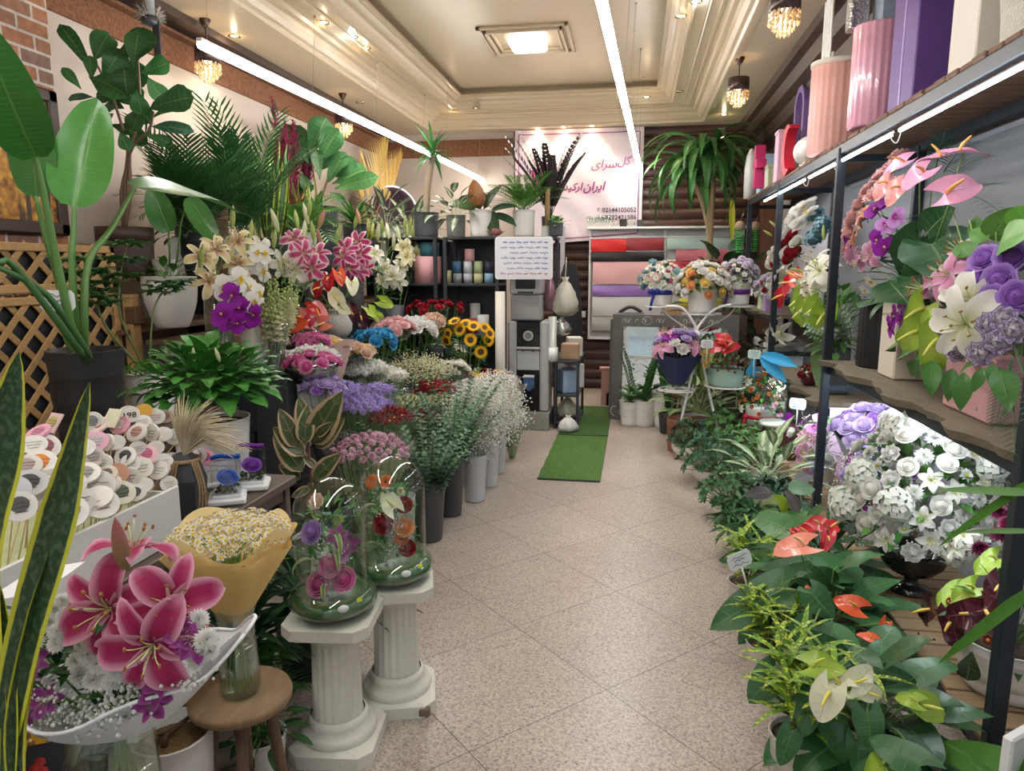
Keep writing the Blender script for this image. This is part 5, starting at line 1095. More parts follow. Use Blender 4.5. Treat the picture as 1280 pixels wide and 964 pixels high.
t=thing('trellis_post','pale pine post at the right end of the lower trellis','post',(-2.88,3.7,0));m=MB();box(m,0,0,.75,.06,.07,1.5);m.build('post',M_TAN,t);m=MB();box(m,.02,0,1.38,.07,.08,.1);m.build('block',M_BROWNW,t)
t=thing('slatted_crate','brown slatted crate under the white pots beside the trellis','crate',(-2.6,4.0,.0));m=MB()
for i in range(10):box(m,.2,0,.06+i*.125,.018,.62,.11)
m.build('slat',M_BROWNW,t);m=MB()
for yy in(-.27,.27):box(m,.18,yy,.62,.03,.05,1.24)
m.build('upright',M_BLACK,t);m=MB();box(m,0,0,1.22,.4,.62,.03);m.build('top',M_BROWNW,t)
t=thing('wall_shelf','long dark wall shelf carrying the tall plants along the left wall','wall shelf',(-3.15,6.2,0));m=MB();box(m,0,0,1.585,.56,5.2,.03);m.build('upper_board',M_BROWNW,t);m=MB();box(m,0,0,1.285,.56,5.2,.03);m.build('lower_board',M_BROWNW,t)
for yy in(-2.55,-1.2,.2,1.6,2.55):m=MB();box(m,-.1,yy,.8,.3,.05,1.58);m.build('upright',M_BLACK,t)
M_SPKBR=pm('speckled_brown',(.06,.038,.03),.5,var=.9,scale=180);M_SPKGR=pm('speckled_graphite',(.07,.075,.085),.35,var=1.6,scale=110);M_CONC=pm('veined_grey',(.16,.16,.155),.6,var=.7,scale=25)
def fig(t,stemz,leaves,x,stems,c=(.028,.11,.03)):
 m=MB()
 for s in stems:tube(m,[Vector((0,0,stemz))]+[rel(t,at(px,py,y=t.location.y))for px,py in s],[.014,.006],6,(.16,.1,.06),3)
 m.build('stem',M_STEM,t)
 for ax,ay,tx,ty,*w in leaves:
  y0=t.location.y+U(-.14,.1);a,b2=at(ax,ay,y=y0),at(tx,ty,y=y0+U(-.07,.03));d=b2-a;m=MB();leaf(m,a-t.location,d,d.length*1.12,d.length*(w[0]if w else.72),'obov',jit(c if len(w)<2 else w[1],.25),up=(EYE-a).normalized()+Vector((U(-.4,.4),0,U(.1,.9))),nl=8,nw=4,bend=U(.1,.7),fold=.18,wave=.07);m.build('leaf',M_LEAF,t)
t=thing('fiddle_leaf_fig','tall fiddle-leaf fig in a speckled brown pot right of the painting','fiddle leaf fig',(-3.05,3.92,1.601));pot(t,M_SPKBR,.15,.155,.29);m=MB();lathe(m,[(.157,.2),(.16,.2),(.16,.29),(.157,.29)],36);m.build('rim_band',M_DARKWOOD,t)
fig(t,.28,[(115,88,78,30,.35),(118,75,132,42,.95),(142,70,182,44,.8),(166,84,172,42,.7,(.05,.17,.05)),(128,98,150,66,.8),(102,112,80,86,.5),(118,122,82,117,.4,(.03,.12,.07)),(112,96,150,110,.7),(178,92,206,78,.8),(182,95,204,122,.7),(188,136,230,118,.7),(190,148,234,116,.4),(186,158,232,157,.4,(.04,.14,.09)),(180,168,212,176,.5),(135,155,168,162,.5),(150,112,178,86,.9),(160,122,152,88,.9),(146,122,120,118,.7),(165,128,186,150,.8),(142,142,128,152,.7),(176,132,164,160,.8),(150,165,160,185,.8),(115,100,112,70,.6),(170,112,176,140,.9),(135,108,170,118,.8),(155,135,132,130,.9),(165,150,175,178,.7)],-3.05,[[(152,240),(160,190),(140,120),(118,75)],[(163,240),(162,190),(175,140),(172,70)],[(160,195),(185,165),(192,140)]])
t=thing('fiddle_leaf_fig','second fiddle-leaf fig in a tall black pot before the burgundy plumes','fiddle leaf fig',(-3.0,6.5,1.601));pot(t,M_BLACK,.17,.2,.62)
fig(t,.6,[(385,205,362,153,.75),(388,190,405,152,.8),(400,200,420,165,.8),(360,212,328,180,.75,(.07,.2,.05)),(365,225,332,205,.8,(.08,.22,.05)),(372,232,350,240,.7),(395,215,415,188,.7),(400,225,395,185,.4),(410,228,425,192,.7),(415,230,452,212,.75),(418,236,466,222,.4,(.07,.22,.06)),(395,232,372,240,.8),(402,238,395,262,.5),(412,240,430,250,.6),(380,195,375,172,.7),(398,212,382,188,.8),(375,215,385,235,.7),(420,222,440,200,.7),(390,245,385,270,.5)],-3.0,[[(395,238),(390,205),(385,180)],[(405,238),(412,220),(425,212)]],(.03,.11,.035))
def wallpot(nm,lab,p,mat,r0,r1,h,cat='potted plant',**k):t=thing(nm,lab,cat,p);pot(t,mat,r0,r1,h,**k);return t
M_MARB=pm('white_veined_stone',(.66,.66,.63),.45,var=.12,scale=5)
def squarepot(nm,lab,p,s,h,mat,cat='potted palm',taper=.85):
 t=thing(nm,lab,cat,p,.4);m=MB();a,b=s/2*taper,s/2
 for q,(r0,r1,z0,z1)in enumerate(((a,b,0,h),(b-.012,a,h,.05))):lathe(m,[(.001,z0)]*(q==0)+[(r0*1.414,z0),(r1*1.414,z1)]+[(.001,z1)]*q,4,M=RZ(PI/4),smooth=False)
 lathe(m,[(b*1.414,h),((b-.012)*1.414,h)],4,M=RZ(PI/4),smooth=False);m.build('pot',mat,t);m=MB();box(m,0,0,h*.88,s*.9,s*.9,.02);m.build('soil',M_SOIL,t);return t
t=squarepot('areca_palm','dark green palm in a tall square white stone pot on the left wall shelf',(-2.86,4.3,1.601),.26,.24,M_MARB);areca(t,.72,20,(.025,.09,.025),.25,.018,.2,.6,17,wall=.15)
t=squarepot('palm_sapling','second dark palm behind the snake plants on the left wall shelf',(-2.98,5.1,1.601),.24,.24,M_MARB);areca(t,.95,20,(.022,.085,.025),.26,.018,.2,.45,17,wall=.1)
t=wallpot('hanging_planter','white scalloped planter hanging in front of the lower wall shelf',(-2.72,3.84,1.301),M_WHITEC,.09,.15,.3,rib=flute(8,.05),belly=.02);bushleaves(t,20,.14,.12,.28,.12,.05,'lance',G1,M_LEAF)
t=wallpot('snake_plant','yellow-edged snake plant standing in the middle of the left wall shelf',(-2.95,5.45,1.601),M_BLACK,.13,.16,.28,cat='snake plant')
def snake(t,n,L,W,z,sp=.08,lean=.25):
 for i in range(n):
  a=i*2.4;q=sp*math.sqrt(i/n);m=MB();leaf(m,(q*math.cos(a),q*math.sin(a),z),Vector((math.cos(a)*lean*U(.2,1),math.sin(a)*lean*U(.2,1),1)),L*U(.6,1.1),W*U(.8,1.1),'lance',(.05,.13,.04),up=sph(a+U(-1,1),.1),nl=9,nw=4,bend=U(-.15,.3),fold=.3,wave=.05);m.build('leaf',M_SNAKE,t)
snake(t,18,.75,.07,.26,.12)
t=wallpot('snake_plant','second snake plant with pale edges beside the first on the wall shelf',(-2.9,5.95,1.601),M_BLACK,.12,.15,.26,cat='snake plant');snake(t,14,.6,.06,.24,.1)
t=thing('dried_plumes','bunch of dried burgundy pampas plumes against the left wall','dried plumes',(-3.2,6.4,1.601));glassvase(t,[(.05,0),(.07,.1),(.05,.3)],None,M_BLACK);m=MB()
for i in range(13):
 a=i*2.4;top=Vector((U(-.06,.12),U(-.34,.34),U(1.15,1.55)));tube(m,[(0,0,.05),top*.6+Vector((0,0,.05)),top],.003,4,(.2,.08,.05),cap=False)
 for j in range(300):
  f=U(.5,1);p=top*f;w=.11*math.sin(PI*(f-.45)/.58)+.01;q=sph(U(0,6.28),U(.3,1.2))*U(.3,1)*w;tube(m,[p,p+q],[.0045,.0015],3,jit((.24,.02,.07),.4),cap=False)
m.build('plumes',M_PETAL,t)
t=thing('dried_palm_fans','golden dried palm fans standing on the rear left wall shelf','dried palm',(-3.1,7.8,1.601));glassvase(t,[(.08,0),(.1,.15),(.07,.35)],None,M_BROWNW)
for(ax,ay),(tx,ty),w in(((470,250),(486,170),.75),((462,250),(452,190),.5),((480,255),(505,190),.55),((455,255),(437,205),.5),((475,255),(470,205),.6)):
 a,b2=rel(t,at(ax,ay,x=-3.05)),rel(t,at(tx,ty,x=-3.1+U(-.05,.1)));m=MB();d=b2-a;tube(m,[(0,0,.2),a],.008,5,(.4,.25,.08))
 for i in range(26):
  f=i/25;sg=1 if i%2 else-1;leaf(m,a+d*f*.7,d.normalized()+Vector((0,sg*w*(1.2-f),.1)),d.length*(.62-.25*f),.03,'lance',(.52,.34,.1),up=(1,-.5,.2),nl=4,nw=2,bend=.2,fold=.4,jv=.25)
 m.build('palm_fan',M_LEAFP,t)
t=thing('woven_basket','purple-brown woven basket lying on its side, white rim toward the aisle','basket',(-2.95,8.6,2.35));m=MB();t.rotation_euler=Euler((1.35,0,.75));lathe(m,[(.001,-.38),(.16,-.38),(.26,-.25),(.3,-.08),(.3,0),(.285,0),(.28,-.1),(.15,-.34),(.001,-.35)],60,rib=lambda a,r,z:1+.03*math.sin(a*30+z*60));m.build('body',pm('purple_wicker',(.12,.06,.1),.6,var=.6,scale=30,bump=.8,bscale=40),t);m=MB();tube(m,[(.3*math.cos(a),.3*math.sin(a),0)for a in[i*PI/16 for i in range(33)]],.014,6);m.build('rim',M_WHITEM,t)
carton('shelf_box','dark box that lifts the woven basket on the rear wall shelf',(-3.1,8.6,1.601),(.4,.4,.48),M_DARKWOOD)
for nm,lab,(px,py),x,mat,n,R,H,L,W,kd,c,lm in(('feather_palm','bushy fern-like palm below the fiddle-leaf fig on the wall shelf',(240,240),-2.9,M_BLACK,0,.3,.35,0,0,'',(.05,.15,.04),0),('bromeliad','reddish-brown bromeliad peeping above the big paddle leaf',(258,222),-2.95,M_BROWNW,26,.2,.2,.3,.045,'strap',(.2,.1,.06),M_LEAFP),('zz_plant','dark zz plant low on the wall shelf behind the yellow lilies',(245,262),-2.8,M_BLACK,50,.3,.3,.1,.04,'ovate',(.015,.05,.02),M_LEAFG),('bronze_bromeliad','bronze-leaved plant between snake plants and second fig',(368,248),-2.9,M_BROWNW,26,.22,.2,.32,.05,'strap',(.16,.05,.04),M_LEAFP),('parlour_palm','light green feathery palm above the pink lilies',(375,268),-2.75,M_MARB,0,.3,.3,0,0,'',(.1,.25,.05),0),('spider_plant','bright green strap-leaved plant right of the tall black pot',(443,258),-2.9,M_BLACK,44,.25,.35,.42,.03,'strap',(.05,.2,.04),M_LEAFP),('croton','yellow-green croton beneath the dried palm fans',(460,285),-2.8,M_BLACK,30,.16,.3,.2,.05,'strap',(.3,.28,.04),M_CROTON),('aglaonema','silver-green aglaonema with white leaf ribs near the woven basket',(482,248),-2.9,M_MARB,26,.27,.35,.36,.12,'lance',(.05,.1,.07),M_AGLA),('calathea','dark calathea with pale stripes left of the yucca pot',(508,262),-2.75,M_MARB,24,.3,.25,.32,.11,'ovate',(.05,.12,.06),M_AGLA)):
 p=at(px,py,x=x);t=thing(nm,lab,'potted plant',(p.x,p.y,1.601));h=min(.5,max(.2,p.z-1.75));pot(t,mat,.1,.13,h)
 if n==0:areca(t,.5,20,c,.2,.014,h-.02,1.1,14)
 elif kd=='strap':strapplant(t,n,L,W,h-.02,c,1.35,.35,.9,lm)
 else:bushleaves(t,n,R,H,h,L,W,kd,c,lm)
M_RIBBLK=pm('black_ribbed_ceramic',(.022,.022,.024),.5,var=.3)
t=thing('bird_of_paradise_plant','tall paddle-leaved plant in a black ribbed pot, left, with price card','potted plant',(-2.36,2.72,.901));pot(t,M_RIBBLK,.125,.15,.4,soilmat=M_MOSS,rib=lambda a,r,z:1+.02*math.sin(z*420)+.01*math.sin(a*60)*(z<.2),n=120)
BP=dict(kind='banana',nl=14,nw=6,fold=.22)
for st,(tx,ty),x1,x2,W,up,c,bd in(([(92,420),(70,320),(52,230),(44,196)],(-28,40),-2.2,-2.0,.2,(.5,-.8,.2),(.035,.17,.03),.25),([(96,420),(90,330),(92,290),(93,258)],(124,133),-2.25,-2.2,.25,(.3,-1,.2),(.06,.24,.04),-.15),([(105,420),(110,330),(140,285),(168,235)],(300,240),-2.2,-2.05,.22,(.15,-.9,.8),(.06,.22,.05),.35),([(85,425),(75,360),(58,300),(45,245)],(38,140),-2.4,-2.35,.16,(.6,-.8,.2),(.05,.17,.035),.2)):
 P_=[Vector((0,0,.36))]+[rel(t,at(px,py,x=x1))for px,py in st];m=MB();tube(m,P_,[.02,.014,.009],8,(.06,.16,.04),4);d=rel(t,at(tx,ty,x=x2))-P_[-1]
 leaf(m,P_[-1],d,d.length*1.05,W,'banana',c,up=up,nl=14,nw=6,bend=bd,fold=.22,wave=.03);m.build('leaf',plantmat('leaf_paddle',.3,vein=.35,nvein=26,vcol=(.2,.4,.1),trans=.18,coat=.2),t)
for st,(tx,ty),W in(([(100,440),(20,335),(0,330)],(-60,300),.12),([(108,440),(60,370),(0,335)],(-50,322),.1)):
 m=MB();P_=[Vector((0,0,.36))]+[rel(t,at(px,py,x=-2.2))for px,py in st];tube(m,P_,[.018,.01],7,(.05,.14,.04),3);m.build('stalk',M_STEM,t)
pricetag('white price card on a long stick in the black ribbed pot',at(72,376,x=-2.22)-Vector((0,0,.02)),.5,1.7,stick=.02)
t=SC.objects['price_tag.002']if 'price_tag.002' in SC.objects else t
m=MB();a=at(80,385,x=-2.215)-t.location;b2=at(105,440,x=-2.25)-t.location
tube(m,[a,b2],.005,5);m.build('long_stick',M_WHITEP,t)
def shefflera(mb,p,d,s):
 for k in range(7):leaf(mb,p,(frame(p,d).to_3x3()@Vector((math.sin((k-3)*.75),math.cos((k-3)*.75)*.9,.25))),s*U(.8,1.1),s*.36,'ovate',(.05,.18,.05),nl=4,nw=2,bend=.7)
t=thing('schefflera','sparse umbrella-leaved schefflera in a white ribbed pot left of the lily vases','potted plant',(-2.33,3.08,.901));pot(t,M_WHITEC,.095,.118,.25,rib=lambda a,r,z:1+.015*math.sin(z*300),n=48)
m=MB();ms=MB()
for pts in([(165,465),(152,400),(150,350),(158,310)],[(165,465),(130,405),(120,360),(95,330)],[(170,465),(190,400),(200,370),(215,358)],[(165,465),(140,420),(122,385),(112,370)]):
 P_=[Vector((0,0,.22))]+[rel(t,at(px,py,x=-2.3))for px,py in pts[1:]];tube(ms,P_,[.006,.003],5,(.14,.2,.07),4)
 for q in P_[2:]+[P_[2].lerp(P_[3],.5)]:
  for k in range(4):a=k*1.57+U(0,1);shefflera(m,q+sph(a,.3)*.06,sph(a,.25),U(.07,.1))
rosettes(t,10,.1,.05,.24,G2,.04,.018,7);m.build('foliage',M_LEAF,t);ms.build('stem',M_STEM,t)
t=thing('picks_box','white marble-pattern open box holding message picks on the dark table','box',(-1.63,1.62,.802));m=MB();M_MB=pm('marble_card',(.62,.63,.63),.5,var=.15,scale=6)
for s_,cx,cy,sx,sy,h in((0,.22,0,.012,.66,.17),(0,-.22,0,.012,.66,.12),(0,0,.325,.43,.012,.15),(0,0,-.325,.43,.012,.15)):box(m,cx,cy,h/2,sx,sy,h,b=.002)
box(m,0,0,.006,.43,.64,.01);m.build('body',M_MB,t);m=MB();box(m,0,0,.06,.42,.63,.1);m.build('floral_foam',pm('pale_green_foam',(.45,.5,.28),.9,var=.2,scale=20),t)
WH=(.72,.7,.66)
PK=[(161,518,WH,(.35,.34,.34),'tall white round message pick with the number 198, top of the box',1.1),(180,513,(.75,.42,.08),None,'orange-topped round message pick at the back of the box',.9),(195,521,WH,(.55,.06,.2),'round message pick with magenta rose print near the back',1),(206,521,(.3,.2,.14),(.16,.1,.08),'brown rope-edged round message pick at the back right',.9),(179,527,WH,(.3,.28,.3),0,.9),(150,532,(.72,.32,.42),(.78,.6,.6),'pink round message pick left of the number 198 pick',1.1),(171,541,WH,(.5,.3,.25),'white round message pick with a small flower drawing, under the 198 pick',1.2),(190,541,WH,(.05,.14,.16),'white oval message pick with dark teal centre and cream motif',1.15),(204,543,WH,None,0,1),(218,546,WH,(.45,.43,.42),0,1),(227,538,(.6,.5,.44),(.6,.1,.1),'beige round message pick with red berries by the pampas',1),(123,532,(.72,.6,.54),(.5,.05,.05),'peach round message pick with a red figure',1.1),(116,527,WH,(.25,.25,.28),'grey-printed round message pick behind the peach one',1),(119,552,(.72,.4,.52),(.55,.5,.5),'pink round message pick with a grey plaque print',1.2),(134,553,WH,None,0,.9),(144,553,WH,None,0,1),(157,571,WH,(.08,.08,.1),'white round message pick with black wreath print',1.1),(183,568,(.7,.4,.45),(.5,.1,.2),'pink floral round message pick in the middle of the box',1.1),(163,579,WH,(.45,.42,.42),0,1),(176,585,WH,(.4,.24,.05),'white round message pick with golden glitter centre',1.2),(187,572,WH,None,0,.9),(203,579,WH,(.5,.5,.48),0,1.15),(199,588,WH,(.4,.38,.36),0,1.2),(214,575,WH,(.4,.03,.05),'white round message pick with dark red rose print',1),(234,571,WH,(.42,.06,.06),'white round message pick with a big red heart beside the black vase',1.35),(245,570,(.6,.56,.54),(.4,.2,.2),'grey-white round message pick behind the red heart one',1.2),(256,572,(.78,.32,.42),(.4,.1,.2),'bright pink dotted round message pick by the pampas vase',1.1),(127,578,WH,(.4,.4,.4),0,1.1),(116,571,(.62,.52,.5),(.35,.33,.33),'dusty pink round message pick with lettering, centre left',1.1),(106,592,WH,(.3,.3,.3),'white round message pick with two lines of lettering behind the leaf',1.4),(133,594,(.62,.55,.48),(.12,.07,.05),'round message pick with dark coffee-bean print',1.1),(146,592,(.5,.25,.15),None,'terracotta round message pick in the middle',1.1),(160,597,WH,(.55,.1,.12),'white round message pick with one small red rose',1.2),(123,607,WH,(.45,.42,.42),'large white round message pick with script lettering at the front',1.5),(180,606,WH,None,0,.9),(211,605,WH,(.3,.15,.15),'small round message pick with a tiny figure beside the box wall',.9),(151,616,(.6,.58,.48),(.06,.09,.05),'round message pick with dark green print at the front edge',1.4),(168,616,WH,(.1,.1,.12),'white round message pick with black ring print at the front edge',1.1),(127,630,WH,(.42,.08,.1),'white oval message pick with red brush lettering, front of the box',1.5),(122,622,WH,None,0,1.4),(100,626,WH,(.2,.25,.2),0,1.3),(88,640,WH,(.3,.2,.15),'white sign-shaped message pick with brown lettering',1.4),(92,604,WH,None,0,1.1),(48,541,(.7,.36,.46),(.5,.2,.3),'pink round message pick between the two snake plant leaves',1.2),(66,529,(.7,.5,.48),(.45,.4,.15),'square pink message card with flower drawing on a stick',1.2),(42,556,WH,(.4,.4,.3),0,1.1),(57,559,WH,(.35,.1,.12),'white round message pick with reddish print beside the tall leaf',1.2),(49,579,WH,(.7,.22,.03),'white round message pick with an orange flower at its foot',1.4),(36,604,(.55,.55,.54),(.06,.06,.06),'grey round message pick with black ribbon emblem, left end',1.5),(53,612,WH,None,0,1.3),(16,613,(.5,.5,.52),None,'pale grey round message pick at the left end of the box',1.3),(24,633,WH,(.1,.1,.1),'two-eyed white round message pick at the left end',1.3),(33,582,(.65,.6,.55),(.4,.3,.3),'cream round message pick half behind the left leaf',1.2),(104,560,WH,None,0,1.1),(140,523,(.66,.66,.5),None,'square cream message card at the back of the box',1.3),(228,556,WH,None,0,.9),(195,560,WH,None,0,.9),(172,560,WH,(.4,.3,.3),0,.9),(78,590,WH,None,0,1.1),(66,600,WH,(.35,.3,.3),0,1.1),(140,606,WH,None,0,1)]
M_STICK=pm('bamboo_stick',(.5,.38,.18),.6);M_PRINT=M_STEM
for px,py,c,pc,lab,s in PK:
 x=-1.4-.26*max(0,645-py)/135;p=at(px,py,x=x);r=.03*s;sq=lab and 'square' in lab
 t=thing('message_pick',lab or 'plain white round message pick with at most faint lettering, in the marble-pattern box','message pick',p,0,'message picks in the box' if lab else 'plain white message picks')
 d=(EYE-p).normalized()+Vector((U(-.9,.7),U(-.4,.3),U(-.2,.7)));Mx=facing((0,0,0),d)@SCL(1,U(.75,1),1);m=MB()
 if sq:box(m,0,0,0,r*1.5,r*2.0,.006,c,b=.001,M=Mx)
 else:lathe(m,[(.0005,-.004),(r,-.004),(r*1.02,0),(r,.004),(.0005,.004)],24,c,M=Mx,smooth=False)
 di=m.build('disc',M_STEM,t)
 if pc:
  m=MB();q=R_.random()
  if lab and q<.75:lathe(m,[(.0005,.0052),(r*.55,.0050)],16,pc,M=Mx@T(0,r*.1,0))
  for k in range(3):w=r*(.6-.12*k);tube(m,[Mx@Vector((-w+2*w*i/8,r*(.2-.3*k)+r*U(-.05,.05),.0056))for i in range(9)],r*.025,3,[v*.7 for v in pc])
  if lab and lab.startswith('tall white round'):m=MB();textmesh(di,'198',r*.9,Mx@T(0,-r*.4,.0055),pm('ink',(.02,.02,.02),.6))
  if m.V:m.build('print',M_PRINT,di)
 m=MB();b2=Vector((max(-1.82,min(-1.44,p.x+U(-.04,.02))),max(1.32,min(1.9,p.y-.05)),.88))-p;tube(m,[(0,0,-r*.8),b2],.0018,5);m.build('stick',M_STICK,t)
t=thing('pampas_vase','black faceted vase with cream pampas and a jute bow at the table edge','vase',(-1.5,2.12,.802));m=MB();lathe(m,[(.001,0),(.062,0),(.07,.14),(.045,.215),(.03,.225),(.001,.22)],6,smooth=False);m.build('vase',M_BLACK,t)
m=MB()
for i in range(240):
 a=U(-.5,1.6)*.8;L_=U(.12,.24);d=Vector((math.sin(a)*.75+.1,U(-.35,.35),math.cos(a)));tube(m,[(0,0,.215),d*L_*.55+Vector((0,0,.23)),d*L_+Vector((abs(math.sin(a))*.03,0,.2-.05*abs(math.sin(a))))],[.0022,.0008],3,jit((.8,.7,.52),.1),2,cap=False)
m.build('pampas',M_PETAL,t);m=MB();M_JUTE=pm('jute',(.26,.17,.09),.9,var=.3,scale=60,bump=.8)
tube(m,[(.05*math.cos(a),.05*math.sin(a),.205)for a in[i*PI/8 for i in range(17)]],.008,6)
for px,s_ in((-.03,-1),(.03,1)):
 for k in range(3):tube(m,[(px+.008*k,-.05,.205),(px*1.7+.008*k,-.075,.12),(px*1.3+.012*k*s_,-.08,.02)],.004,5,k=4)
m.build('jute_bow',M_JUTE,t);t.rotation_euler.z=.5
def rosecube(lab,p,c,rz):
 t=thing('acrylic_rose_box',lab,'rose box',p,rz);m=MB();box(m,0,0,.012,.13,.13,.024,b=.006);box(m,0,0,.03,.1,.1,.014,b=.004);m.build('base',M_WHITEP,t);m=MB();box(m,0,0,.1,.1,.1,.125,b=.002);m.build('acrylic_cover',clearmat('acrylic',(.97,.98,1),.9,.03),t)
 bloom(t,'rose_bloom',rose_m(c,[min(1,v*1.6+.05)for v in c],.036,6,0,'cube'+lab[:3]),(0,0,.075),(.2,-.5,.8),1.0);m=MB()
 for i in range(40):dot(m,(U(-.04,.04),U(-.04,.04),.04+U(0,.018)),.008,jit((.06,.12,.03),.4))
 m.build('moss',M_PETAL,t);m=MB();tube(m,[(-.05,0,.165),(-.02,.0,.172),(.03,0,.166),(.05,0,.168)],.008,6,c,3);m.build('ribbon',M_PETAL,t)
rosecube('blue preserved rose in a clear acrylic box by the black vase',(-1.46,2.3,.802),(.01,.1,.5),.5);rosecube('violet preserved rose in a clear acrylic box before the white pot',(-1.46,2.47,.802),(.24,.05,.42),.4)
t=thing('peace_lily','bushy green plant in a large white pot with small blue lettering on the table end','potted plant',(-1.56,2.5,.802));t.location=(-1.66,2.54,.802);pot(t,M_WHITEC,.125,.145,.26,n=48);m=MB();lathe(m,[(.12,.001),(.135,.001),(.135,.02),(.12,.024)],40);m.build('saucer_rim',M_WHITEC,t)
bushleaves(t,230,.26,.2,.36,.088,.07,'heart',(.045,.2,.03),M_LEAFG,low=.08,bend=.9,el=(1.1,-.2),lobe=.15,nl=6);m=MB()
for k in range(3):tube(m,[(.06+.07*i/8,-.1465+.024*i/8-.001,.12-.02*k+U(-.004,.004))for i in range(9)],.0012,4)
m.build('handwriting',MATS['blue_ink'],t)
for i in range(3):bloom(t,'bloom_bud',BUD_W,(U(-.12,.15),U(-.2,0),.5),(U(-.3,.3),-.3,.9),.6)
t=thing('variegated_rubber_plant','rubber plant with pink and cream edged leaves behind the glass domes','potted plant',(-1.6,3.3,0));pot(t,M_WHITEC,.11,.14,.26);m=MB();top=rel(t,at(385,545,x=-1.6));tube(m,[(0,0,.24),top+Vector((0,0,-.1)),top+Vector((0,0,.1))],.008,6,(.2,.1,.06));m.build('stem',M_STEM,t)
for ax,ay,tx,ty in((380,555,384,510),(390,555,420,498),(372,560,352,515),(395,560,425,525),(400,575,420,580),(385,580,350,555),(378,590,345,545),(395,585,380,570),(392,600,420,570),(375,600,350,580),(385,545,375,500),(395,545,412,530),(380,570,345,535),(388,610,365,620)):y0=3.25+U(-.08,.05);a,b2=at(ax,ay,y=y0),at(tx,ty,y=y0+U(-.06,.03));d=b2-a;m=MB();leaf(m,a-t.location,d,d.length*1.1,d.length*.52,'ovate',(.05,.09,.03),up=(EYE-a).normalized()+Vector((0,0,.4)),nl=8,nw=6,bend=.3,fold=.2);m.build('leaf',M_RUBY,t)
t=thing('plaster_pedestal','nearer white fluted plaster column pedestal','pedestal',(-.985,2.13,0),.12);M_PLAS=pm('aged_plaster',(.68,.67,.6),.75,var=.14,scale=9,bump=.25,bscale=50)
def octa(m,z0,z1,w0,w1):
 def o8(w):c=w*.72;return[(w,-c),(w,c),(c,w),(-c,w),(-w,c),(-w,-c),(-c,-w),(c,-w)]
 a,b2=o8(w0),o8(w1);V=[(x,y,z0)for x,y in a]+[(x,y,z1)for x,y in b2];m.add(V,[tuple(range(8))[::-1],tuple(range(8,16))]+[(i,(i+1)%8,8+(i+1)%8,8+i)for i in range(8)],smooth=False)
m=MB();octa(m,0,.045,.145,.145);octa(m,.045,.055,.145,.13);lathe(m,[(.128,.05),(.133,.065),(.125,.085),(.105,.095),(.108,.108),(.1,.125),(.093,.13)],48);m.build('base',M_PLAS,t)
m=MB();lathe(m,[(.09,.12),(.086,.135),(.082,.3),(.08,.395),(.083,.41)],96,rib=lambda a,r,z:1-.075*abs(math.sin(a*9))**1.5*(1 if.13<z<.4 else 0));m.build('fluted_shaft',M_PLAS,t)
m=MB();lathe(m,[(.082,.405),(.092,.41),(.088,.418),(.105,.435),(.115,.445)],48);octa(m,.445,.458,.125,.14);octa(m,.458,.495,.145,.145);m.build('capital',M_PLAS,t)
PED=t
t2=t.copy();COL.objects.link(t2);t2.location=(-.87,2.42,0);t2.rotation_euler.z=.3;t2['label']='farther white fluted plaster column pedestal with a chipped base corner'
for ch in list(t.children):c=ch.copy();COL.objects.link(c);c.parent=t2
m=MB();box(m,.1,-.125,.022,.05,.05,.045,b=.012);m.build('chipped_corner',pm('bare_plaster',(.2,.15,.11),.9,var=.3),t2)
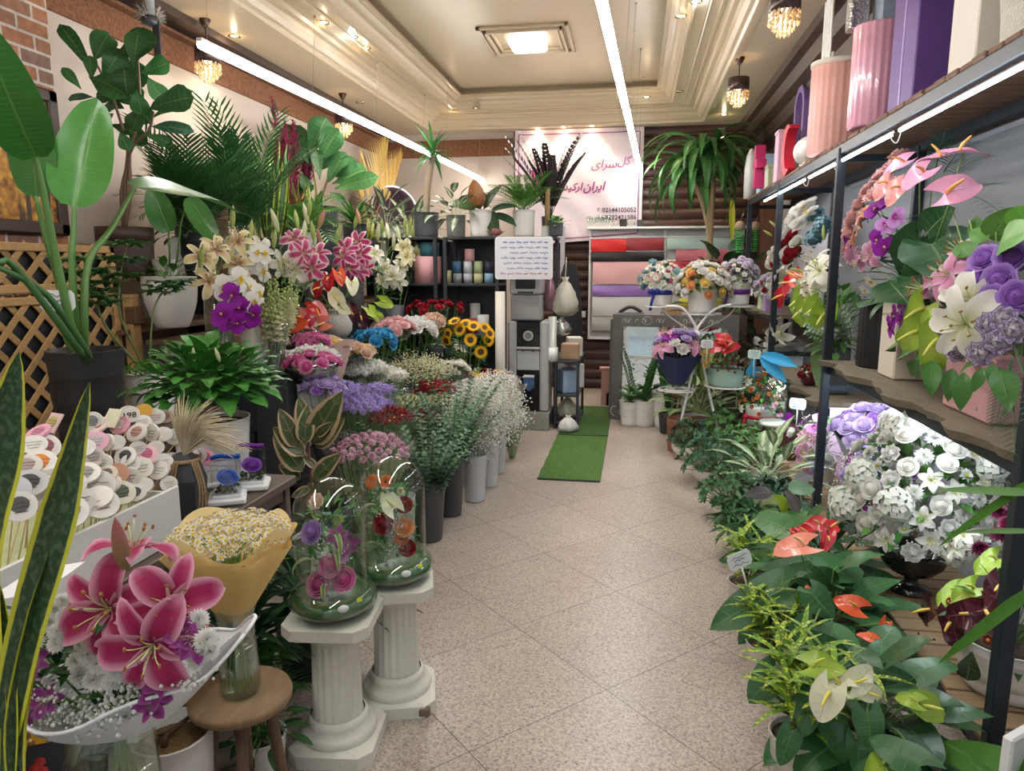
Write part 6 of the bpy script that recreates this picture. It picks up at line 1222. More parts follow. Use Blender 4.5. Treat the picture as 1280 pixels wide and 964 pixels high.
def belldome(lab,p,kinds,leafc):
 t=thing('glass_cloche',lab,'glass cloche',p);r=.122;h=.47
 m=MB();lathe(m,[(.001,.0),(.08,0),(.12,.012),(.147,.04),(.15,.055),(.14,.078),(.128,.09),(.124,.093)],48);m.build('glass_bowl',clearmat('green_tinted_glass',(.78,.92,.8),.86,.03),t)
 m=MB();lathe(m,[(.001,.006),(.076,.006),(.115,.018),(.14,.042),(.135,.06),(.11,.07),(.001,.072)],32);m.build('green_filling',plantmat('cloche_filling',.3,trans=.1,var=.6)if False else pm('wet_green_leaves',(.05,.12,.04),.3,var=.6,scale=14,stretch=(1,1,8)),t)
 m=MB();lathe(m,[(r+.004,.088),(r,.1),(r,.2),(r,h-r)]+[(r*math.cos(a),h-r+r*math.sin(a))for a in[PI/2*k/10 for k in range(1,10)]]+[(.001,h)],48);m.build('glass_bell',M_GLASS,t)
 for nm,me,x,y,z,s in kinds:bloom(t,nm,me,(x*1.15,y*1.25,z*1.17),(x*5-.1,-.8+y,.45),s*1.25,**({'sub':'spadix'}if isinstance(me,tuple)and 'anth' in nm else{}))
 m=MB()
 for i in range(170):a=U(0,6.28);q=U(.1,.7)*r;z=U(.07,.36);leaf(m,(q*math.cos(a)-.015,q*math.sin(a)+.012,z),sph(a+U(-1,1),U(.3,1.3)),U(.03,.06),U(.01,.022),'lance',leafc,nl=3,nw=2,bend=.6,jv=.4)
 m.build('foliage',M_LEAFP,t)
 for k in range(4):m=MB();a=U(2.5,5.5);c0=Vector((.05*math.cos(a),.05*math.sin(a),.12+.05*k));leaf(m,c0,Vector((math.cos(a)*.2,math.sin(a)*.2,1)),.14,.022,'strap',(.06,.2,.05),up=(-math.cos(a),-math.sin(a),.1),nl=12,nw=2,bend=3.6,edge=((.6,.65,.3),.7));m.build('curled_leaf',M_LEAFP,t)
 gyp(t,'baby_breath',[(.03,-.08,.17),(.06,-.06,.22),(0,-.07,.28),(-.03,-.05,.32),(.06,-.07,.14),(.02,-.09,.13),(.05,-.08,.25)],.0036,26,.018)
 m=MB();lathe(m,[(.0005,0),(.015,0),(.015,.002),(.0005,.002)],16,M=facing((.09,-.125,.075),(.6,-.9,.35))@SCL(1.2,.8,1));m.build('round_tag',M_WHITEP,t);m=MB();box(m,0,0,0,.016,.004,.014,M=T(.13,-.085,.09)@RZ(.7));m.build('yellow_tape',pm('yellow_tape',(.7,.75,.02),.5),t)
belldome('nearer glass cloche with purple and magenta blooms on a column',(-.985,2.13,.497),[('lisianthus_bloom',RS_PURP,-.02,-.05,.255,.75),('alstroemeria_bloom',AL_PURP,.05,-.05,.25,.8),('orchid_bloom',O_LIL,.06,-.05,.2,.6),('tulip_bloom',RS_MAG,.03,-.06,.165,.8),('rose_bloom',RS_MAG,.0,-.065,.11,.9),('rose_bloom',RS_MAG,.06,-.05,.125,.9),('carnation_bloom',C_PEACH,-.02,-.02,.335,.6),('carnation_bloom',MM_GRN,.04,-.03,.29,.8),('alstroemeria_bloom',AL_PURP,.07,-.03,.22,.8)],G1)
belldome('farther glass cloche with orange, red and white blooms on a column',(-.87,2.42,.497),[('chrysanthemum_bloom',MM_BURG if False else GERB,-.05,-.04,.33,.9),('chrysanthemum_bloom',GERB,0,-.05,.335,.8),('calla_bloom',A_WHT,.02,-.06,.27,.75),('rose_bloom',RS_RED,.0,-.06,.2,.9),('rose_bloom',RS_ORG,.06,-.05,.19,.9),('carnation_bloom',GERB,.05,-.06,.16,.9),('rose_bloom',RS_RED,.065,-.045,.12,.7),('rose_bloom',RS_RED,.05,-.02,.25,.7),('chrysanthemum_bloom',MM_CRM,.04,-.03,.3,.7)],G1)
t=thing('wooden_stool','small round wooden stool under the camomile bouquet','stool',(-1.08,1.7,0));m=MB();lathe(m,[(.001,.425),(.13,.425),(.14,.43),(.142,.445),(.138,.455),(.001,.456)],40);m.build('seat',pm('worn_stool_wood',(.24,.15,.075),.6,var=.4,scale=5,stretch=(10,2,2),bump=.2),t)
for a in(.5,2.07,3.64,5.2):m=MB();tube(m,[(.07*math.cos(a),.07*math.sin(a),.43),(.12*math.cos(a),.12*math.sin(a),0)],[.018,.013],8);m.build('leg',pm('stool_leg_wood',(.13,.07,.04),.55,var=.3),t)
t=thing('glass_vase','clear glass vase of green stems standing on the wooden stool','vase',(-1.08,1.7,.458));glassvase(t,[(.001,.0),(.045,0),(.056,.012),(.056,.09),(.05,.17),(.053,.24),(.06,.27)],.14,M_GLASS)
t=thing('camomile_bouquet','camomile daisy bouquet in yellow-beige paper standing in the stool vase','bouquet',(-1.08,1.7,.472));m=MB()
for i in range(34):a=U(0,6.28);q=U(.1,1)*.042;tube(m,[(q*math.cos(a),q*math.sin(a),.0),(q*.35*math.cos(a+2),q*.35*math.sin(a+2),.22),(q*math.cos(a+3)*2,q*math.sin(a+3)*2,.4)],.0022,5,jit((.2,.34,.08),.2),cap=False)
m.build('stem',M_STEM,t);M_KRAFT=plantmat('yellow_beige_paper',.6,trans=.25,var=.06);m=MB();cone_wrap(m,.2,.45,.03,.165,60,.03,.1,(.88,.7,.36),1.0,4,.8);cone_wrap(m,.2,.425,.028,.175,60,.05,.1,(.9,.68,.28),1.0,3,2.2);m.build('paper_wrap',M_KRAFT,t);m=MB();lathe(m,[(.034,.2),(.037,.21),(.034,.222)],20);m.build('tie',M_KRAFT,t);m.C
m=MB()
for i in range(60):a=U(0,6.28);q=U(0,.15);leaf(m,(q*math.cos(a),q*math.sin(a),.4+U(-.02,.03)),sph(a,U(.4,1.2)),.05,.012,'lance',G2,nl=2,nw=2)
m.build('foliage',M_LEAFP,t);DSY=mum_m((.85,.84,.78),.0135,12,key='cam',core=(.72,.52,.03),inner=.38)
for i in range(100):a=i*2.39996;q=.155*math.sqrt((i+.5)/100);bloom(t,'daisy_bloom',DSY,(q*math.cos(a),q*math.sin(a),.46+.04*(1-(q/.155)**2)+U(-.01,.012)),(math.cos(a)*q*4+U(-.3,.3),math.sin(a)*q*4-.3+U(-.3,.3),1),U(.9,1.15))
m=MB()
for i in range(380):
 a=i*2.39996+.8;q=.165*math.sqrt((i+.5)/380);p=Vector((q*math.cos(a),q*math.sin(a),.455+.04*(1-(q/.16)**2)+U(-.012,.008)));dot(m,p+Vector((0,0,.003)),.0038,(.7,.5,.03));M_=facing(p,(U(-.4,.4),U(-.6,.1),1))
 for k in range(7):leaf(m,p,M_.to_3x3()@sph(k*.9,.1),.013,.0075,'blunt',(.84,.83,.78),nl=1,nw=2,bend=.2)
o=m.build('small_daisies',M_PETAL,t);o['kind']='stuff';o.name='daisy_filling'
t=thing('glass_vase','round clear glass vase under the pink lily bouquet','vase',(-1.07,1.2,.472));glassvase(t,[(.001,0),(.07,0),(.085,.02),(.09,.1),(.085,.2),(.08,.27)],.12,M_GLASS)
t=thing('lily_bouquet','big bouquet of pink lilies, white chrysanthemums and gypsophila in frosted wrap','bouquet',(-1.07,1.2,.49));CB=(-1.07,1.32,.72);YB_=1.16
m=MB()
for i in range(24):a=U(0,6.28);q=U(.2,1)*.06;tube(m,[(q*math.cos(a),q*math.sin(a),.0),(q*.3,q*.3,.16),(q*math.cos(a+3)*3,q*math.sin(a+3)*2,.36)],.003,5,jit((.14,.28,.08),.25),cap=False)
m.build('stem',M_STEM,t)
def fr(px,py):return 1.06+.0002*abs(px-150)+.16*max(0,(800-py)/150)
for px,py,s,d,r in((138,762,.98,(.05,-.9,.4),.5),(215,755,.86,(.5,-.75,.45),1.2),(192,806,.92,(.3,-.9,.1),.0),(165,692,.85,(.05,.25,.95),.3)):put(t,'lily_bloom',L_HOT,px,py,CB,s,y=fr(px,py),d=d,roll=r)
put(t,'lily_bud',BUD_P,158,712,CB,1.15,y=1.12,d=(0,-.15,1));put(t,'lily_bud',BUD_P,62,690,CB,.001,y=1.2)
for px,py in((55,765),(68,760),(62,778),(50,782),(72,790),(70,805),(110,818),(95,827),(122,830),(118,850),(98,845),(145,838),(45,800),(82,770),(78,752),(40,775),(255,812),(245,825),(258,800),(140,852),(28,845),(248,775),(262,815)):put(t,'chrysanthemum_bloom',MM_WHT,px,py,CB,U(.62,.85),y=fr(px,py),face=.8)
for px,py in((35,838),(45,828),(30,880),(42,885),(60,876),(195,865),(190,880),(235,802),(244,808),(228,795),(22,870),(200,850)):put(t,'alstroemeria_bloom',AL_PURP,px,py,CB,.85,y=fr(px,py),face=.7)
gyp(t,'baby_breath',[at(px,py,y=fr(px,py))-t.location for px,py in((60,880),(80,895),(100,900),(75,870),(95,880),(120,895),(135,885),(150,880),(165,860),(140,870),(155,893),(225,850),(240,842),(115,905),(175,875),(60,900),(50,860),(130,905))],.0048,20,.014)
m=MB()
for i in range(210):
 a=U(760,885);q=at(U(30,255-max(0,a-810)*.7),a,y=1.17+U(-.04,.09));leaf(m,q-t.location,Vector((U(-1,.4),U(-1,0),U(.1,1))),U(.05,.09),U(.02,.035),'lance',G3 if R_.random()<.7 else G1,nl=4,nw=2)
m.build('foliage',M_LEAF,t)
greens(t,[(88,745,52,736,1.0,1.0)],c=(.05,.13,.06))if False else None
M_FROST=clearmat('frosted_wrap',(.86,.88,.9),.4,.3,.3,14,haze=.8)
m=MB();cx=Vector((0,.04,0))
def wrapfn(k,ph,zt,rt):
 def fn(u,v):
  a=u*2*PI;rim=.012*math.sin(a*3+ph)+.014*math.sin(a*5+ph);q=v**.75
  r=.05+(rt-.05)*q*(1+.05*v*math.sin(a*6+ph));zc=zt+rim+.08*math.cos(a)+.03*math.cos(a)**2
  return(.075*v+r*math.cos(a)*1.05,r*math.sin(a)*.74,.2+(zc-.2)*v**1.2)
 return fn
for k,(ph,zt,rt)in enumerate(((.3,.325,.235),(1.9,.31,.215))):
 grid(m,wrapfn(k,ph,zt,rt),80,10,closed=True)
m.build('frosted_wrap',M_FROST,t);m=MB();f=wrapfn(0,.3,.325,.235);tube(m,[Vector(f(i/80,1))for i in range(81)],.004,5);m.build('white_edge',M_WHITEP,t)
t=thing('snake_plant','tall yellow-edged snake plant at the left edge of the photo, in front of everything','snake plant',(-1.02,.92,.472));pot(t,M_BLACK,.09,.11,.16)
for pts,W,up in(([(5,930),(30,800),(75,640),(112,478)],.048,(.5,-.8,.1)),([(-8,900),(-18,700),(5,560),(24,440)],.062,(.3,-.95,0)),([(8,1000),(12,900),(4,800),(-6,715)],.03,(.4,-.9,0)),([(20,1000),(18,900),(45,760),(62,690)],.026,(.9,-.4,0)),([(-20,900),(-30,740),(-20,600),(-6,480)],.05,(.3,-.95,0))):
 P_=smooth_path([rel(t,at(px,py,y=.92))for px,py in pts],5);n=len(P_);V=[];F=[];LT=[]
 for i,p in enumerate(P_):
  f=i/(n-1);d=(P_[min(i+1,n-1)]-P_[max(0,i-1)]).normalized();x=d.cross(Vector(up)).normalized();nrm=x.cross(d);w=W/2*(.72+.5*math.sin(PI*f**.8))*min(1,(1-f)*3.2)**.7+.0006;tw=.35*math.sin(f*5)
  for j in range(7):u=-1+j/3;V.append(p+x*(u*w*math.cos(tw))+nrm*(u*w*math.sin(tw)+abs(u)**1.5*w*.35));LT.append((u,f,.37))
 for i in range(n-1):
  for j in range(6):b3=i*7+j;F.append((b3,b3+1,b3+8,b3+7))
 m=MB();m.add(V,F,(.018,.055,.018),np.array(LT));m.build('leaf',M_SNAKE,t)
 t.children[-1].data.materials[0]=M_SNAKE
t=thing('paper_sheet','white sheet of paper on the table front at the left edge','paper',at(40,722,x=-1.28));m=MB();grid(m,lambda u,v:(-.07+.14*u+.03*v,-.16+.2*v,.0+.03*u-.02*math.sin(3*v)),6,6);m.build('sheet',M_WHITEP,t)
t=thing('perforated_box','brown box with dotted holes beneath the paper sheet','box',(-1.34,1.02,.472));m=MB();box(m,0,0,.15,.12,.3,.3);m.build('body',pm('kraft_card',(.35,.23,.13),.8),t);m=MB()
for i in range(8):
 for j in range(7):box(m,.0605,-.13+i*.037,.04+j*.035,.002,.006,.006,b=.0005)
m.build('hole_dots',M_BLACK,t)
for lab,px,py,c,c2,rz in(('small picture card with orange figures, lower left corner',38,925,(.7,.35,.02),(.25,.1,.03),.4),('small dark picture card with red lettering, lower left corner',55,955,(.03,.03,.04),(.5,.03,.03),.5),('small greyish picture card beside the lily vase',78,935,(.3,.27,.22),(.45,.12,.05),.3)):
 p=at(px,py,z=.52);t=thing('picture_card',lab,'picture card',p);t.rotation_euler=Euler((.5,0,rz));m=MB();box(m,0,0,0,.085,.1,.006,b=.002);m.build('card',pm('card '+lab[6:18],c,.4,var=.3,scale=30),t);m=MB()
 for k in range(5):ball(m,(U(-.025,.025),U(-.025,.03),.003),U(.008,.014),n=7,m=4,sz=.15)
 m.build('picture',pm('pic '+lab[6:18],c2,.5,var=.5,scale=40),t)
t=thing('card_rack','dark little rack holding the picture cards, lower left corner','card rack',(-1.42,1.33,.472));m=MB();box(m,0,0,.015,.3,.22,.03);m.build('base',M_BLACK,t)
t=thing('flower_pot','white pot of dry soil with moss beside the lily vase','flower pot',(-1.22,1.58,0));pot(t,M_WHITEC,.085,.105,.4,soilmat=M_MOSS,rib=flute(12,.03));m=MB()
for i in range(3):tube(m,[(U(-.04,.04),U(-.04,.04),.37),(U(-.06,.06),U(-.06,.06),.41)],[.012,.005],5,k=1)
m.build('dry_stumps',M_BROWNW,t)
for nm,lab,x,y,mat,r,h,kind,c in(('grass_plant','grassy green plant in a pale pot between stool and column',-1.36,2.02,M_POTB,.12,.2,0,(.04,.15,.03)),('dracaena','dark strap-leaved plant behind the nearer cloche',-1.3,2.55,M_BLACK,.13,.25,1,(.02,.07,.025)),('dracaena','dark leafy plant under the table edge by the stool',-1.42,2.25,M_BLACK,.12,.22,1,(.018,.06,.022)),('flower_pot_plant','small plant in a white pot on the floor behind the stool',-1.16,1.92,M_WHITEC,.08,.16,2,(.03,.1,.03))):
 t=thing(nm,lab,'potted plant',(x,y,0));pot(t,mat,r*.8,r,h)
 if kind==0:areca(t,.3,26,c,.12,.009,h-.01,1.2,14)
 elif kind==1:strapplant(t,36,.5,.04,h,c,1.4,.5,1.1)
 else:bushleaves(t,26,.12,.14,h,.1,.04,'lance',c)
def under(x,y,z,lab):
 """height at which a vessel stands: its step or the floor, on a block where it has to stand higher"""
 s=0.0
 for x0,x1,y0,y1,h in((-1.78,-1.5,4.2,6.7,.12),(-2.1,-1.8,3.7,6.8,.42),(-2.38,-2.12,3.45,6.85,.72),(-2.68,-2.4,3.45,6.9,1.02)):
  if x0-.06<x<x1+.06 and y0<y<y1:s=max(s,h)
 if z-s<.04:return s+.002
 carton('display_block','black block under the '+' '.join(lab.split()[:11]),(x,y,s),(.2,.2,z-s-.002),M_BLACK,cat='block');return z
M_BUCKG=pm('dark_grey_bucket',(.06,.065,.075),.45,var=.1);M_BUCKW=pm('pale_grey_bucket',(.6,.64,.68),.4,var=.05)
def bucket(lab,x,y,z=0.0,mat=None,r0=.075,r1=.105,h=.38,group=None):
 z=under(x,y,z,lab)
 t=thing('flower_bucket',lab,'bucket',(x,y,z),0,group);mb=MB()
 lathe(mb,[(.001,0),(r0,0),(r0+.003,.01),(r0+(r1-r0)*.8,h*.8),(r0+(r1-r0)*.8+.003,h*.81),(r1-.004,h*.95),(r1,h),(r1-.005,h),(r0+(r1-r0)*.5-.004,h*.5),(.001,h*.5)],36);mb.build('bucket_body',mat or M_BUCKG,t)
 return t
for lab,x0,x1,y0,y1,z in(('black stepped flower stand, low front step behind the floor buckets',-1.78,-1.5,4.2,6.7,.12),('black flower stand, second step',-2.1,-1.8,3.7,6.8,.42),('black flower stand, third step under the vases',-2.38,-2.12,3.45,6.85,.72),('black flower stand, top step under the tall lilies',-2.68,-2.4,3.45,6.9,1.02)):
 t=thing('flower_stand',lab,'flower stand',((x0+x1)/2,(y0+y1)/2,0));m=MB();box(m,0,0,z-.015,x1-x0,y1-y0,.03);m.build('step_board',M_BLACK,t);m=MB();box(m,(x1-x0)/2-.01,0,z/2-.01,.02,y1-y0-.02,z-.03);m.build('front_panel',M_BLACK,t)
def eucbunch(lab,x,y,z,h,R,n,c):
 t=thing('eucalyptus_bunch',lab,'eucalyptus',(x,y,z));
 for i in range(n):
  mb=MB();a=i*2.4;q=math.sqrt((i+.5)/n);euc(mb,(.03*math.cos(a),.03*math.sin(a),.02),Vector((math.cos(a)*q*.42,math.sin(a)*q*.42,1)),h*U(.7,1.05),jit(c,.3),26,.027,.5*q);mb.build('branch',M_LEAFP,t)
 return t
bucket('dark grey bucket of silver-green eucalyptus, nearest in the floor row',-1.21,4.02);eucbunch('silver-green eucalyptus branches in the nearest dark grey bucket',-1.21,4.02,.2,.66,.2,28,(.15,.28,.17))
bucket('second dark grey bucket in the floor row, of darker eucalyptus',-1.2,4.48,h=.4);eucbunch('darker blue-green eucalyptus branches in the second dark bucket',-1.2,4.48,.22,.78,.2,26,(.065,.18,.09))
bucket('black bucket half hidden behind the nearest dark grey bucket',-1.42,4.1,mat=M_BLACK)
bucket('pale grey bucket beside the farther cloche',-1.3,3.75,mat=M_BUCKW,h=.36,r0=.07,r1=.09)
for i,(x,y,lab)in enumerate(((-1.1,4.8,'nearest pale grey bucket of white gypsophila in the floor row'),(-1.08,5.16,'second pale grey bucket of gypsophila in the floor row'),(-1.09,5.52,'third pale grey bucket, farthest in the floor row'))):
 bucket(lab,x,y,mat=M_BUCKW,h=.34,r0=.07,r1=.09)
 t=thing('gypsophila_bunch',('loose white gypsophila, nearest bunch of the floor row','large white gypsophila bunch in cellophane, leaning to the aisle','farthest gypsophila bunch of the floor row')[i],'gypsophila',(x,y,.16));R=(.15,.23,.16)[i]
 m=MB();pts=dome_pts(16,R,.2,.6,.15)
 for p,d in pts:tube(m,[(p.x*.15,p.y*.15,.01),(p.x*.6,p.y*.6,.25),(p.x,p.y,.4+p.z)],.0018,4,(.3,.34,.16),2,cap=False)
 m.build('stem',M_STEM,t);gyp(t,'tiny_flowers',[p+Vector((0,0,.4))for p,d in dome_pts(84,R,.22,.7,.25)],.0072,36,.042,(.9,.9,.87))
 if i:m=MB();cone_wrap(m,.1,.62,.05,R*1.25,36,.06,.08,ph=i);m.build('wrapper',M_FILM,t)
WR=lambda*k:[(n,m,s,w)for n,m,s,w in k]
GYPF=lambda n,R,h,r=.0055,c=(.85,.85,.76):(lambda t:gyp(t,'tiny_flowers',[p+Vector((0,0,h))for p,d in dome_pts(n,R,R*.5,.1,.2)],r,30,.035,c))
BUN=[('pink chrysanthemum bunch in cellophane behind the farther cloche',462,560,('x',-1.42),WR(('chrysanthemum_bloom',POM_P,1.5,3),('chrysanthemum_bloom',MM_PINK,.9,2)),70,.55,.2,.09,None,{}),('red spray chrysanthemum bunch behind the eucalyptus, left part',488,520,('x',-1.46),WR(('spray_bloom',POM_DR,1.3,3),('small_daisy',MM_RED,1.1,1)),60,.55,.13,.07,None,{}),('red spray chrysanthemum bunch between the two eucalyptus buckets',528,522,('x',-1.38),WR(('spray_bloom',POM_DR,1.3,3),),40,.52,.11,.06,None,{}),('cream-white button chrysanthemum bunch above the eucalyptus, left',510,502,('x',-1.6),WR(('button_bloom',MM_CRM,1.0,3),('button_bloom',MM_GRN,.7,.4)),42,.5,.15,.05,None,{}),('cream-white button chrysanthemum bunch above the eucalyptus, right',552,500,('x',-1.5),WR(('button_bloom',MM_CRM,1.0,3),),42,.5,.15,.05,None,{}),('bright green foliage bunch right of the cream chrysanthemums',586,500,('x',-1.36),WR(('green_bloom',MM_GRN,1.1,1),),22,.48,.1,.08,None,dict(leafc=(.14,.34,.05),leaves=36)),('dark red carnation bunch wrapped in cellophane, mid tier',542,486,('x',-1.62),WR(('carnation_bloom',RS_RED,1.1,1),),22,.45,.13,.04,None,{}),('violet-blue ageratum bunch in cellophane, nearest',452,505,('x',-1.66),WR(('ageratum_bloom',POM_L,1.6,1),),60,.5,.17,.06,None,{}),('violet-blue ageratum bunch in cellophane, behind left',425,487,('x',-1.82),WR(('ageratum_bloom',POM_L,1.6,1),),40,.45,.13,.05,None,{}),('violet-blue ageratum bunch in cellophane, behind right',470,488,('x',-1.74),WR(('ageratum_bloom',POM_L,1.6,1),),40,.45,.12,.05,None,{}),('purple lisianthus in a small clear wrapper beside the green bush',403,487,('x',-1.75),WR(('lisianthus_bloom',RS_LIL,1.1,3),('lisianthus_bloom',RS_PURP,.8,1)),14,.35,.09,.04,None,{}),('white pompon chrysanthemum bunch in cellophane, mid tier left',452,460,('x',-1.95),WR(('pompon_bloom',POM_W,2.2,1),),60,.45,.17,.07,None,{}),('white pompon chrysanthemum bunch in cellophane, mid tier right',482,468,('x',-1.86),WR(('pompon_bloom',POM_W,2.2,1),),50,.45,.14,.06,None,{}),('big cream gypsophila bunch in cellophane, centre of the tiers',522,462,('x',-1.78),WR(('small_bloom',POM_W,.6,1),),12,.5,.26,.12,None,dict(stuff=GYPF(60,.25,.5,.006,(.8,.8,.55)),leafc=(.2,.34,.08),leaves=40)),('white spray chrysanthemum bunch in cellophane by the aisle',595,482,('x',-1.38),WR(('chrysanthemum_bloom',MM_WHT,1.0,2),('pompon_bloom',POM_W,2.0,1)),50,.42,.2,.06,None,{}),('white and pale blue wrapped bunch left of the sunflowers',556,438,('x',-1.82),WR(('alstroemeria_bloom',AL_WHT,1.1,2),('hydrangea_bloom',H_BLUE,.6,1),('daisy_bloom',DAISYB,.9,1)),30,.45,.2,.1,None,{}),('white rose bunch lying over the cream gypsophila wrapper',566,462,('x',-1.62),WR(('rose_bloom',RS_WHT,1.1,1),('pompon_bloom',POM_W,1.4,1)),20,.42,.13,.07,None,{}),('orange and yellow gerbera bunch in a flat wrapper by the water cooler',607,472,('y',6.35),WR(('gerbera_bloom',GERB,1.1,1),('sun_bloom',RS_YEL,1.2,1),('rose_bloom',RS_RED,1,.7)),24,.42,.14,.05,None,dict(wrapc=1)),('red and white rose bunch in a square wrapper nearest the water cooler',628,478,('y',6.4),WR(('rose_bloom',RS_RED,1.1,1),('carnation_bloom',C_WHT,1.1,1)),22,.4,.13,.05,None,{}),('lilac statice bunch in cellophane at the end of the floor row',640,520,('y',5.9),WR(('statice_bloom',POM_L,1.1,1),('statice_bloom',POM_W,1.1,1)),26,.4,.1,.05,None,{}),('yellow rose bunch in a round paper collar, mid tier',413,434,('x',-2.02),WR(('rose_bloom',RS_YEL,.9,1),('rose_bloom',RS_WHT,.7,1)),24,.35,.12,.04,None,dict(filmmat=pm('peach_paper',(.6,.42,.36),.6))),('pale yellow carnation bunch beside the round paper collar',442,440,('x',-1.98),WR(('carnation_bloom',C_PEACH,1.0,1),('rose_bloom',RS_YEL,.8,1)),28,.35,.12,.05,None,{}),('white carnation bunch in crinkled cellophane behind the pink glass bowl',385,450,('x',-1.98),WR(('carnation_bloom',C_WHT,1.1,2),('green_bloom',MM_GRN,.9,1)),30,.35,.15,.05,None,{}),('small pink chrysanthemum bunch between glass vase and grey jug',388,428,('x',-2.1),WR(('carnation_bloom',RS_MAG,.9,1),),16,.3,.09,.04,None,{}),]
for i,(lab,px,py,(ax,v),kinds,n,h,R,H,zb,kw)in enumerate(BUN):
 p=at(px,py,**{ax:v});z=max(.005,p.z-h-H*.3);kw.pop('wrapc',None)
 bunch('wrapped_bunch',lab,(p.x,p.y,z),kinds,n,h,R,H,cat='flower bunch',**kw)
 if z>.14:bucket('dark bucket holding the '+' '.join(lab.split()[:11]),p.x,p.y,max(0.002,z-.06 if z<.4 else z-.12),M_BLACK,.06,.08,.22 if z>.4 else.18)
def cutstem(nm,lab,root,head,d,parts,group=None,leafc=G1,nl=5,ll=.07,lw=.03,cat='cut flower',stemc=(.14,.28,.07),r=.003):
 t=thing(nm,lab,cat,root,0,group);h=Vector(head)-Vector(root);m=MB();tube(m,[(0,0,0),h*.55+Vector((0,0,h.length*.06)),h],[r*1.2,r],5,stemc,4);m.build('stem',M_STEM,t)
 for bn,me,off,dd,s in parts:bloom(t,bn,me,h+Vector(off),dd if dd is not None else d,s,**({'sub':'seed_disc'}if bn=='sunflower_head' else{}))
 m=MB()
 for k in range(nl):f=U(.45,.95);leaf(m,h*f,sph(U(0,6.28),U(-.1,.7)),ll*U(.7,1.2),lw,'ovate',leafc,nl=4,nw=2,bend=.6,jv=.3)
 if nl:m.build('foliage',M_LEAF,t)
 return t
def rosebucket(blab,slab,px,py,pl,me,n,R,hgt,group,s=1.15,H=.07,bmat=None,bh=.3):
 p=at(px,py,**pl);z0=p.z-hgt;bucket(blab,p.x,p.y,max(.002,z0),bmat or M_BLACK,.07,.1,bh)
 for q,d in dome_pts(n,R,H,.1,.12):cutstem('cut_rose',slab,(p.x+q.x*.3,p.y+q.y*.3,max(.01,z0+.02)),(p.x+q.x,p.y+q.y,p.z+q.z),d,[('rose_bloom',me,(0,0,0),None,s)],group,G3,6)
rosebucket('bucket of white roses on the tiers','white rose among dark leaves, mid tier, right of the pink ones',515,415,dict(x=-2.0),C_WHT,18,.17,.55,'white roses on the tiers',2.3)
rosebucket('bucket of deep red roses before the black rack','deep red rose in front of the black rack',545,388,dict(y=6.75),RS_RED,18,.24,.6,'deep red roses by the rack',1.35)
rosebucket('bucket of peach roses beside the white roses','peach rose right of the white roses',541,406,dict(y=6.35),RS_PINK if False else C_PEACH,8,.09,.5,'peach roses',1.4)
rosebucket('bucket of pink roses between blue and white ones','pink rose between the blue and the white roses',491,414,dict(x=-2.04),RS_PINK,13,.15,.5,'pink roses on the tiers',1.75)
rosebucket('bucket of dyed blue roses on the tiers','bright blue dyed rose left of the pink roses',468,428,dict(x=-2.0),RS_BLUE,14,.14,.45,'blue roses on the tiers',1.5)
SUN=sunflower_m();p0=at(588,432,y=6.5);bucket('black bucket of sunflowers beside the tall white tube',p0.x,p0.y,max(.002,p0.z-.6),M_BLACK,.075,.11,.32)
for i,(px,py,d)in enumerate(((588,425,(.2,-1,.15)),(575,412,(-.3,-.9,.3)),(601,440,(.2,-.9,-.1)),(610,425,(.7,-.7,.2)),(560,418,(-.6,-.8,.2)),(552,410,(-.8,-.5,.3)),(592,408,(.1,-.7,.7)),(606,410,(.5,-.5,.6)),(568,402,(-.2,-.5,.9)),(558,426,(-.5,-.9,-.2)),(582,405,(0,-.6,.8)),(612,417,(.8,-.5,.4)))):
 p=at(px,py,y=6.42+U(-.05,.12));cutstem('cut_sunflower','sunflower in the bucket beside the tall white tube' if i not in(0,2)else('sunflower facing the aisle squarely, centre of the sunflower bucket','','lowest sunflower of the bucket, facing down the aisle')[i],(p0.x+U(-.04,.04),p0.y+U(-.04,.04),max(.02,p0.z-.55)),p,Vector(d),[('sunflower_head',SUN,(0,0,0),None,1.12)],'sunflowers' if i not in(0,2)else None,(.08,.2,.05),4,.11,.07,r=.005)
def vase(nm,lab,px,py,x,profile,mat,water=None,z=None,rib=None,**k):
 p=at(px,py,x=x);p.z=under(p.x,p.y,p.z,lab);t=thing(nm,lab,'vase',p);(glassvase(t,profile,water,mat,rib=rib,**k));return t,p
VC=[(.001,0),(.06,0),(.075,.01),(.078,.34)];VT=[(.001,0),(.05,0),(.055,.05),(.05,.12),(.065,.2)]
t,pV1=vase('glass_cylinder','tall clear glass cylinder of yellow lilies left of the orchids',277,452,-2.3,[(.001,0),(.07,0),(.075,.01),(.075,.4)],M_GLASS,.3)
t,pV2=vase('ceramic_vase','cream bottle vase holding the purple and white orchids',318,452,-2.15,[(.001,0),(.05,0),(.07,.03),(.07,.14),(.04,.19),(.035,.22),(.04,.225)],M_WHITEC)
t,pV3=vase('glass_vase','flared clear glass vase of pale green snapdragons',348,470,-2.0,[(.001,0),(.065,0),(.07,.02),(.045,.12),(.06,.24),(.075,.3)],M_GLASS,.16)
t,pV4=vase('glass_vase','wide glass vase of coral anthuriums behind the cellophane bunches',388,436,-2.22,[(.001,0),(.09,0),(.11,.04),(.1,.12),(.07,.2),(.075,.22)],M_GLASS,.1)
t,pV5=vase('ceramic_jug','round grey textured vase of white and red anthuriums',421,423,-2.22,[(.001,0),(.07,0),(.115,.06),(.12,.11),(.09,.17),(.05,.2),(.055,.215)],pm('grey_textured_ceramic',(.38,.38,.36),.6,var=.15,scale=40,bump=.6),rib=lambda a,r,z:1+.02*math.sin(a*40)*math.sin(z*200))
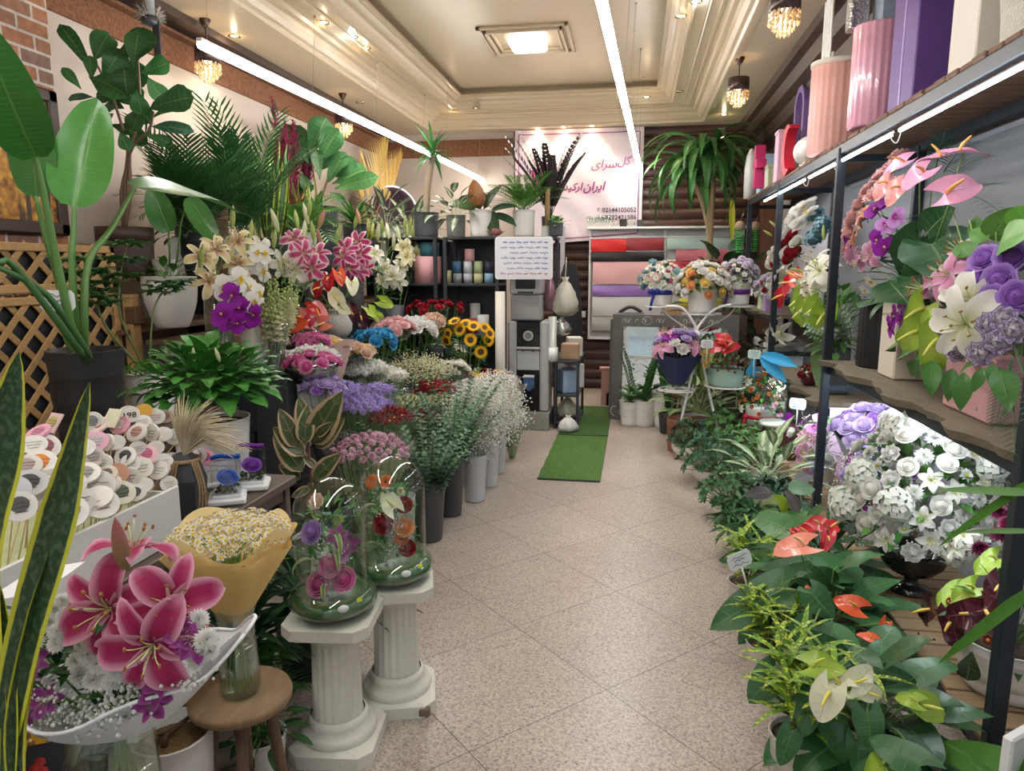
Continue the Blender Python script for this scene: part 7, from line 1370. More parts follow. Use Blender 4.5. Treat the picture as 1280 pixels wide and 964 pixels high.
t,pV6=vase('tall_black_bucket','tall black bucket of green lilies behind the white roses',490,440,-2.32,[(.001,0),(.1,0),(.13,.45)],M_BUCKG)
t,pV7=vase('glass_vase','clear glass vase of white and pink lilies behind the snapdragons',365,430,-2.4,VC,M_GLASS,.22)
t,pV8=vase('flower_bucket','dark bucket of pink lilies at the back of the tiers',440,400,-2.52,[(.001,0),(.1,0),(.12,.35)],M_BUCKG)
t=thing('glass_bowl','dark ribbed glass bowl of pink blooms before the white carnations','bowl',at(392,478,x=-1.82));glassvase(t,[(.001,0),(.07,0),(.13,.05),(.16,.12)],None,clearmat('smoked_glass',(.35,.33,.34),.5,.05));arrange(t,[('rose_bloom',RS_MAG,1,3),('carnation_bloom',MM_PINK,.9,1)],26,.14,.05,(0,0,.1),.0,leaves=14)
bucket('pale grey bucket under the dark glass bowl',t.location.x,t.location.y,t.location.z-.362,M_BUCKW,.07,.1,.36)
def lilies(pv,top,x,specs,lab,group,me,bud,s=1.0):
 """cut lily stems: each has heads, buds and leaves given by pixel"""
 for i,(heads,buds)in enumerate(specs):
  c=at(*heads[0],x=x);root=Vector((pv.x+U(-.03,.03),pv.y+U(-.03,.03),pv.z+.03));parts=[]
  for hx,hy in heads:p=at(hx,hy,x=x+U(-.04,.1));parts.append(('lily_bloom',me,p-c,(EYE-p).normalized()+Vector((U(-.6,.6),U(-.2,.2),U(-.2,.6))),s*U(.85,1.05)))
  for bx,by in buds:p=at(bx,by,x=x+U(-.05,.1));parts.append(('lily_bud',bud if R_.random()<.7 else BUD_G,p-c,Vector((U(-.3,.3),U(-.3,.3),1)),1.55))
  tt=cutstem('cut_lily',lab,root,c,(0,0,1),parts,group,G1,12,.14,.03)
  m=MB()
  for pr in parts:tube(m,[c-root-Vector((0,0,.14)),c-root+Vector(pr[2])],.0022,4,(.2,.34,.1),cap=False)
  m.build('side_stalk',M_STEM,tt)
lilies(pV1,.4,-2.35,[([(270,312),(252,322)],[(290,285)]),([(298,302)],[(312,300)]),([(298,330),(262,352)],[(310,320),(250,335)])],'yellow lily stem with red throats in the tall glass cylinder','yellow lilies',L_YEL,BUD_G,1.3)
lilies(pV7,.3,-2.38,[([(355,330),(378,345)],[(348,290),(342,310)]),([(325,312)],[(372,285)]),([(370,338),(392,350)],[(380,300),(385,280)])],'white lily stem behind the snapdragons','white lilies behind the snapdragons',L_WHT,BUD_W,1.15)
lilies(pV7,.3,-2.3,[([(378,316),(368,300)],[(392,300),(398,285)]),([(398,318),(390,335)],[(402,310),(386,270)])],'rose and white striped lily stem left of the hot pink ones','striped lilies',L_STR,BUD_P,1.15)
lilies(pV8,.35,-2.42,[([(432,312),(448,302)],[(443,285),(424,300)]),([(452,318),(440,328)],[(460,290),(450,280)]),([(436,335),(455,335)],[(465,295)]),([(448,340),(430,322)],[(420,305)])],'hot pink lily stem in the middle of the back tier','hot pink lilies',L_STR if False else lily_m((.5,.02,.16),(.4,.015,.14),(.86,.64,.74),.1,1.15,'hp',.8),BUD_P,1.15)
lilies(pV6,.45,-2.36,[([(480,335),(490,345)],[(478,290),(472,300)]),([(478,350),(498,352)],[(486,298),(492,312)]),([(468,318),(500,335)],[(500,300),(505,285)])],'white lily stem rising from the tall black bucket','white lilies in the tall black bucket',L_WHT,BUD_W,1.1)
lilies(pV6,.45,-2.3,[([(508,322),(520,318)],[(510,295),(518,300)]),([(525,310),(505,310)],[(526,295),(512,288)]),([(515,305),(528,325)],[(530,300),(520,290)])],'cream lily stem at the right end of the back tier, beside the rack','cream lilies',L_YEL if False else lily_m((.6,.5,.1),(.8,.76,.5),(.83,.8,.66),.075,1,'cr'),BUD_G,1.3)
def spray(nm,lab,root,pts,me,bn,x,s,cat,sub=None,dn=.0,stemc=(.16,.3,.08),leafc=None):
 P_=[at(px,py,x=x+U(-.04,.06))for px,py in pts];t=thing(nm,lab,cat,root);m=MB();tube(m,[(0,0,0)]+[p-Vector(root)for p in P_],.003,5,stemc,3);m.build('stem',M_STEM,t)
 for p in P_:bloom(t,bn,me,p-Vector(root),(EYE-p).normalized()+Vector((U(-.4,.4),0,U(-.1,.4))),s,PI/2+U(-.3,.3),**({'sub':sub}if sub else{}))
 return t
r2=pV2+Vector((0,0,.2))
spray('cut_orchid','white moth orchid stem above the purple orchids',r2,[(312,362),(298,350),(280,360)],O_WHT,'orchid_bloom',-2.05,1.5,'cut flower');spray('cut_orchid','white moth orchid stem hanging right beside the snapdragons',r2,[(316,378),(322,368)],O_WHT,'orchid_bloom',-2.03,1.3,'cut flower')
spray('cut_orchid','white moth orchid stem behind, right of the yellow lilies',r2+Vector((0,.05,0)),[(330,340),(320,316),(330,318)],O_WHT,'orchid_bloom',-2.2,1.3,'cut flower');spray('cut_orchid','deep purple moth orchid stem over the cream bottle vase',r2,[(318,395),(300,386),(290,370),(278,394)],O_PURP,'orchid_bloom',-2.05,1.5,'cut flower');spray('cut_orchid','second deep purple orchid stem, lower in the cream bottle vase',r2,[(312,400),(298,405),(282,402)],O_PURP,'orchid_bloom',-2.04,1.2,'cut flower')
for i,(px,py)in enumerate(((338,372),(346,368),(354,380),(362,366),(368,378),(342,390),(358,392),(330,388))):
 p=at(px,py,x=-1.98+U(-.05,.05));b0=pV3+Vector((U(-.03,.03),U(-.03,.03),.02));d=p-b0;t=thing('cut_snapdragon','pale green and cream snapdragon stem in the flared glass vase','cut flower',b0,0,'snapdragons');m=MB();tube(m,[(0,0,0),d],.0035,5,(.26,.42,.14));m.build('stem',M_STEM,t);bloom(t,'flower_spike',SP_CRM,d-d.normalized()*.18,d,1.25)
for vs,px,py,x,me,s,d,r,lab in((pV5,410,350,-2.2,A_RED,1.2,(.2,-.9,.3),1.2,'red anthurium above the grey vase, pointing right'),(pV5,398,362,-2.2,A_RED,1.2,(-.3,-.9,.2),2.5,'red anthurium above the grey vase, lower left one'),(pV5,424,344,-2.2,A_ORNG,1.2,(.5,-.7,.4),-1.2,'scarlet anthurium with a long tip by the pink lilies'),(pV5,420,372,-2.15,A_WHT,1.5,(.1,-.9,.2),3.1,'cream anthurium hanging in front of the grey vase neck'),(pV5,440,356,-2.15,A_WHT,1.3,(.5,-.6,.6),-1.4,'cream anthurium pointing right above the grey vase'),(pV5,428,385,-2.15,A_WHT,1.1,(.3,-.9,0),3.3,'small cream anthurium on the right of the grey vase'),(pV4,378,398,-2.15,A_SALM,1.3,(-.2,-.9,.3),2.2,'salmon anthurium on the left of the wide glass vase'),(pV4,398,392,-2.15,A_SALM,1.4,(.3,-.9,.3),-1.5,'salmon anthurium on the right of the wide glass vase'),(pV4,402,404,-2.12,A_CORAL,1.1,(.2,-.9,-.1),3,'pink-coral anthurium hanging at the right of the glass vase'),(pV4,370,406,-2.12,A_ORNG,1.3,(-.4,-.9,.1),2.2,'orange-red anthurium, lowest at the left of the glass vase'),(pV4,388,386,-2.2,A_RED,1.1,(0,-.7,.6),0,'dark red anthurium at the back of the glass vase'),(pV4,386,402,-2.1,anth_m((.6,.05,.12),(.8,.5,.4),.05,'ck'),1.0,(0,-1,.1),.4,'crimson crinkled anthurium in the centre of the glass vase'),(pV6,440,390,-2.15,A_BURG,1.3,(-.1,-.9,.3),.5,'nearly black anthurium right of the grey vase'),(pV6,452,398,-2.12,A_BURG,1.1,(.3,-.9,.1),2.5,'second blackish anthurium, lower right of the grey vase'),(pV6,462,388,-2.2,A_GRN,1.2,(.1,-.6,.8),1,'lime anthurium left of the tall black bucket'),(pV6,472,395,-2.15,A_GRN,1.0,(.2,-.8,.4),2.5,'lime anthurium low in front of the black bucket'),(pV6,480,378,-2.1,A_GRN,1.2,(.4,-.9,.2),3.1,'pale lime anthurium hanging over the black bucket rim')):
 h=at(px,py,x=x);cutstem('cut_anthurium',lab,vs+Vector((U(-.03,.03),U(-.03,.03),.1)),h,d,[('anthurium_bloom',me,(0,0,0),None,s)],None,G1,0)
 SC.objects
for o in[c for c in SC.objects if c.name.startswith('stamen')and c.parent and c.parent.name.startswith('anthurium')]:o.name='spadix'
YR=7.0
t=thing('display_rack','black steel rack of small flower boxes left of the water cooler','rack',(-1.55,7.2,0));t0=t.location
def rb(nm,lo,hi,mat=M_BLACK):bxw(t,nm,mat,lo,hi,.003)
for x in(-2.62,-1.99,-1.89,-1.36):
 for y in(7.0,7.4):rb('post',(x-.018,y-.018,0),(x+.018,y+.018,1.95))
for x0,x1 in((-2.62,-1.97),(-1.91,-1.34)):
 for z in(.5,.98,1.49,1.95):rb('shelf_board',(x0,6.99,z-.02),(x1,7.42,z+.005))
rb('back_panel',(-2.62,7.41,.02),(-1.34,7.425,1.93));rb('top_board',(-1.34,7.0,1.93),(-.78,7.42,1.955));rb('post',(-.83,7.38,0),(-.79,7.42,1.93))
def cyl(lab,px,py,y,r,h,c,cat='flower box',open_=False):
 p=at(px,py,y=y);z=min((.505,.985,1.495),key=lambda q:abs(q-p.z))if not open_ else p.z
 tt=thing('round_box',lab,cat,(p.x,y,z));m=MB();lathe(m,[(.001,0),(r,0),(r,h),(r*.96,h),(r*.95,h*.5),(.001,h*.5)],24);m.build('body',pm('rb%s'%str(c),c,.5),tt);return tt
for lab,px,py,r,h,c in(('large pink round box on the left bay of the rack',535,355,.14,.27,(.72,.38,.42)),('grey round box, lower row of the rack, left end',572,353,.045,.1,(.3,.32,.34)),('lavender-grey round box in the lower row of the rack',585,353,.045,.1,(.42,.42,.5)),('pale yellow round box in the lower row of the rack',598,353,.045,.1,(.62,.62,.34)),('light blue round box, lower row of the rack, right end',611,353,.045,.1,(.3,.52,.7)),('olive round box between the two bays of the rack',560,353,.04,.13,(.4,.38,.2)),('white round box in the lowest visible rack shelf',604,410,.06,.19,(.68,.7,.7)),('dark red round box beside the white one, low in the rack',590,404,.055,.15,(.4,.02,.05)),('flat bright red box low in the rack',574,404,.08,.1,(.6,.03,.03)),('white round box behind, low in the rack',594,405,.055,.3,(.62,.64,.64))):cyl(lab,px,py,7.16 if 'behind' not in lab else 7.3,r,h,c)
for lab,px,r,h,c in(('steel-blue round box, upper row of the rack',571,.045,.12,(.06,.16,.28)),('white round box, upper row of the rack',585,.045,.12,(.6,.64,.68)),('pale green round box, upper row of the rack',598,.045,.12,(.48,.6,.34)),('dark navy round box, upper row of the rack',611,.045,.12,(.03,.04,.08))):
 p=at(px,340,y=7.16);tt=cyl(lab,px,340,7.16,r,h,c,open_=True);tt.location.z=1.597
p=at(587,325,y=7.16);tt=cyl('pink round box standing on top of the upper row of boxes',587,325,7.16,.05,.12,(.74,.42,.44),open_=True);tt.location.z=1.72
tt=cyl('teal bag-like box on top of the large pink box',537,320,7.16,.1,.14,(.05,.2,.26),open_=True);tt.location.z=1.767
for i,(px,lab,c,r,h)in enumerate(((627,'tall white cardboard tube beside the water cooler',(.66,.64,.6),.05,1.42),(640,'thinner pale tube behind the water cooler side',(.5,.5,.48),.035,1.0))):
 p=at(px,440,y=7.0);tt=thing('cardboard_tube',lab,'tube',(p.x+.0,6.93+.3*i,0));m=MB();lathe(m,[(.001,0),(r,0),(r,h),(r*.85,h),(r*.85,h-.1),(.001,h-.1)],20);m.build('tube_body',pm('tube%d'%i,c,.6),tt)
ZR=1.957
def rp(nm,lab,px,mat,r,h,x=None,y=7.2,cat='potted plant'):p=at(px,290,y=y);tt=thing(nm,lab,cat,(p.x,y,ZR));pot(tt,mat,r*.92,r,h);return tt
t=rp('yucca','yucca with a bare trunk in a speckled graphite pot on the black rack',533,M_SPKGR,.13,.25);m=MB();tp=rel(t,at(541,195,y=7.2));tube(m,[(0,0,.2),tp*.5+Vector((-.02,0,.1)),tp],[.036,.03],10,(.3,.23,.16),4);m.build('trunk',pm('yucca_bark',(.32,.25,.18),.9,var=.3,scale=30,bump=.8),t);m=MB()
for i in range(34):leaf(m,tp+Vector((0,0,U(-.02,.06))),sph(i*2.4,1.3-1.9*i/34),U(.24,.34),.032,'strap',(.05,.2,.05),nl=7,nw=2,bend=U(.3,1.0),fold=.3)
m.build('foliage',M_LEAFP,t)
t=rp('calathea','spreading striped plant in a veined grey pot on the black rack',570,M_CONC,.1,.22);bushleaves(t,26,.28,.26,.2,.2,.1,'ovate',(.06,.12,.07),M_AGLA,bend=1.1)
t=rp('arching_plant','dark arching plant with one russet leaf in a white pot on the black rack',603,M_WHITEC,.13,.26);m=MB()
hero(t,[],c=G3)
for px,py,qx,qy,w,c in((600,262,590,225,.6,(.25,.09,.03)),(605,262,620,227,.45,(.1,.14,.1)),(595,262,560,245,.5,(.08,.12,.05)),(612,265,640,250,.4,(.03,.08,.04)),(615,268,650,275,.35,(.03,.08,.04)),(608,262,620,290,.6,(.04,.1,.04)),(600,260,578,250,.5,(.04,.11,.04)),(606,258,604,240,.6,(.06,.13,.07))):a,b2=at(px,py,y=7.15),at(qx,qy,y=7.0+U(0,.2));d=b2-a;leafparts(t,[((0,0,.24),a-t.location,d,d.length*1.1,d.length*w,dict(c=c,up=(-.2,-.6,.8),kind='ovate',bend=.6,fold=.2))],M_LEAF)
t=thing('lotus_holder','small pink lotus-shaped holder on the black rack edge','ornament',at(620,293,y=7.1));t.location.z=ZR;m=MB()
for k in range(3):
 for i in range(8):leaf(m,(0,0,.002),sph(i*.785+k*.4,.3+.45*k),.12-.02*k,.055,'ovate',(.7,.36,.36),nl=4,nw=2,bend=-.5,cup=.3)
m.build('petals',M_PETAL,t)
t=rp('parlour_palm','light green feathery palm in a pale stone pot above the whiteboard',655,M_MARB,.11,.26);areca(t,.48,26,(.1,.26,.05),.15,.016,.24,1.0,13)
t=rp('raven_zz_plant','near-black zz plant in a dark pot before the banner',688,M_BLACK,.09,.2,y=7.25);m=MB()
for px,py in((665,178),(712,183),(722,208),(642,200),(650,215),(685,200),(695,190),(675,205),(636,210),(660,190),(705,195),(690,215),(670,220),(645,185),(718,215)):b2=rel(t,at(px,py,y=7.2+U(-.1,.1)));zzfrond(m,(0,0,.18),b2+Vector((0,0,.12)),b2.length*.95,(.022,.016,.02),.35,15,.085,.042)
m.build('foliage',plantmat('raven_leaf',.3,trans=0,var=.3),t)
t=rp('small_trailing_plant','small trailing green plant at the right end of the rack top',695,M_BUCKG,.07,.13,y=7.05);bushleaves(t,16,.1,.08,.11,.07,.05,'heart',(.1,.3,.05),M_LEAF,lobe=.2)
t=rp('coir_pole','coir moss pole standing beside the feathery palm',684,M_MARB,.06,.1,y=7.14,cat='plant pole');m=MB();lathe(m,[(.001,.08),(.025,.08),(.025,.46),(.001,.465)],14);m.build('pole',pm('coir',(.3,.2,.1),.95,var=.4,scale=60,bump=1),t)
t=thing('whiteboard','small whiteboard with blue handwritten lines above the water cooler','whiteboard',(-1.085,6.96,1.745));m=MB()
def rr(w,h,r,n=5):return[(sx*(w-r)+r*math.cos(a),sy*(h-r)+r*math.sin(a))for sx,sy,a0 in((1,1,0),(-1,1,PI/2),(-1,-1,PI),(1,-1,1.5*PI))for a in[a0+PI/2*i/n for i in range(n+1)]]
prism(m,rr(.285,.205,.03),.012,M=RX(PI/2));m.build('frame',M_WHITEM,t);m=MB();prism(m,rr(.272,.192,.025),.002,M=T(0,-.0125,0)@RX(PI/2));m.build('writing_surface',pm('whiteboard_white',(.74,.76,.84),.25,var=.02),t);m=MB();m2=MB()
for k in range(7):
 mm_=m if k<6 else m2;z=.15-.05*k;x0,x1=.24,-.24+U(0,.12);xx=x0
 while xx>x1:
  w=U(.04,.09);n=10;tube(mm_,[(xx-w*i/n,-.0155,z+.009*math.sin(i*1.9+xx*40)*(1.6 if i%4==0 else.7))for i in range(n+1)],.0022,4,k=2)
  if U(0,1)<.7:dot(mm_,(xx-w*.5,-.0155,z+.02*(1 if U(0,1)<.5 else-1)),.003,(.1,.1,.3))
  xx-=w+.018
m.build('blue_handwriting',pm('marker_blue',(.1,.14,.42),.6),t);m2.build('red_handwriting',pm('marker_red',(.5,.15,.25),.6),t)
t=thing('concrete_block','hollow grey concrete block under the water cooler','block',(-1.06,7.28,0));m=MB();box(m,0,0,.095,.44,.42,.19,b=.008);m.build('block',pm('concrete',(.27,.27,.24),.95,var=.25,scale=30,bump=.6),t);m=MB()
for s_ in(-1,1):box(m,.2205,.1*s_,.1,.004,.12,.1)
m.build('hollow',M_BLACK,t)
t=thing('water_cooler','silver and black water dispenser on the concrete block','water dispenser',(-1.06,7.26,.192));m=MB();M_SILV=pm('silver_plastic',(.5,.52,.53),.35,.3,var=.04)
for s_ in(-1,1):box(m,s_*.165,0,.465,.09,.36,.93,b=.02)
m.build('side_panel',M_SILV,t);m=MB();box(m,0,.01,.46,.25,.33,.92,b=.01);m.build('body',pm('gloss_black',(.012,.012,.014),.2,coat=.5),t);m=MB();box(m,0,-.156,.53,.23,.01,.2);m.build('tap_recess',pm('pale_recess',(.42,.45,.47),.4),t);m=MB();box(m,0,-.17,.655,.24,.03,.025,b=.008);m.build('chrome_strip',M_SILV,t)
m=MB();lathe(m,[(.036,-.002),(.05,-.002),(.052,.006),(.046,.01),(.036,.006)],32,M=T(0,-.158,.78)@RX(PI/2));m.build('round_display_ring',M_SILV,t);m=MB();lathe(m,[(.0005,.003),(.037,.003)],24,M=T(0,-.157,.78)@RX(PI/2));m.build('round_display',pm('display_grey',(.2,.21,.22),.3),t)
m=MB()
for k in range(2):box(m,-.05+.1*k,-.17,.63,.015,.04,.02)
m.build('tap',M_BLACK,t);m=MB();prism(m,[(-.055,.07),(-.055,-.06),(-.03,-.075),(0,-.1),(.03,-.075),(.055,-.06),(.055,.07)],.003,M=T(.01,-.158,.31)@RX(PI/2));m.build('badge_sticker',pm('blue_sticker',(.06,.12,.28),.4,var=.6,scale=14),t);m=MB();prism(m,[(-.055,.07),(-.055,.045),(.055,.045),(.055,.07)],.001,M=T(.01,-.1615,.31)@RX(PI/2));m.build('sticker_top',M_WHITEP,t)
t=thing('ice_maker','silver and clear bean dispenser standing on the water cooler','dispenser',(-1.09,7.24,1.123));m=MB();box(m,0,0,.36,.32,.28,.13+.06,b=.015);m.build('head',M_SILV,t);m=MB();box(m,0,-.142,.385,.2,.012,.13,b=.004);m.build('black_panel',MATS['gloss_black'],t);m=MB();box(m,0,-.148,.285,.16,.012,.018,b=.004);m.build('slot',M_BLACK,t);m=MB();box(m,0,0,.13,.3,.27,.25,b=.01);m.build('clear_bin',clearmat('clear_bin',(.75,.78,.8),.55,.1,haze=.6),t);m=MB();box(m,0,0,.08,.26,.22,.13,b=.02);m.build('contents',pm('pale_contents',(.55,.55,.52),.8,var=.4,scale=60),t)
m=MB();box(m,0,0,.005,.3,.27,.012);m.build('base',M_BLACK,t)
t=thing('side_rack','small black rack of parcels right of the water cooler','rack',(-.68,7.5,0))
for x,y in((-.79,7.2),(-.56,7.2),(-.79,7.9),(-.56,7.9)):bxw(t,'post',M_BLACK,(x-.014,y-.014,0),(x+.014,y+.014,.72))
for z in(.06,.35,.7):bxw(t,'shelf_board',M_BLACK,(-.8,7.19,z-.012),(-.55,7.91,z+.012))
t=thing('disposable_cup_tube','clear tube of paper cups beside the water cooler','cup dispenser',(-.82,7.15,.92));t.location.z=.714;m=MB();lathe(m,[(.001,.0),(.055,0),(.055,.12),(.042,.13),(.042,.45),(.001,.45)],20);m.build('tube_body',clearmat('milky_tube',(.85,.9,.86),.5,.2,haze=.8),t);m=MB();lathe(m,[(.001,.0),(.06,0),(.06,.14),(.001,.14)],18);m.build('holder',M_WHITEP,t)
for i,(lab,p,s,c)in enumerate((('tan folded parcel on the side rack',(-.66,7.4,.712),(.18,.2,.16),(.42,.28,.18)),('white paper bag on the side rack',(-.64,7.68,.712),(.16,.2,.2),(.6,.58,.54)),('blue and white carton on the middle shelf of the side rack',(-.68,7.4,.362),(.18,.25,.24),(.3,.42,.6)),('white carton with print behind on the middle shelf',(-.68,7.72,.362),(.2,.26,.26),(.62,.64,.66)))):carton('parcel',lab,p,s,pm('parcel%d'%i,c,.7,var=.25,scale=14),cat='parcel',rz=.2*i)
def sack(nm,lab,p,r,h,mat,knot=True,cat='bag',squash=1.0):
 t=thing(nm,lab,cat,p);m=MB();s1=U(0,6)
 lathe(m,[(.001,0),(r*.6,.01),(r*.95,h*.15),(r,h*.35),(r*.8,h*.6),(r*.4,h*.82),(r*.18,h*.9)]+([(r*.3,h),(r*.22,h)]if knot else[(.001,h*.92)]),30,rib=lambda a,q,z:1+.1*math.sin(a*5+z*20+s1)+.06*math.sin(a*11+z*33),sx=squash);m.build('body',mat,t);return t
M_PLB=pm('translucent_bag',(.5,.49,.42),.4,var=.25,scale=18,bump=.7,bscale=14)
p=at(706,393,y=7.3);t=sack('plastic_bag','cream plastic bag hanging from the rack end, knotted with red',(p.x,7.3,p.z-.02),.13,.4,M_PLB);m=MB();box(m,0,0,.385,.03,.03,.02);m.build('red_tie',M_RED,t);m=MB();tube(m,[(0,0,.38),(.0,.1,.6)],.006,5);m.build('handle',M_PLB,t)
sack('plastic_bag','crumpled pale bag on the floor below the side rack',(-.68,7.4,.075),.11,.24,M_PLB);sack('plastic_bag','white film bundle on the floor end of the side rack',(-.64,7.05,0),.1,.18,pm('white_film',(.62,.62,.62),.3,var=.2,bump=.8,bscale=14));sack('foil_bag','shiny burgundy and silver packet hung beside the plastic bag',(-.86,7.28,1.22),.06,.4,pm('foil_packet',(.3,.16,.2),.25,.6,var=.8,scale=14),squash=1.0);sack('foil_bag','silver crumpled packet below the burgundy one',(-.74,7.3,.96),.09,.2,MATS['crumpled_foil'])
t=thing('hanging_coat','black coat hanging on the log wall beside the side rack','coat',(-.86,9.45,.55));m=MB();grid(m,lambda u,v:((.06+.12*(1-v)**.5+.02*math.sin(u*38))*math.cos(u*2*PI),(.05+.05*(1-v))*math.sin(u*2*PI),1.15*v),40,8,closed=True);m.build('cloth',pm('black_cloth',(.02,.022,.026),.9),t);m=MB();tube(m,[(0,0,1.14),(0,.1,1.2),(0,.3,1.2)],.006,5);m.build('hook',M_STEEL,t)
t=thing('door_frame','narrow grey steel upright between whiteboard and log wall','frame',(-.86,9.66,0));m=MB();box(m,-.12,0,1.1,.06,.06,2.2);m.build('upright',M_GREYWALL,t)
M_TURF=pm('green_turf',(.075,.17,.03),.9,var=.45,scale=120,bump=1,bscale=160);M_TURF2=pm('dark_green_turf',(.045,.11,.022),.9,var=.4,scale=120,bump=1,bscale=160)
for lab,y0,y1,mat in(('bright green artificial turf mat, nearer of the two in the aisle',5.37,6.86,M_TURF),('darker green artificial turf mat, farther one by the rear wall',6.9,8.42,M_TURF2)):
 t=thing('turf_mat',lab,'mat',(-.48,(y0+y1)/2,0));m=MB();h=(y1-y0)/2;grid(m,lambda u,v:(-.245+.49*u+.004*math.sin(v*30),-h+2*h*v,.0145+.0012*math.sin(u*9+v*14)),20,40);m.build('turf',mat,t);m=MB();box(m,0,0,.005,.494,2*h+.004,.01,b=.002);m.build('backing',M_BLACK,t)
 m=MB()
 for i in range(1500):p=Vector((U(-.243,.243),U(-h,h),.012));q=Vector((U(-.006,.006),U(-.006,.006),U(.006,.014)));m.add([p+Vector((-.0018,0,0)),p+Vector((.0018,0,0)),p+q],[(0,1,2)],jit((.09,.22,.03),.4))
 o=m.build('turf_blades',M_PETAL,t);o['kind']='stuff'
t=thing('banner','pale pink shop banner with purple Persian lettering on the rear wall','banner',(-.8,YB-.1,2.66));M_BAN=pm('banner_vinyl',(.74,.64,.7),.3,var=.05,scale=3)
def bz(x,z):return.008*math.sin(x*7+z*3)+.006*math.sin((x+z)*13)
m=MB();grid(m,lambda u,v:(-.83+1.68*u,-.02+bz(u*1.7,v*1.5),-.6-.12*(1-v)*(1-u)+(1.38+.06*(1-v)*0)*v),40,30);grid(m,lambda u,v:(-.83+1.68*u,-.012+bz(u*1.7,v*1.5),-.6-.12*(1-v)*(1-u)+1.38*v),4,4);m.build('vinyl',M_BAN,t)
M_INKP=pm('purple_print',(.32,.04,.22),.4,var=.3,scale=3);M_INKB=pm('plum_black_print',(.05,.02,.06),.4)
W_=lambda x,z:T(x,-.042,z)@RX(PI/2)
def bx_(px,py):q=at(px,py,y=YB-.14)-t.location;return W_(q.x,q.z)
for s,px,py,wpx,off in(('\uFBFC\uFE8D\uFEAE\uFEB3',755,210,31,0),('\uFEDE\uFB94',781,206,17,0),('\uFEE5\uFE8D\uFEAE\uFBFE\uFE8D',743,238,28,.007),('\uFEE9\uFEAA\uFBFF\uFB90\uFEAD\uFE8D',714,238,30,.007)):textmesh(t,s,.25,bx_(px,py),M_INKP,shear=.25,off=off,fit=wpx/94)
for k,s in enumerate(('02144105052','09232421586')):textmesh(t,s,.115,bx_(774,265+9.3*k),M_INKB,off=.002,name='phone_number',fit=41.5/94);m=MB();q=bx_(748.5,262+9.3*k).translation;tube(m,[q+Vector((.016*math.cos(a),0,.016*math.sin(a)))for a in[.6+i*.5 for i in range(10)]],.005,4);m.build('phone_icon',M_INKB,t)
textmesh(t,'\uFEE5\uFEAD\uFEAF\uFE81 \uFE94\uFEB3\uFEAE\uFEAA\uFEE3' if False else '\uFBFC\uFEAD\uFEAF\uFE81 \uFEB2\uFEDF\uFEA0\uFEE3',.09,bx_(779,281),M_INKB,fit=30/94)
m=MB()
for a,b2 in(((-.78,.72),(.8,.72)),((.8,.72),(.8,-.55)),((-.78,.72),(-.78,-.62)),((-.78,-.66),(.8,-.56))):tube(m,[(a[0],-.04,a[1]),(b2[0],-.04,b2[1])],.006,4)
m.build('border_line',M_INKP,t);m=MB()
for i in range(5):leaf(m,(-.45,-.045,.15),Vector((math.cos(i*1.257),-.02,math.sin(i*1.257))),.2,.14,'round',(.7,.12,.4),up=(0,-1,0),nl=4,nw=2,bend=.1)
m.build('printed_orchid',M_PETAL,t)
t=thing('paper_rack','white wall rack of wrapping paper sheets in two columns on the rear wall','paper rack',(.36,9.68,0));m=MB()
for x in(-.975,.0,.98):box(m,x,0,1.43,.025,.05,1.46)
box(m,0,0,.71,1.98,.05,.03);m.build('frame',M_WHITEM,t);m=MB();box(m,0,.03,1.43,1.95,.02,1.46);m.build('back_board',pm('rack_board',(.6,.6,.6),.6),t);m=MB();box(m,0,-.03,2.165,2.02,.16,.03);m.build('top_ledge',M_WHITEM,t)
for j,(x0,x1,rows)in enumerate(((-.955,-.02,((2.0,.27,(.6,.03,.03),'red'),(1.71,.23,(.015,.015,.018),'black'),(1.48,.52,(.78,.42,.43),'pink'),(.95+.02,.26,(.36,.2,.56),'violet'),(.0,0,0,0))),(.02,.955,((2.0,.3,(.48,.64,.58),'mint'),(1.76,.24,(.66,.2,.24),'rose'),(1.5,.24,(.52,.03,.04),'crimson'))))):
 pass
SHEETS=[(-.955,-.5,1.87,1.6,(.66,.02,.02),'bright red'),(-.5,-.02,1.87,1.6,(.3,.03,.04),'dark red'),(-.955,-.01,1.57,1.36,(.012,.012,.015),'black'),(-.93,-.02,1.37,.87,(.8,.45,.45),'pink'),(-.93,-.02,.86+.0,.6,(.36,.2,.58),'violet')]
def sheet(x0,x1,pz0,pz1,c,k,dz=0.0):
 m=MB();grid(m,lambda u,v:(x0+(x1-x0)*u,-.05-.012*math.sin(v*PI)-.006*math.sin(u*6+v*4),pz1+(pz0-pz1)*v),10,6);grid(m,lambda u,v:(x0+(x1-x0)*u,-.04-.012*math.sin(v*PI),pz1+(pz0-pz1)*v),2,2);o=m.build('paper_sheet',pm('paper '+k,c,.55,var=.06,scale=4),t,label=k+' sheet');m=MB();tube(m,[(x0-.02,-.03,pz0+.012),(x1+.02,-.03,pz0+.012)],.01,6);m.build('rod',M_WHITEM,t)
def zz(py):return at(740,py,y=9.62).z
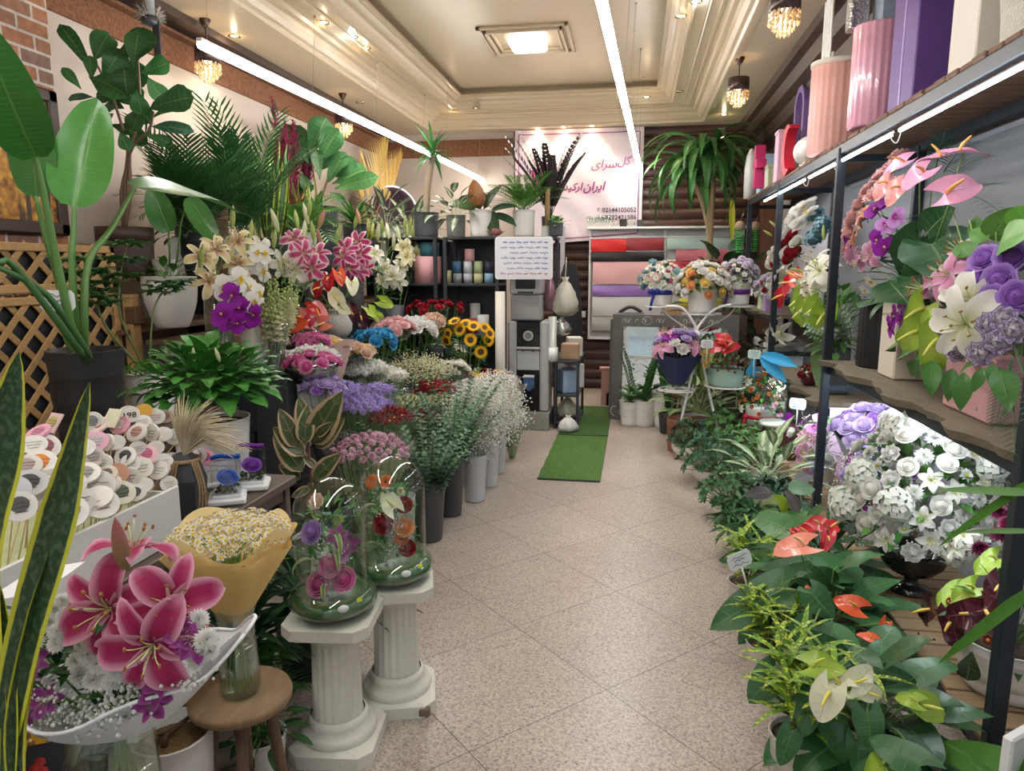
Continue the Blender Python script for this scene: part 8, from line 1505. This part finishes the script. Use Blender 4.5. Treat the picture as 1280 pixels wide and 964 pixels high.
for x0,x1,a,b2,c,k in((-.955,-.5,299,315,(.66,.02,.02),'bright red'),(-.5,-.02,298,313,(.3,.03,.04),'dark red'),(-.955,-.005,315.5,327,(.012,.012,.015),'black'),(-.93,-.02,327.5,355,(.8,.45,.45),'pink'),(-.93,-.02,357,370,(.36,.2,.58),'violet'),(-.93,-.02,371,395,(.7,.7,.7),'white'),(-.93,-.02,396,413,(.48,.48,.46),'grey'),(.02,.97,298,312,(.5,.66,.6),'mint'),(.14,.96,312,326,(.68,.2,.25),'rose'),(.03,.96,327,341,(.55,.03,.04),'crimson'),(.03,.5,343,355,(.5,.03,.1),'raspberry'),(.2,.9,353,365,(.7,.62,.1),'yellow'),(.2,.9,372,382,(.68,.6,.08),'deep yellow'),(.02,.7,383,396,(.45,.29,.16),'kraft'),(.7,.96,383,396,(.18,.42,.06),'green')):sheet(x0,x1,zz(a),zz(b2),c,k)
for i in range(9):
 px=736+(i%5)*7+(3 if i>4 else 0);tt=thing('wine_glass',('crystal glass in the cluster on the paper rack ledge, before the banner'),'glass',(at(px,282,y=9.62).x,9.6+.05*(i>4),2.182),0,'glasses on the ledge');m=MB();lathe(m,[(.03,0),(.004,.006),(.004,.05),(.03,.075),(.036,.11),(.03,.14)],14);m.build('glass',M_GLASS,tt)
for i,(px,s,c,lab)in enumerate(((779,.09,(.02,.02,.02),'small black box on the paper rack ledge under the phone numbers'),(789,.07,(.6,.58,.5),'small pale box beside the black one on the ledge'),(800,.08,(.05,.06,.05),'dark tin at the banner end on the ledge'))):carton('ledge_box',lab,(at(px,282,y=9.62).x,9.62,2.182),(s,.06,s*1.1),pm('lb%d'%i,c,.5))
t=thing('light_switch','white double light switch on the log wall','switch',(at(728,393,y=9.75).x,9.757,at(728,393,y=9.75).z));m=MB();box(m,0,0,0,.085,.016,.085,b=.004);m.build('plate',M_WHITEP,t);m=MB()
for s_ in(-1,1):box(m,.018*s_,-.01,0,.03,.008,.055,b=.002)
m.build('rocker',M_WHITEM,t)
t=thing('mirror_panel','large grey-framed leaning mirror with chalk scribbles, rear of the aisle','mirror',(.42,7.74,0));t.rotation_euler=Euler((math.radians(-1.56),0,math.radians(-2.9)));M_GRF=pm('grey_timber_frame',(.13,.125,.12),.6,var=.35,scale=8,bump=.2);m=MB()
for x in(-.6,.6):box(m,x,0,.58,.115,.06,1.16)
box(m,0,0,1.09,1.1,.06,.13);box(m,0,0,.07,1.1,.06,.13);m.build('frame',M_GRF,t);m=MB();box(m,-.67,.12,.55,.03,.2,1.1);m.build('side_board',M_GRF,t)
mm,nt,b,o=nodes('mirror_glass');b.inputs['Base Color'].default_value=(.82,.86,.86,1);b.inputs['Metallic'].default_value=1;b.inputs['Roughness'].default_value=.02;m=MB();box(m,0,.005,.58,1.1,.02,.9,b=.001);m.build('mirror_glass',mm,t);m=MB();M_CHALK=pm('white_chalk',(.6,.6,.58),.9)
for x,n in((-.54,3),(-.4,1),(-.33,2),(-.18,3),(.1,4),(.24,3),(.36,4)):
 for k in range(n):tube(m,[(x+.03*k+.014*math.cos(q),-.033,1.09+.022*math.sin(q*1.3))for q in[i*.8+k for i in range(6)]],.003,4,k=2)
tube(m,[(-.29+.05*math.cos(q),-.033,1.09+.045*math.sin(q))for q in[i*.4 for i in range(17)]],.003,4);tube(m,[(-.62+.035*math.cos(q),-.033,.1+.05*math.sin(q))for q in[1+i*.4 for i in range(11)]],.004,4);tube(m,[(-.55+.02*math.cos(q),-.033,.09+.03*math.sin(q))for q in[i*.5 for i in range(13)]],.004,4)
m.build('chalk_scribble',M_CHALK,t)
t=thing('pink_post_box','narrow pink cardboard stand at the foot of the log wall','stand',(at(757,480,y=8.6).x,8.6,0));m=MB();box(m,0,0,.22,.1,.1,.44);m.build('body',pm('faded_pink',(.5,.26,.23),.7),t);m=MB();box(m,-.01,0,.45,.13,.12,.03);box(m,.06,0,.08,.1,.1,.16);m.build('cap',MATS['faded_pink'],t)
t=thing('desk_telephone','black gadget on the white sheet above the mirror frame','device',(-.05,7.95,1.0));m=MB();box(m,0,0,.14,.3,.14,.05,b=.01);tube(m,[(-.12,0,.17),(0,0,.23),(.12,0,.17)],.02,8,k=4);m.build('body',M_BLACK,t);m=MB();box(m,0,0,.06,.2,.12,.12);m.build('stand',M_BLACK,t)
t=thing('counter','low grey counter behind the mirror panel','counter',(.4,8.05,0));m=MB();box(m,0,0,.985,1.2,.5,.03);m.build('top',M_GRF,t);m=MB();box(m,0,0,.485,1.16,.46,.97);m.build('body',M_DARKWOOD,t)
t=thing('corn_plant','tall corn plant with drooping strap leaves, rear right','potted plant',(.74,8.9,0));pot(t,M_BLACK,.17,.2,.4)
for i,((px,py),n,L)in enumerate((((880,205),40,.95),((868,225),26,.8),((893,195),18,.7))):
 tp=rel(t,at(px,py,y=8.85));m=MB();tube(m,[(.03*i,0,.35),rel(t,at(888,330-20*i,y=8.85)),tp],[.045,.035,.025],9,(.36,.25,.13),4);m.build('trunk',pm('corn_plant_bark',(.36,.26,.15),.85,var=.25,scale=14,bump=.4),t);m=MB()
 for k in range(n):leaf(m,tp+Vector((0,0,U(-.05,.12))),sph(k*2.4,1.35-1.2*k/n),L*U(.75,1.1),.095,'strap',(.045,.15,.035),nl=12,nw=4,bend=U(1.9,2.9),fold=.25,wave=.05)
 m.build('leaf_crown',M_LEAF,t)
m=MB();leaf(m,rel(t,at(915,250,y=8.6)),Vector((.05,0,-1)),.5,.07,'strap',(.5,.5,.04),up=(0,-1,0),bend=.1);m.build('yellow_leaf',M_LEAF,t)
t=thing('rubber_tree','dark big-leaved rubber tree behind the corn plant trunk','potted plant',(1.0,8.5,0));pot(t,M_BLACK,.16,.19,.4);bushleaves(t,44,.4,.55,1.3,.34,.2,'ovate',(.018,.06,.025),M_LEAFG,low=.9);m=MB();tube(m,[(0,0,.3),(0,0,1.6)],.02,7);m.build('trunk',M_BROWNW,t)
t=thing('wicker_chair','dark brown wicker chair behind the wire plant stand','chair',(.95,7.75,0));M_WICK=pm('dark_wicker',(.07,.045,.03),.6,var=.8,scale=60,bump=1,bscale=70);m=MB();grid(m,lambda u,v:(-.24+.48*u,.2+.02*math.sin(u*PI),.45+.75*v-.06*(2*u-1)**2*v),16,16);grid(m,lambda u,v:(-.24+.48*u,.23+.02*math.sin(u*PI),.45+.75*v-.06*(2*u-1)**2*v),16,16);m.build('backrest',M_WICK,t);m=MB();box(m,0,0,.42,.5,.46,.06,b=.02);m.build('seat',M_WICK,t)
for sx in(-1,1):
 for sy in(-1,1):m=MB();tube(m,[(sx*.22,sy*.2,.4),(sx*.24,sy*.22,0)],.018,6);m.build('leg',M_WICK,t)
t=thing('wire_plant_stand','white curved wire plant stand carrying five flower pots','plant stand',(.57,6.6,0));WS=[]
def wp(px,py,y):return rel(t,at(px,py,y=y))
for pts in(((833,383),(852,385),(866,402),(871,419),(864,470),(852,525),(846,590)),((914,381),(895,386),(878,402),(871,419),(880,460),(893,520),(903,590))):
 for y in(6.45,6.75):m=MB();tube(m,[wp(px,py,y)if i<6 else Vector((wp(px,py,y).x,y-6.6,.01))for i,(px,py)in enumerate(pts)],.012,8,k=5);m.build('curved_leg',M_WHITEM,t)
m=MB();hb=wp(871,419,6.44);ball(m,hb,.04,n=12,m=8);tube(m,[wp(871,419,6.44),wp(871,419,6.76)],.01,6);m.build('hub',M_WHITEM,t)
TR=[((.59,6.6,1.245),.17),((.24,6.72,1.3),.15),((.9,6.72,1.31),.15),((.38,6.4,.58),.16),((.8,6.42,.62),.17)]
for c,r in TR:
 m=MB();c=rel(t,c)
 for q in(1,.6):tube(m,[c+Vector((r*q*math.cos(a),r*q*math.sin(a),0))for a in[i*PI/12 for i in range(25)]],.007,6)
 for a in(0,1.05,2.1):tube(m,[c+Vector((r*math.cos(a),r*math.sin(a),-.004)),c-Vector((r*math.cos(a),r*math.sin(a),.004))],.005,5)
 tube(m,[c+Vector((0,.0,-.004)),Vector((hb.x if abs(c.x)<.2 else c.x*.75,.1,c.z-.1)),Vector((hb.x,0,hb.z))],.008,6,k=4);m.build('tray',M_WHITEM,t)
def topt(lab,i,mat,r,h,kinds,n,R,H,ribc=None,rib=None,low=.2):
 c,_=TR[i];tt=thing('flower_arrangement',lab,'flower arrangement',(c[0],c[1],c[2]+.008));pot(tt,mat,r*.88,r,h,rib=rib,n=72);arrange(tt,kinds,n,R,H,(0,0,h),low)
 if ribc:m=MB();lathe(m,[(r*.97,h*.5),(r*.99,h*.5),(r*1.0,h*.72),(r*.98,h*.72)],36);p=Vector((-r*.75,-r*.75,h*.6));ball(m,p+Vector((-.03,0,.01)),.032,n=8,m=5);ball(m,p+Vector((.03,-.0,.01)),.032,n=8,m=5);tube(m,[p,p+Vector((-.02,-.02,-.08)),p+Vector((-.03,0,-.16))],.014,5,k=3);m.build('ribbon',ribc,tt)
 return tt
topt('white pot of orange, yellow and white roses on the centre tray of the wire stand',0,M_WHITEC,.13,.2,[('rose_bloom',RS_ORG,1.2,2),('rose_bloom',RS_YEL,1.3,2),('rose_bloom',RS_WHT,1.4,3),('carnation_bloom',C_WHT,1.3,2),('spray_bloom',MM_GRN,.9,1)],60,.21,.22,rib=flute(24,.03))
topt('white pot with royal blue ribbon and white-blue daisies, left tray of the wire stand',1,M_WHITEC,.1,.2,[('daisy_bloom',DAISYB,1.2,3),('hydrangea_bloom',H_BLUE,.6,1),('alstroemeria_bloom',AL_WHT,1.1,2)],46,.19,.2,pm('royal_blue_satin',(.01,.03,.3),.35))
topt('white pot with purple ribbon and lilac daisies, right tray of the wire stand',2,M_WHITEC,.12,.2,[('hydrangea_bloom',H_MIX,.8,3),('daisy_bloom',DAISYB,1.0,2),('chrysanthemum_bloom',MM_PINK,.9,1)],44,.17,.2,pm('purple_satin',(.14,.02,.3),.35))
tt=topt('pale green ribbed pot of red anthuriums and burgundy blooms, lower right tray',4,pm('pale_green_pot',(.36,.52,.44),.45),.155,.16,[('spray_bloom',POM_DR,1.3,5),('spray_bloom',MM_GRN,1.0,1)],46,.16,.13,None,flute(36,.04))
for px,py,r in((900,432,2.2),(912,434,-1.2),(905,424,.5)):p=at(px,py,y=6.25);bloom(tt,'anthurium_bloom',A_RED,p-tt.location,(U(-.3,.3),-.7,.6),1.5,r,sub='spadix')
for px,py in((882,442),(886,450),(888,438),(884,456)):p=at(px,py,y=6.3);bloom(tt,'rose_bloom',RS_YEL,p-tt.location,(-.5,-.8,.3),1.1)
pricetag('white price card beside the yellow roses on the wire stand',at(884,430,y=6.25)-Vector((0,0,.16)),0,1.5)
c=TR[3][0];tt=bunch('wrapped_bouquet','navy-wrapped bouquet of pink lilies and purple blooms on the lower left tray',(c[0],c[1],c[2]+.01),[('lily_bloom',L_PINK,.9,2),('orchid_bloom',O_PURP,1.1,2),('lisianthus_bloom',RS_LIL,1.2,2),('carnation_bloom',C_WHT,1.1,1)],26,h=.36,R=.17,H=.14,r0=.06,filmmat=pm('navy_paper',(.02,.03,.11),.5),over=-.05,domelow=.1)
c=TR[3][0];bucket('round basket-like bucket under the lower left tray of the wire stand',.45,6.5,0,pm('terracotta_basket',(.3,.13,.08),.7,var=.4,scale=30),.12,.14,.3)
p=at(187,14,y=4.2);t=thing('ceiling_bracket','grey pipe stub with frayed lagging and a black strap under the ceiling, upper left','pipe',p);m=MB();lathe(m,[(.001,-.05),(.03,-.05),(.032,.35),(.001,.35)],14);m.build('pipe',pm('dull_grey_pipe',(.3,.3,.3),.6,var=.3),t);m=MB();lathe(m,[(.001,-.09),(.05,-.08),(.055,-.05),(.04,-.03)],14);box(m,.035,0,-.16,.05,.01,.2);m.build('strap',M_BLACK,t);m=MB()
for i in range(160):a=U(0,6.28);q=Vector((.05*math.cos(a),.05*math.sin(a),U(-.05,0)));tube(m,[q,q*U(1.2,1.9)+Vector((0,0,U(0,.05)))],[.0025,.001],3,jit((.5,.48,.42),.2),cap=False)
m.build('frayed_lagging',M_PETAL,t)
t=thing('paddle_plant','young paddle-leaved plant with two leaves in front of the square white pot','potted plant',(-2.84,3.98,1.601));pot(t,M_MARB,.06,.075,.1)
for st,tip,W,up in(([(212,330),(211,290)],(188,234),.16,(.3,-1,.2)),([(220,330),(226,280),(236,247)],(270,302),.13,(.1,-.8,.8))):
 P_=[Vector((0,0,.09))]+[rel(t,at(px,py,y=3.9))for px,py in st];m=MB();tube(m,P_,[.008,.005],6,(.06,.16,.04),4);d=rel(t,at(*tip,y=3.85))-P_[-1];leaf(m,P_[-1],d,d.length*1.05,W,'banana',(.05,.2,.04),up=up,nl=10,nw=6,bend=.2,fold=.2,wave=.03);m.build('leaf',MATS['leaf_paddle'],t)
def skinned(name,joints,edges,mat,par,sub=2,root=0):
 me=bpy.data.meshes.new(name);me.from_pydata([j[0]for j in joints],edges,[]);o=link(name,me,par);me.materials.append(mat)
 sk=o.modifiers.new('Skin','SKIN');sk.use_smooth_shade=True;d=me.skin_vertices[0].data if me.skin_vertices else None
 if d is None:bm=bmesh_new(me)
 d=me.skin_vertices[0].data
 for i,j in enumerate(joints):r=j[1];d[i].radius=r if isinstance(r,tuple)else(r,r)
 d[root].use_root=True;ss=o.modifiers.new('Subdivision','SUBSURF');ss.levels=ss.render_levels=sub;return o
def bmesh_new(me):
 import bmesh
 b=bmesh.new();b.from_mesh(me);b.verts.layers.skin.verify();b.to_mesh(me);b.free()
t=thing('person','person in blue jeans and dark top holding up a phone, reflected in the mirror','person',(.1,-.42,0))
M_SKIN=pm('skin',(.5,.3,.21),.55,var=.05);M_JEAN=pm('blue_denim',(.16,.26,.42),.8,var=.3,scale=18,bump=.3);M_TOP=pm('dark_cotton',(.03,.035,.05),.85,var=.2);M_SHOE=pm('grey_shoe',(.3,.28,.26),.6,var=.2)
J=[((0,0,.98),(.13,.1)),((0,-.01,1.2),(.125,.09)),((0,-.01,1.4),(.15,.1)),((0,0,1.5),.055),((0,.015,1.585),(.068,.08)),((0,.02,1.68),(.075,.095)),((0,.01,1.74),(.055,.065))]
E_=[(0,1),(1,2),(2,3),(3,4),(4,5),(5,6)]
for s in(-1,1):
 b=len(J);J+=[((s*.1,0,.9),.085),((s*.11,.01,.5),.055),((s*.115,-.02,.09),.036),((s*.12,.09,.035),(.036,.028)),((s*.19,0,1.42),.052),((s*.23,.05,1.16),.04),((s*.12-.06,.3,1.46),.028),((s*.1-.08,.345,1.53),(.018,.034))]
 E_+=[(0,b),(b,b+1),(b+1,b+2),(b+2,b+3),(2,b+4),(b+4,b+5),(b+5,b+6),(b+6,b+7)]
 for k in range(5):c=len(J);q=Vector((s*.095-.09,.35,1.545+.012*k))if k<4 else Vector((s*.07-.09,.335,1.53));J+=[(tuple(q),.009),(tuple(q+Vector((-s*.012,.022,.012))),.008),(tuple(q+Vector((-s*.03,.028 if k<4 else.0,.02-.004*k))),.007)];E_+=[(b+7,c),(c,c+1),(c+1,c+2)]
skinned('body',J,E_,M_SKIN,t)
JJ=[((0,0,.98),(.145,.115))];EE=[]
for s in(-1,1):b=len(JJ);JJ+=[((s*.1,0,.88),.1),((s*.11,.01,.5),.072),((s*.115,-.015,.1),.062)];EE+=[(0,b),(b,b+1),(b+1,b+2)]
skinned('jeans',JJ,EE,M_JEAN,t)
JJ=[((0,0,.97),(.15,.12)),((0,-.01,1.2),(.14,.105)),((0,-.01,1.42),(.165,.112)),((0,0,1.49),.075)];EE=[(0,1),(1,2),(2,3)]
for s in(-1,1):b=len(JJ);JJ+=[((s*.2,0,1.42),.066),((s*.235,.05,1.16),.055),((s*.13-.05,.27,1.42),.042)];EE+=[(2,b),(b,b+1),(b+1,b+2)]
skinned('top',JJ,EE,M_TOP,t)
for s in(-1,1):skinned('shoe',[((s*.115,-.05,.045),.045),((s*.118,.06,.04),(.045,.036)),((s*.125,.15,.03),(.038,.028))],[(0,1),(1,2)],M_SHOE,t)
m=MB();lathe(m,[(.001,.11),(.06,.1),(.09,.05),(.098,0),(.09,-.05),(.085,-.06)],20,M=T(0,-.005,1.69)@RX(.25)@SCL(.88,1.08,1));m.build('hair',pm('dark_hair',(.02,.015,.012),.6,var=.4,scale=60),t)
m=MB()
for s in(-1,1):ball(m,(s*.03,.098,1.665),.013,(.8,.8,.78),8,6);ball(m,(s*.03,.107,1.665),.006,(.04,.02,.01),6,4)
m.build('eye',M_STEM,t);m=MB();tube(m,[(0,.1,1.665),(0,.122,1.63),(0,.1,1.62)],[.008,.014,.01],6,k=3);tube(m,[(-.022,.1,1.597),(0,.106,1.595),(.022,.1,1.597)],.006,5,k=3)
for s in(-1,1):ball(m,(s*.082,.0,1.65),.028,n=8,m=6,sx=.4)
m.build('face_features',M_SKIN,t)
t=thing('phone','dark phone held up by the person in jeans, seen only in the mirror','phone',(.0,-.04,1.575));m=MB();box(m,0,0,.0,.075,.009,.155,b=.003);m.build('case',MATS['gloss_black'],t)
w=MB();box(w,0,-8.6,-.06,30,13.3,.1);struct('exterior_street',w,pm('asphalt',(.16,.16,.165),.85,var=.3,scale=20))
w=MB();box(w,0,-15.2,2.6,30,.3,5.4)
for i in range(9):box(w,-12+3*i,-15.0,2.8,1.5,.2,1.6)
struct('exterior_wall',w,pm('facade',(.3,.28,.26),.8,var=.3,scale=2))
fluted_box('fluted_pot','black fluted pot on the middle shelf between black post and cream lettered box',(1.43,4.42,1.082),.14,.14,.4,pm('black_fluted',(.015,.016,.018),.4),n=26,cat='pot',open_=True)
wd=bpy.data.worlds.new('World');SC.world=wd;wd.use_nodes=True
wd.node_tree.nodes['Background'].inputs[0].default_value=(.9,.95,1,1);wd.node_tree.nodes['Background'].inputs[1].default_value=2.6
cam=bpy.data.cameras.new('Camera');cam.sensor_fit='HORIZONTAL';cam.sensor_width=36;cam.lens=36*FPX/1280;cam.clip_start=.02
co=bpy.data.objects.new('Camera',cam);COL.objects.link(co)
Mc=Matrix((RT,UP,-FW)).transposed().to_4x4();Mc.translation=EYE;co.matrix_world=Mc
SC.camera=co
SC.view_settings.view_transform='Standard';SC.view_settings.look='None';SC.view_settings.gamma=1;SC.view_settings.use_curve_mapping=False
SC.view_settings.exposure=.35
SC.cycles.max_bounces=6;SC.cycles.transparent_max_bounces=14;SC.cycles.diffuse_bounces=3;SC.cycles.glossy_bounces=3;SC.cycles.caustics_reflective=False;SC.cycles.caustics_refractive=False
SC.cycles.sample_clamp_indirect=6;SC.cycles.use_denoising=True
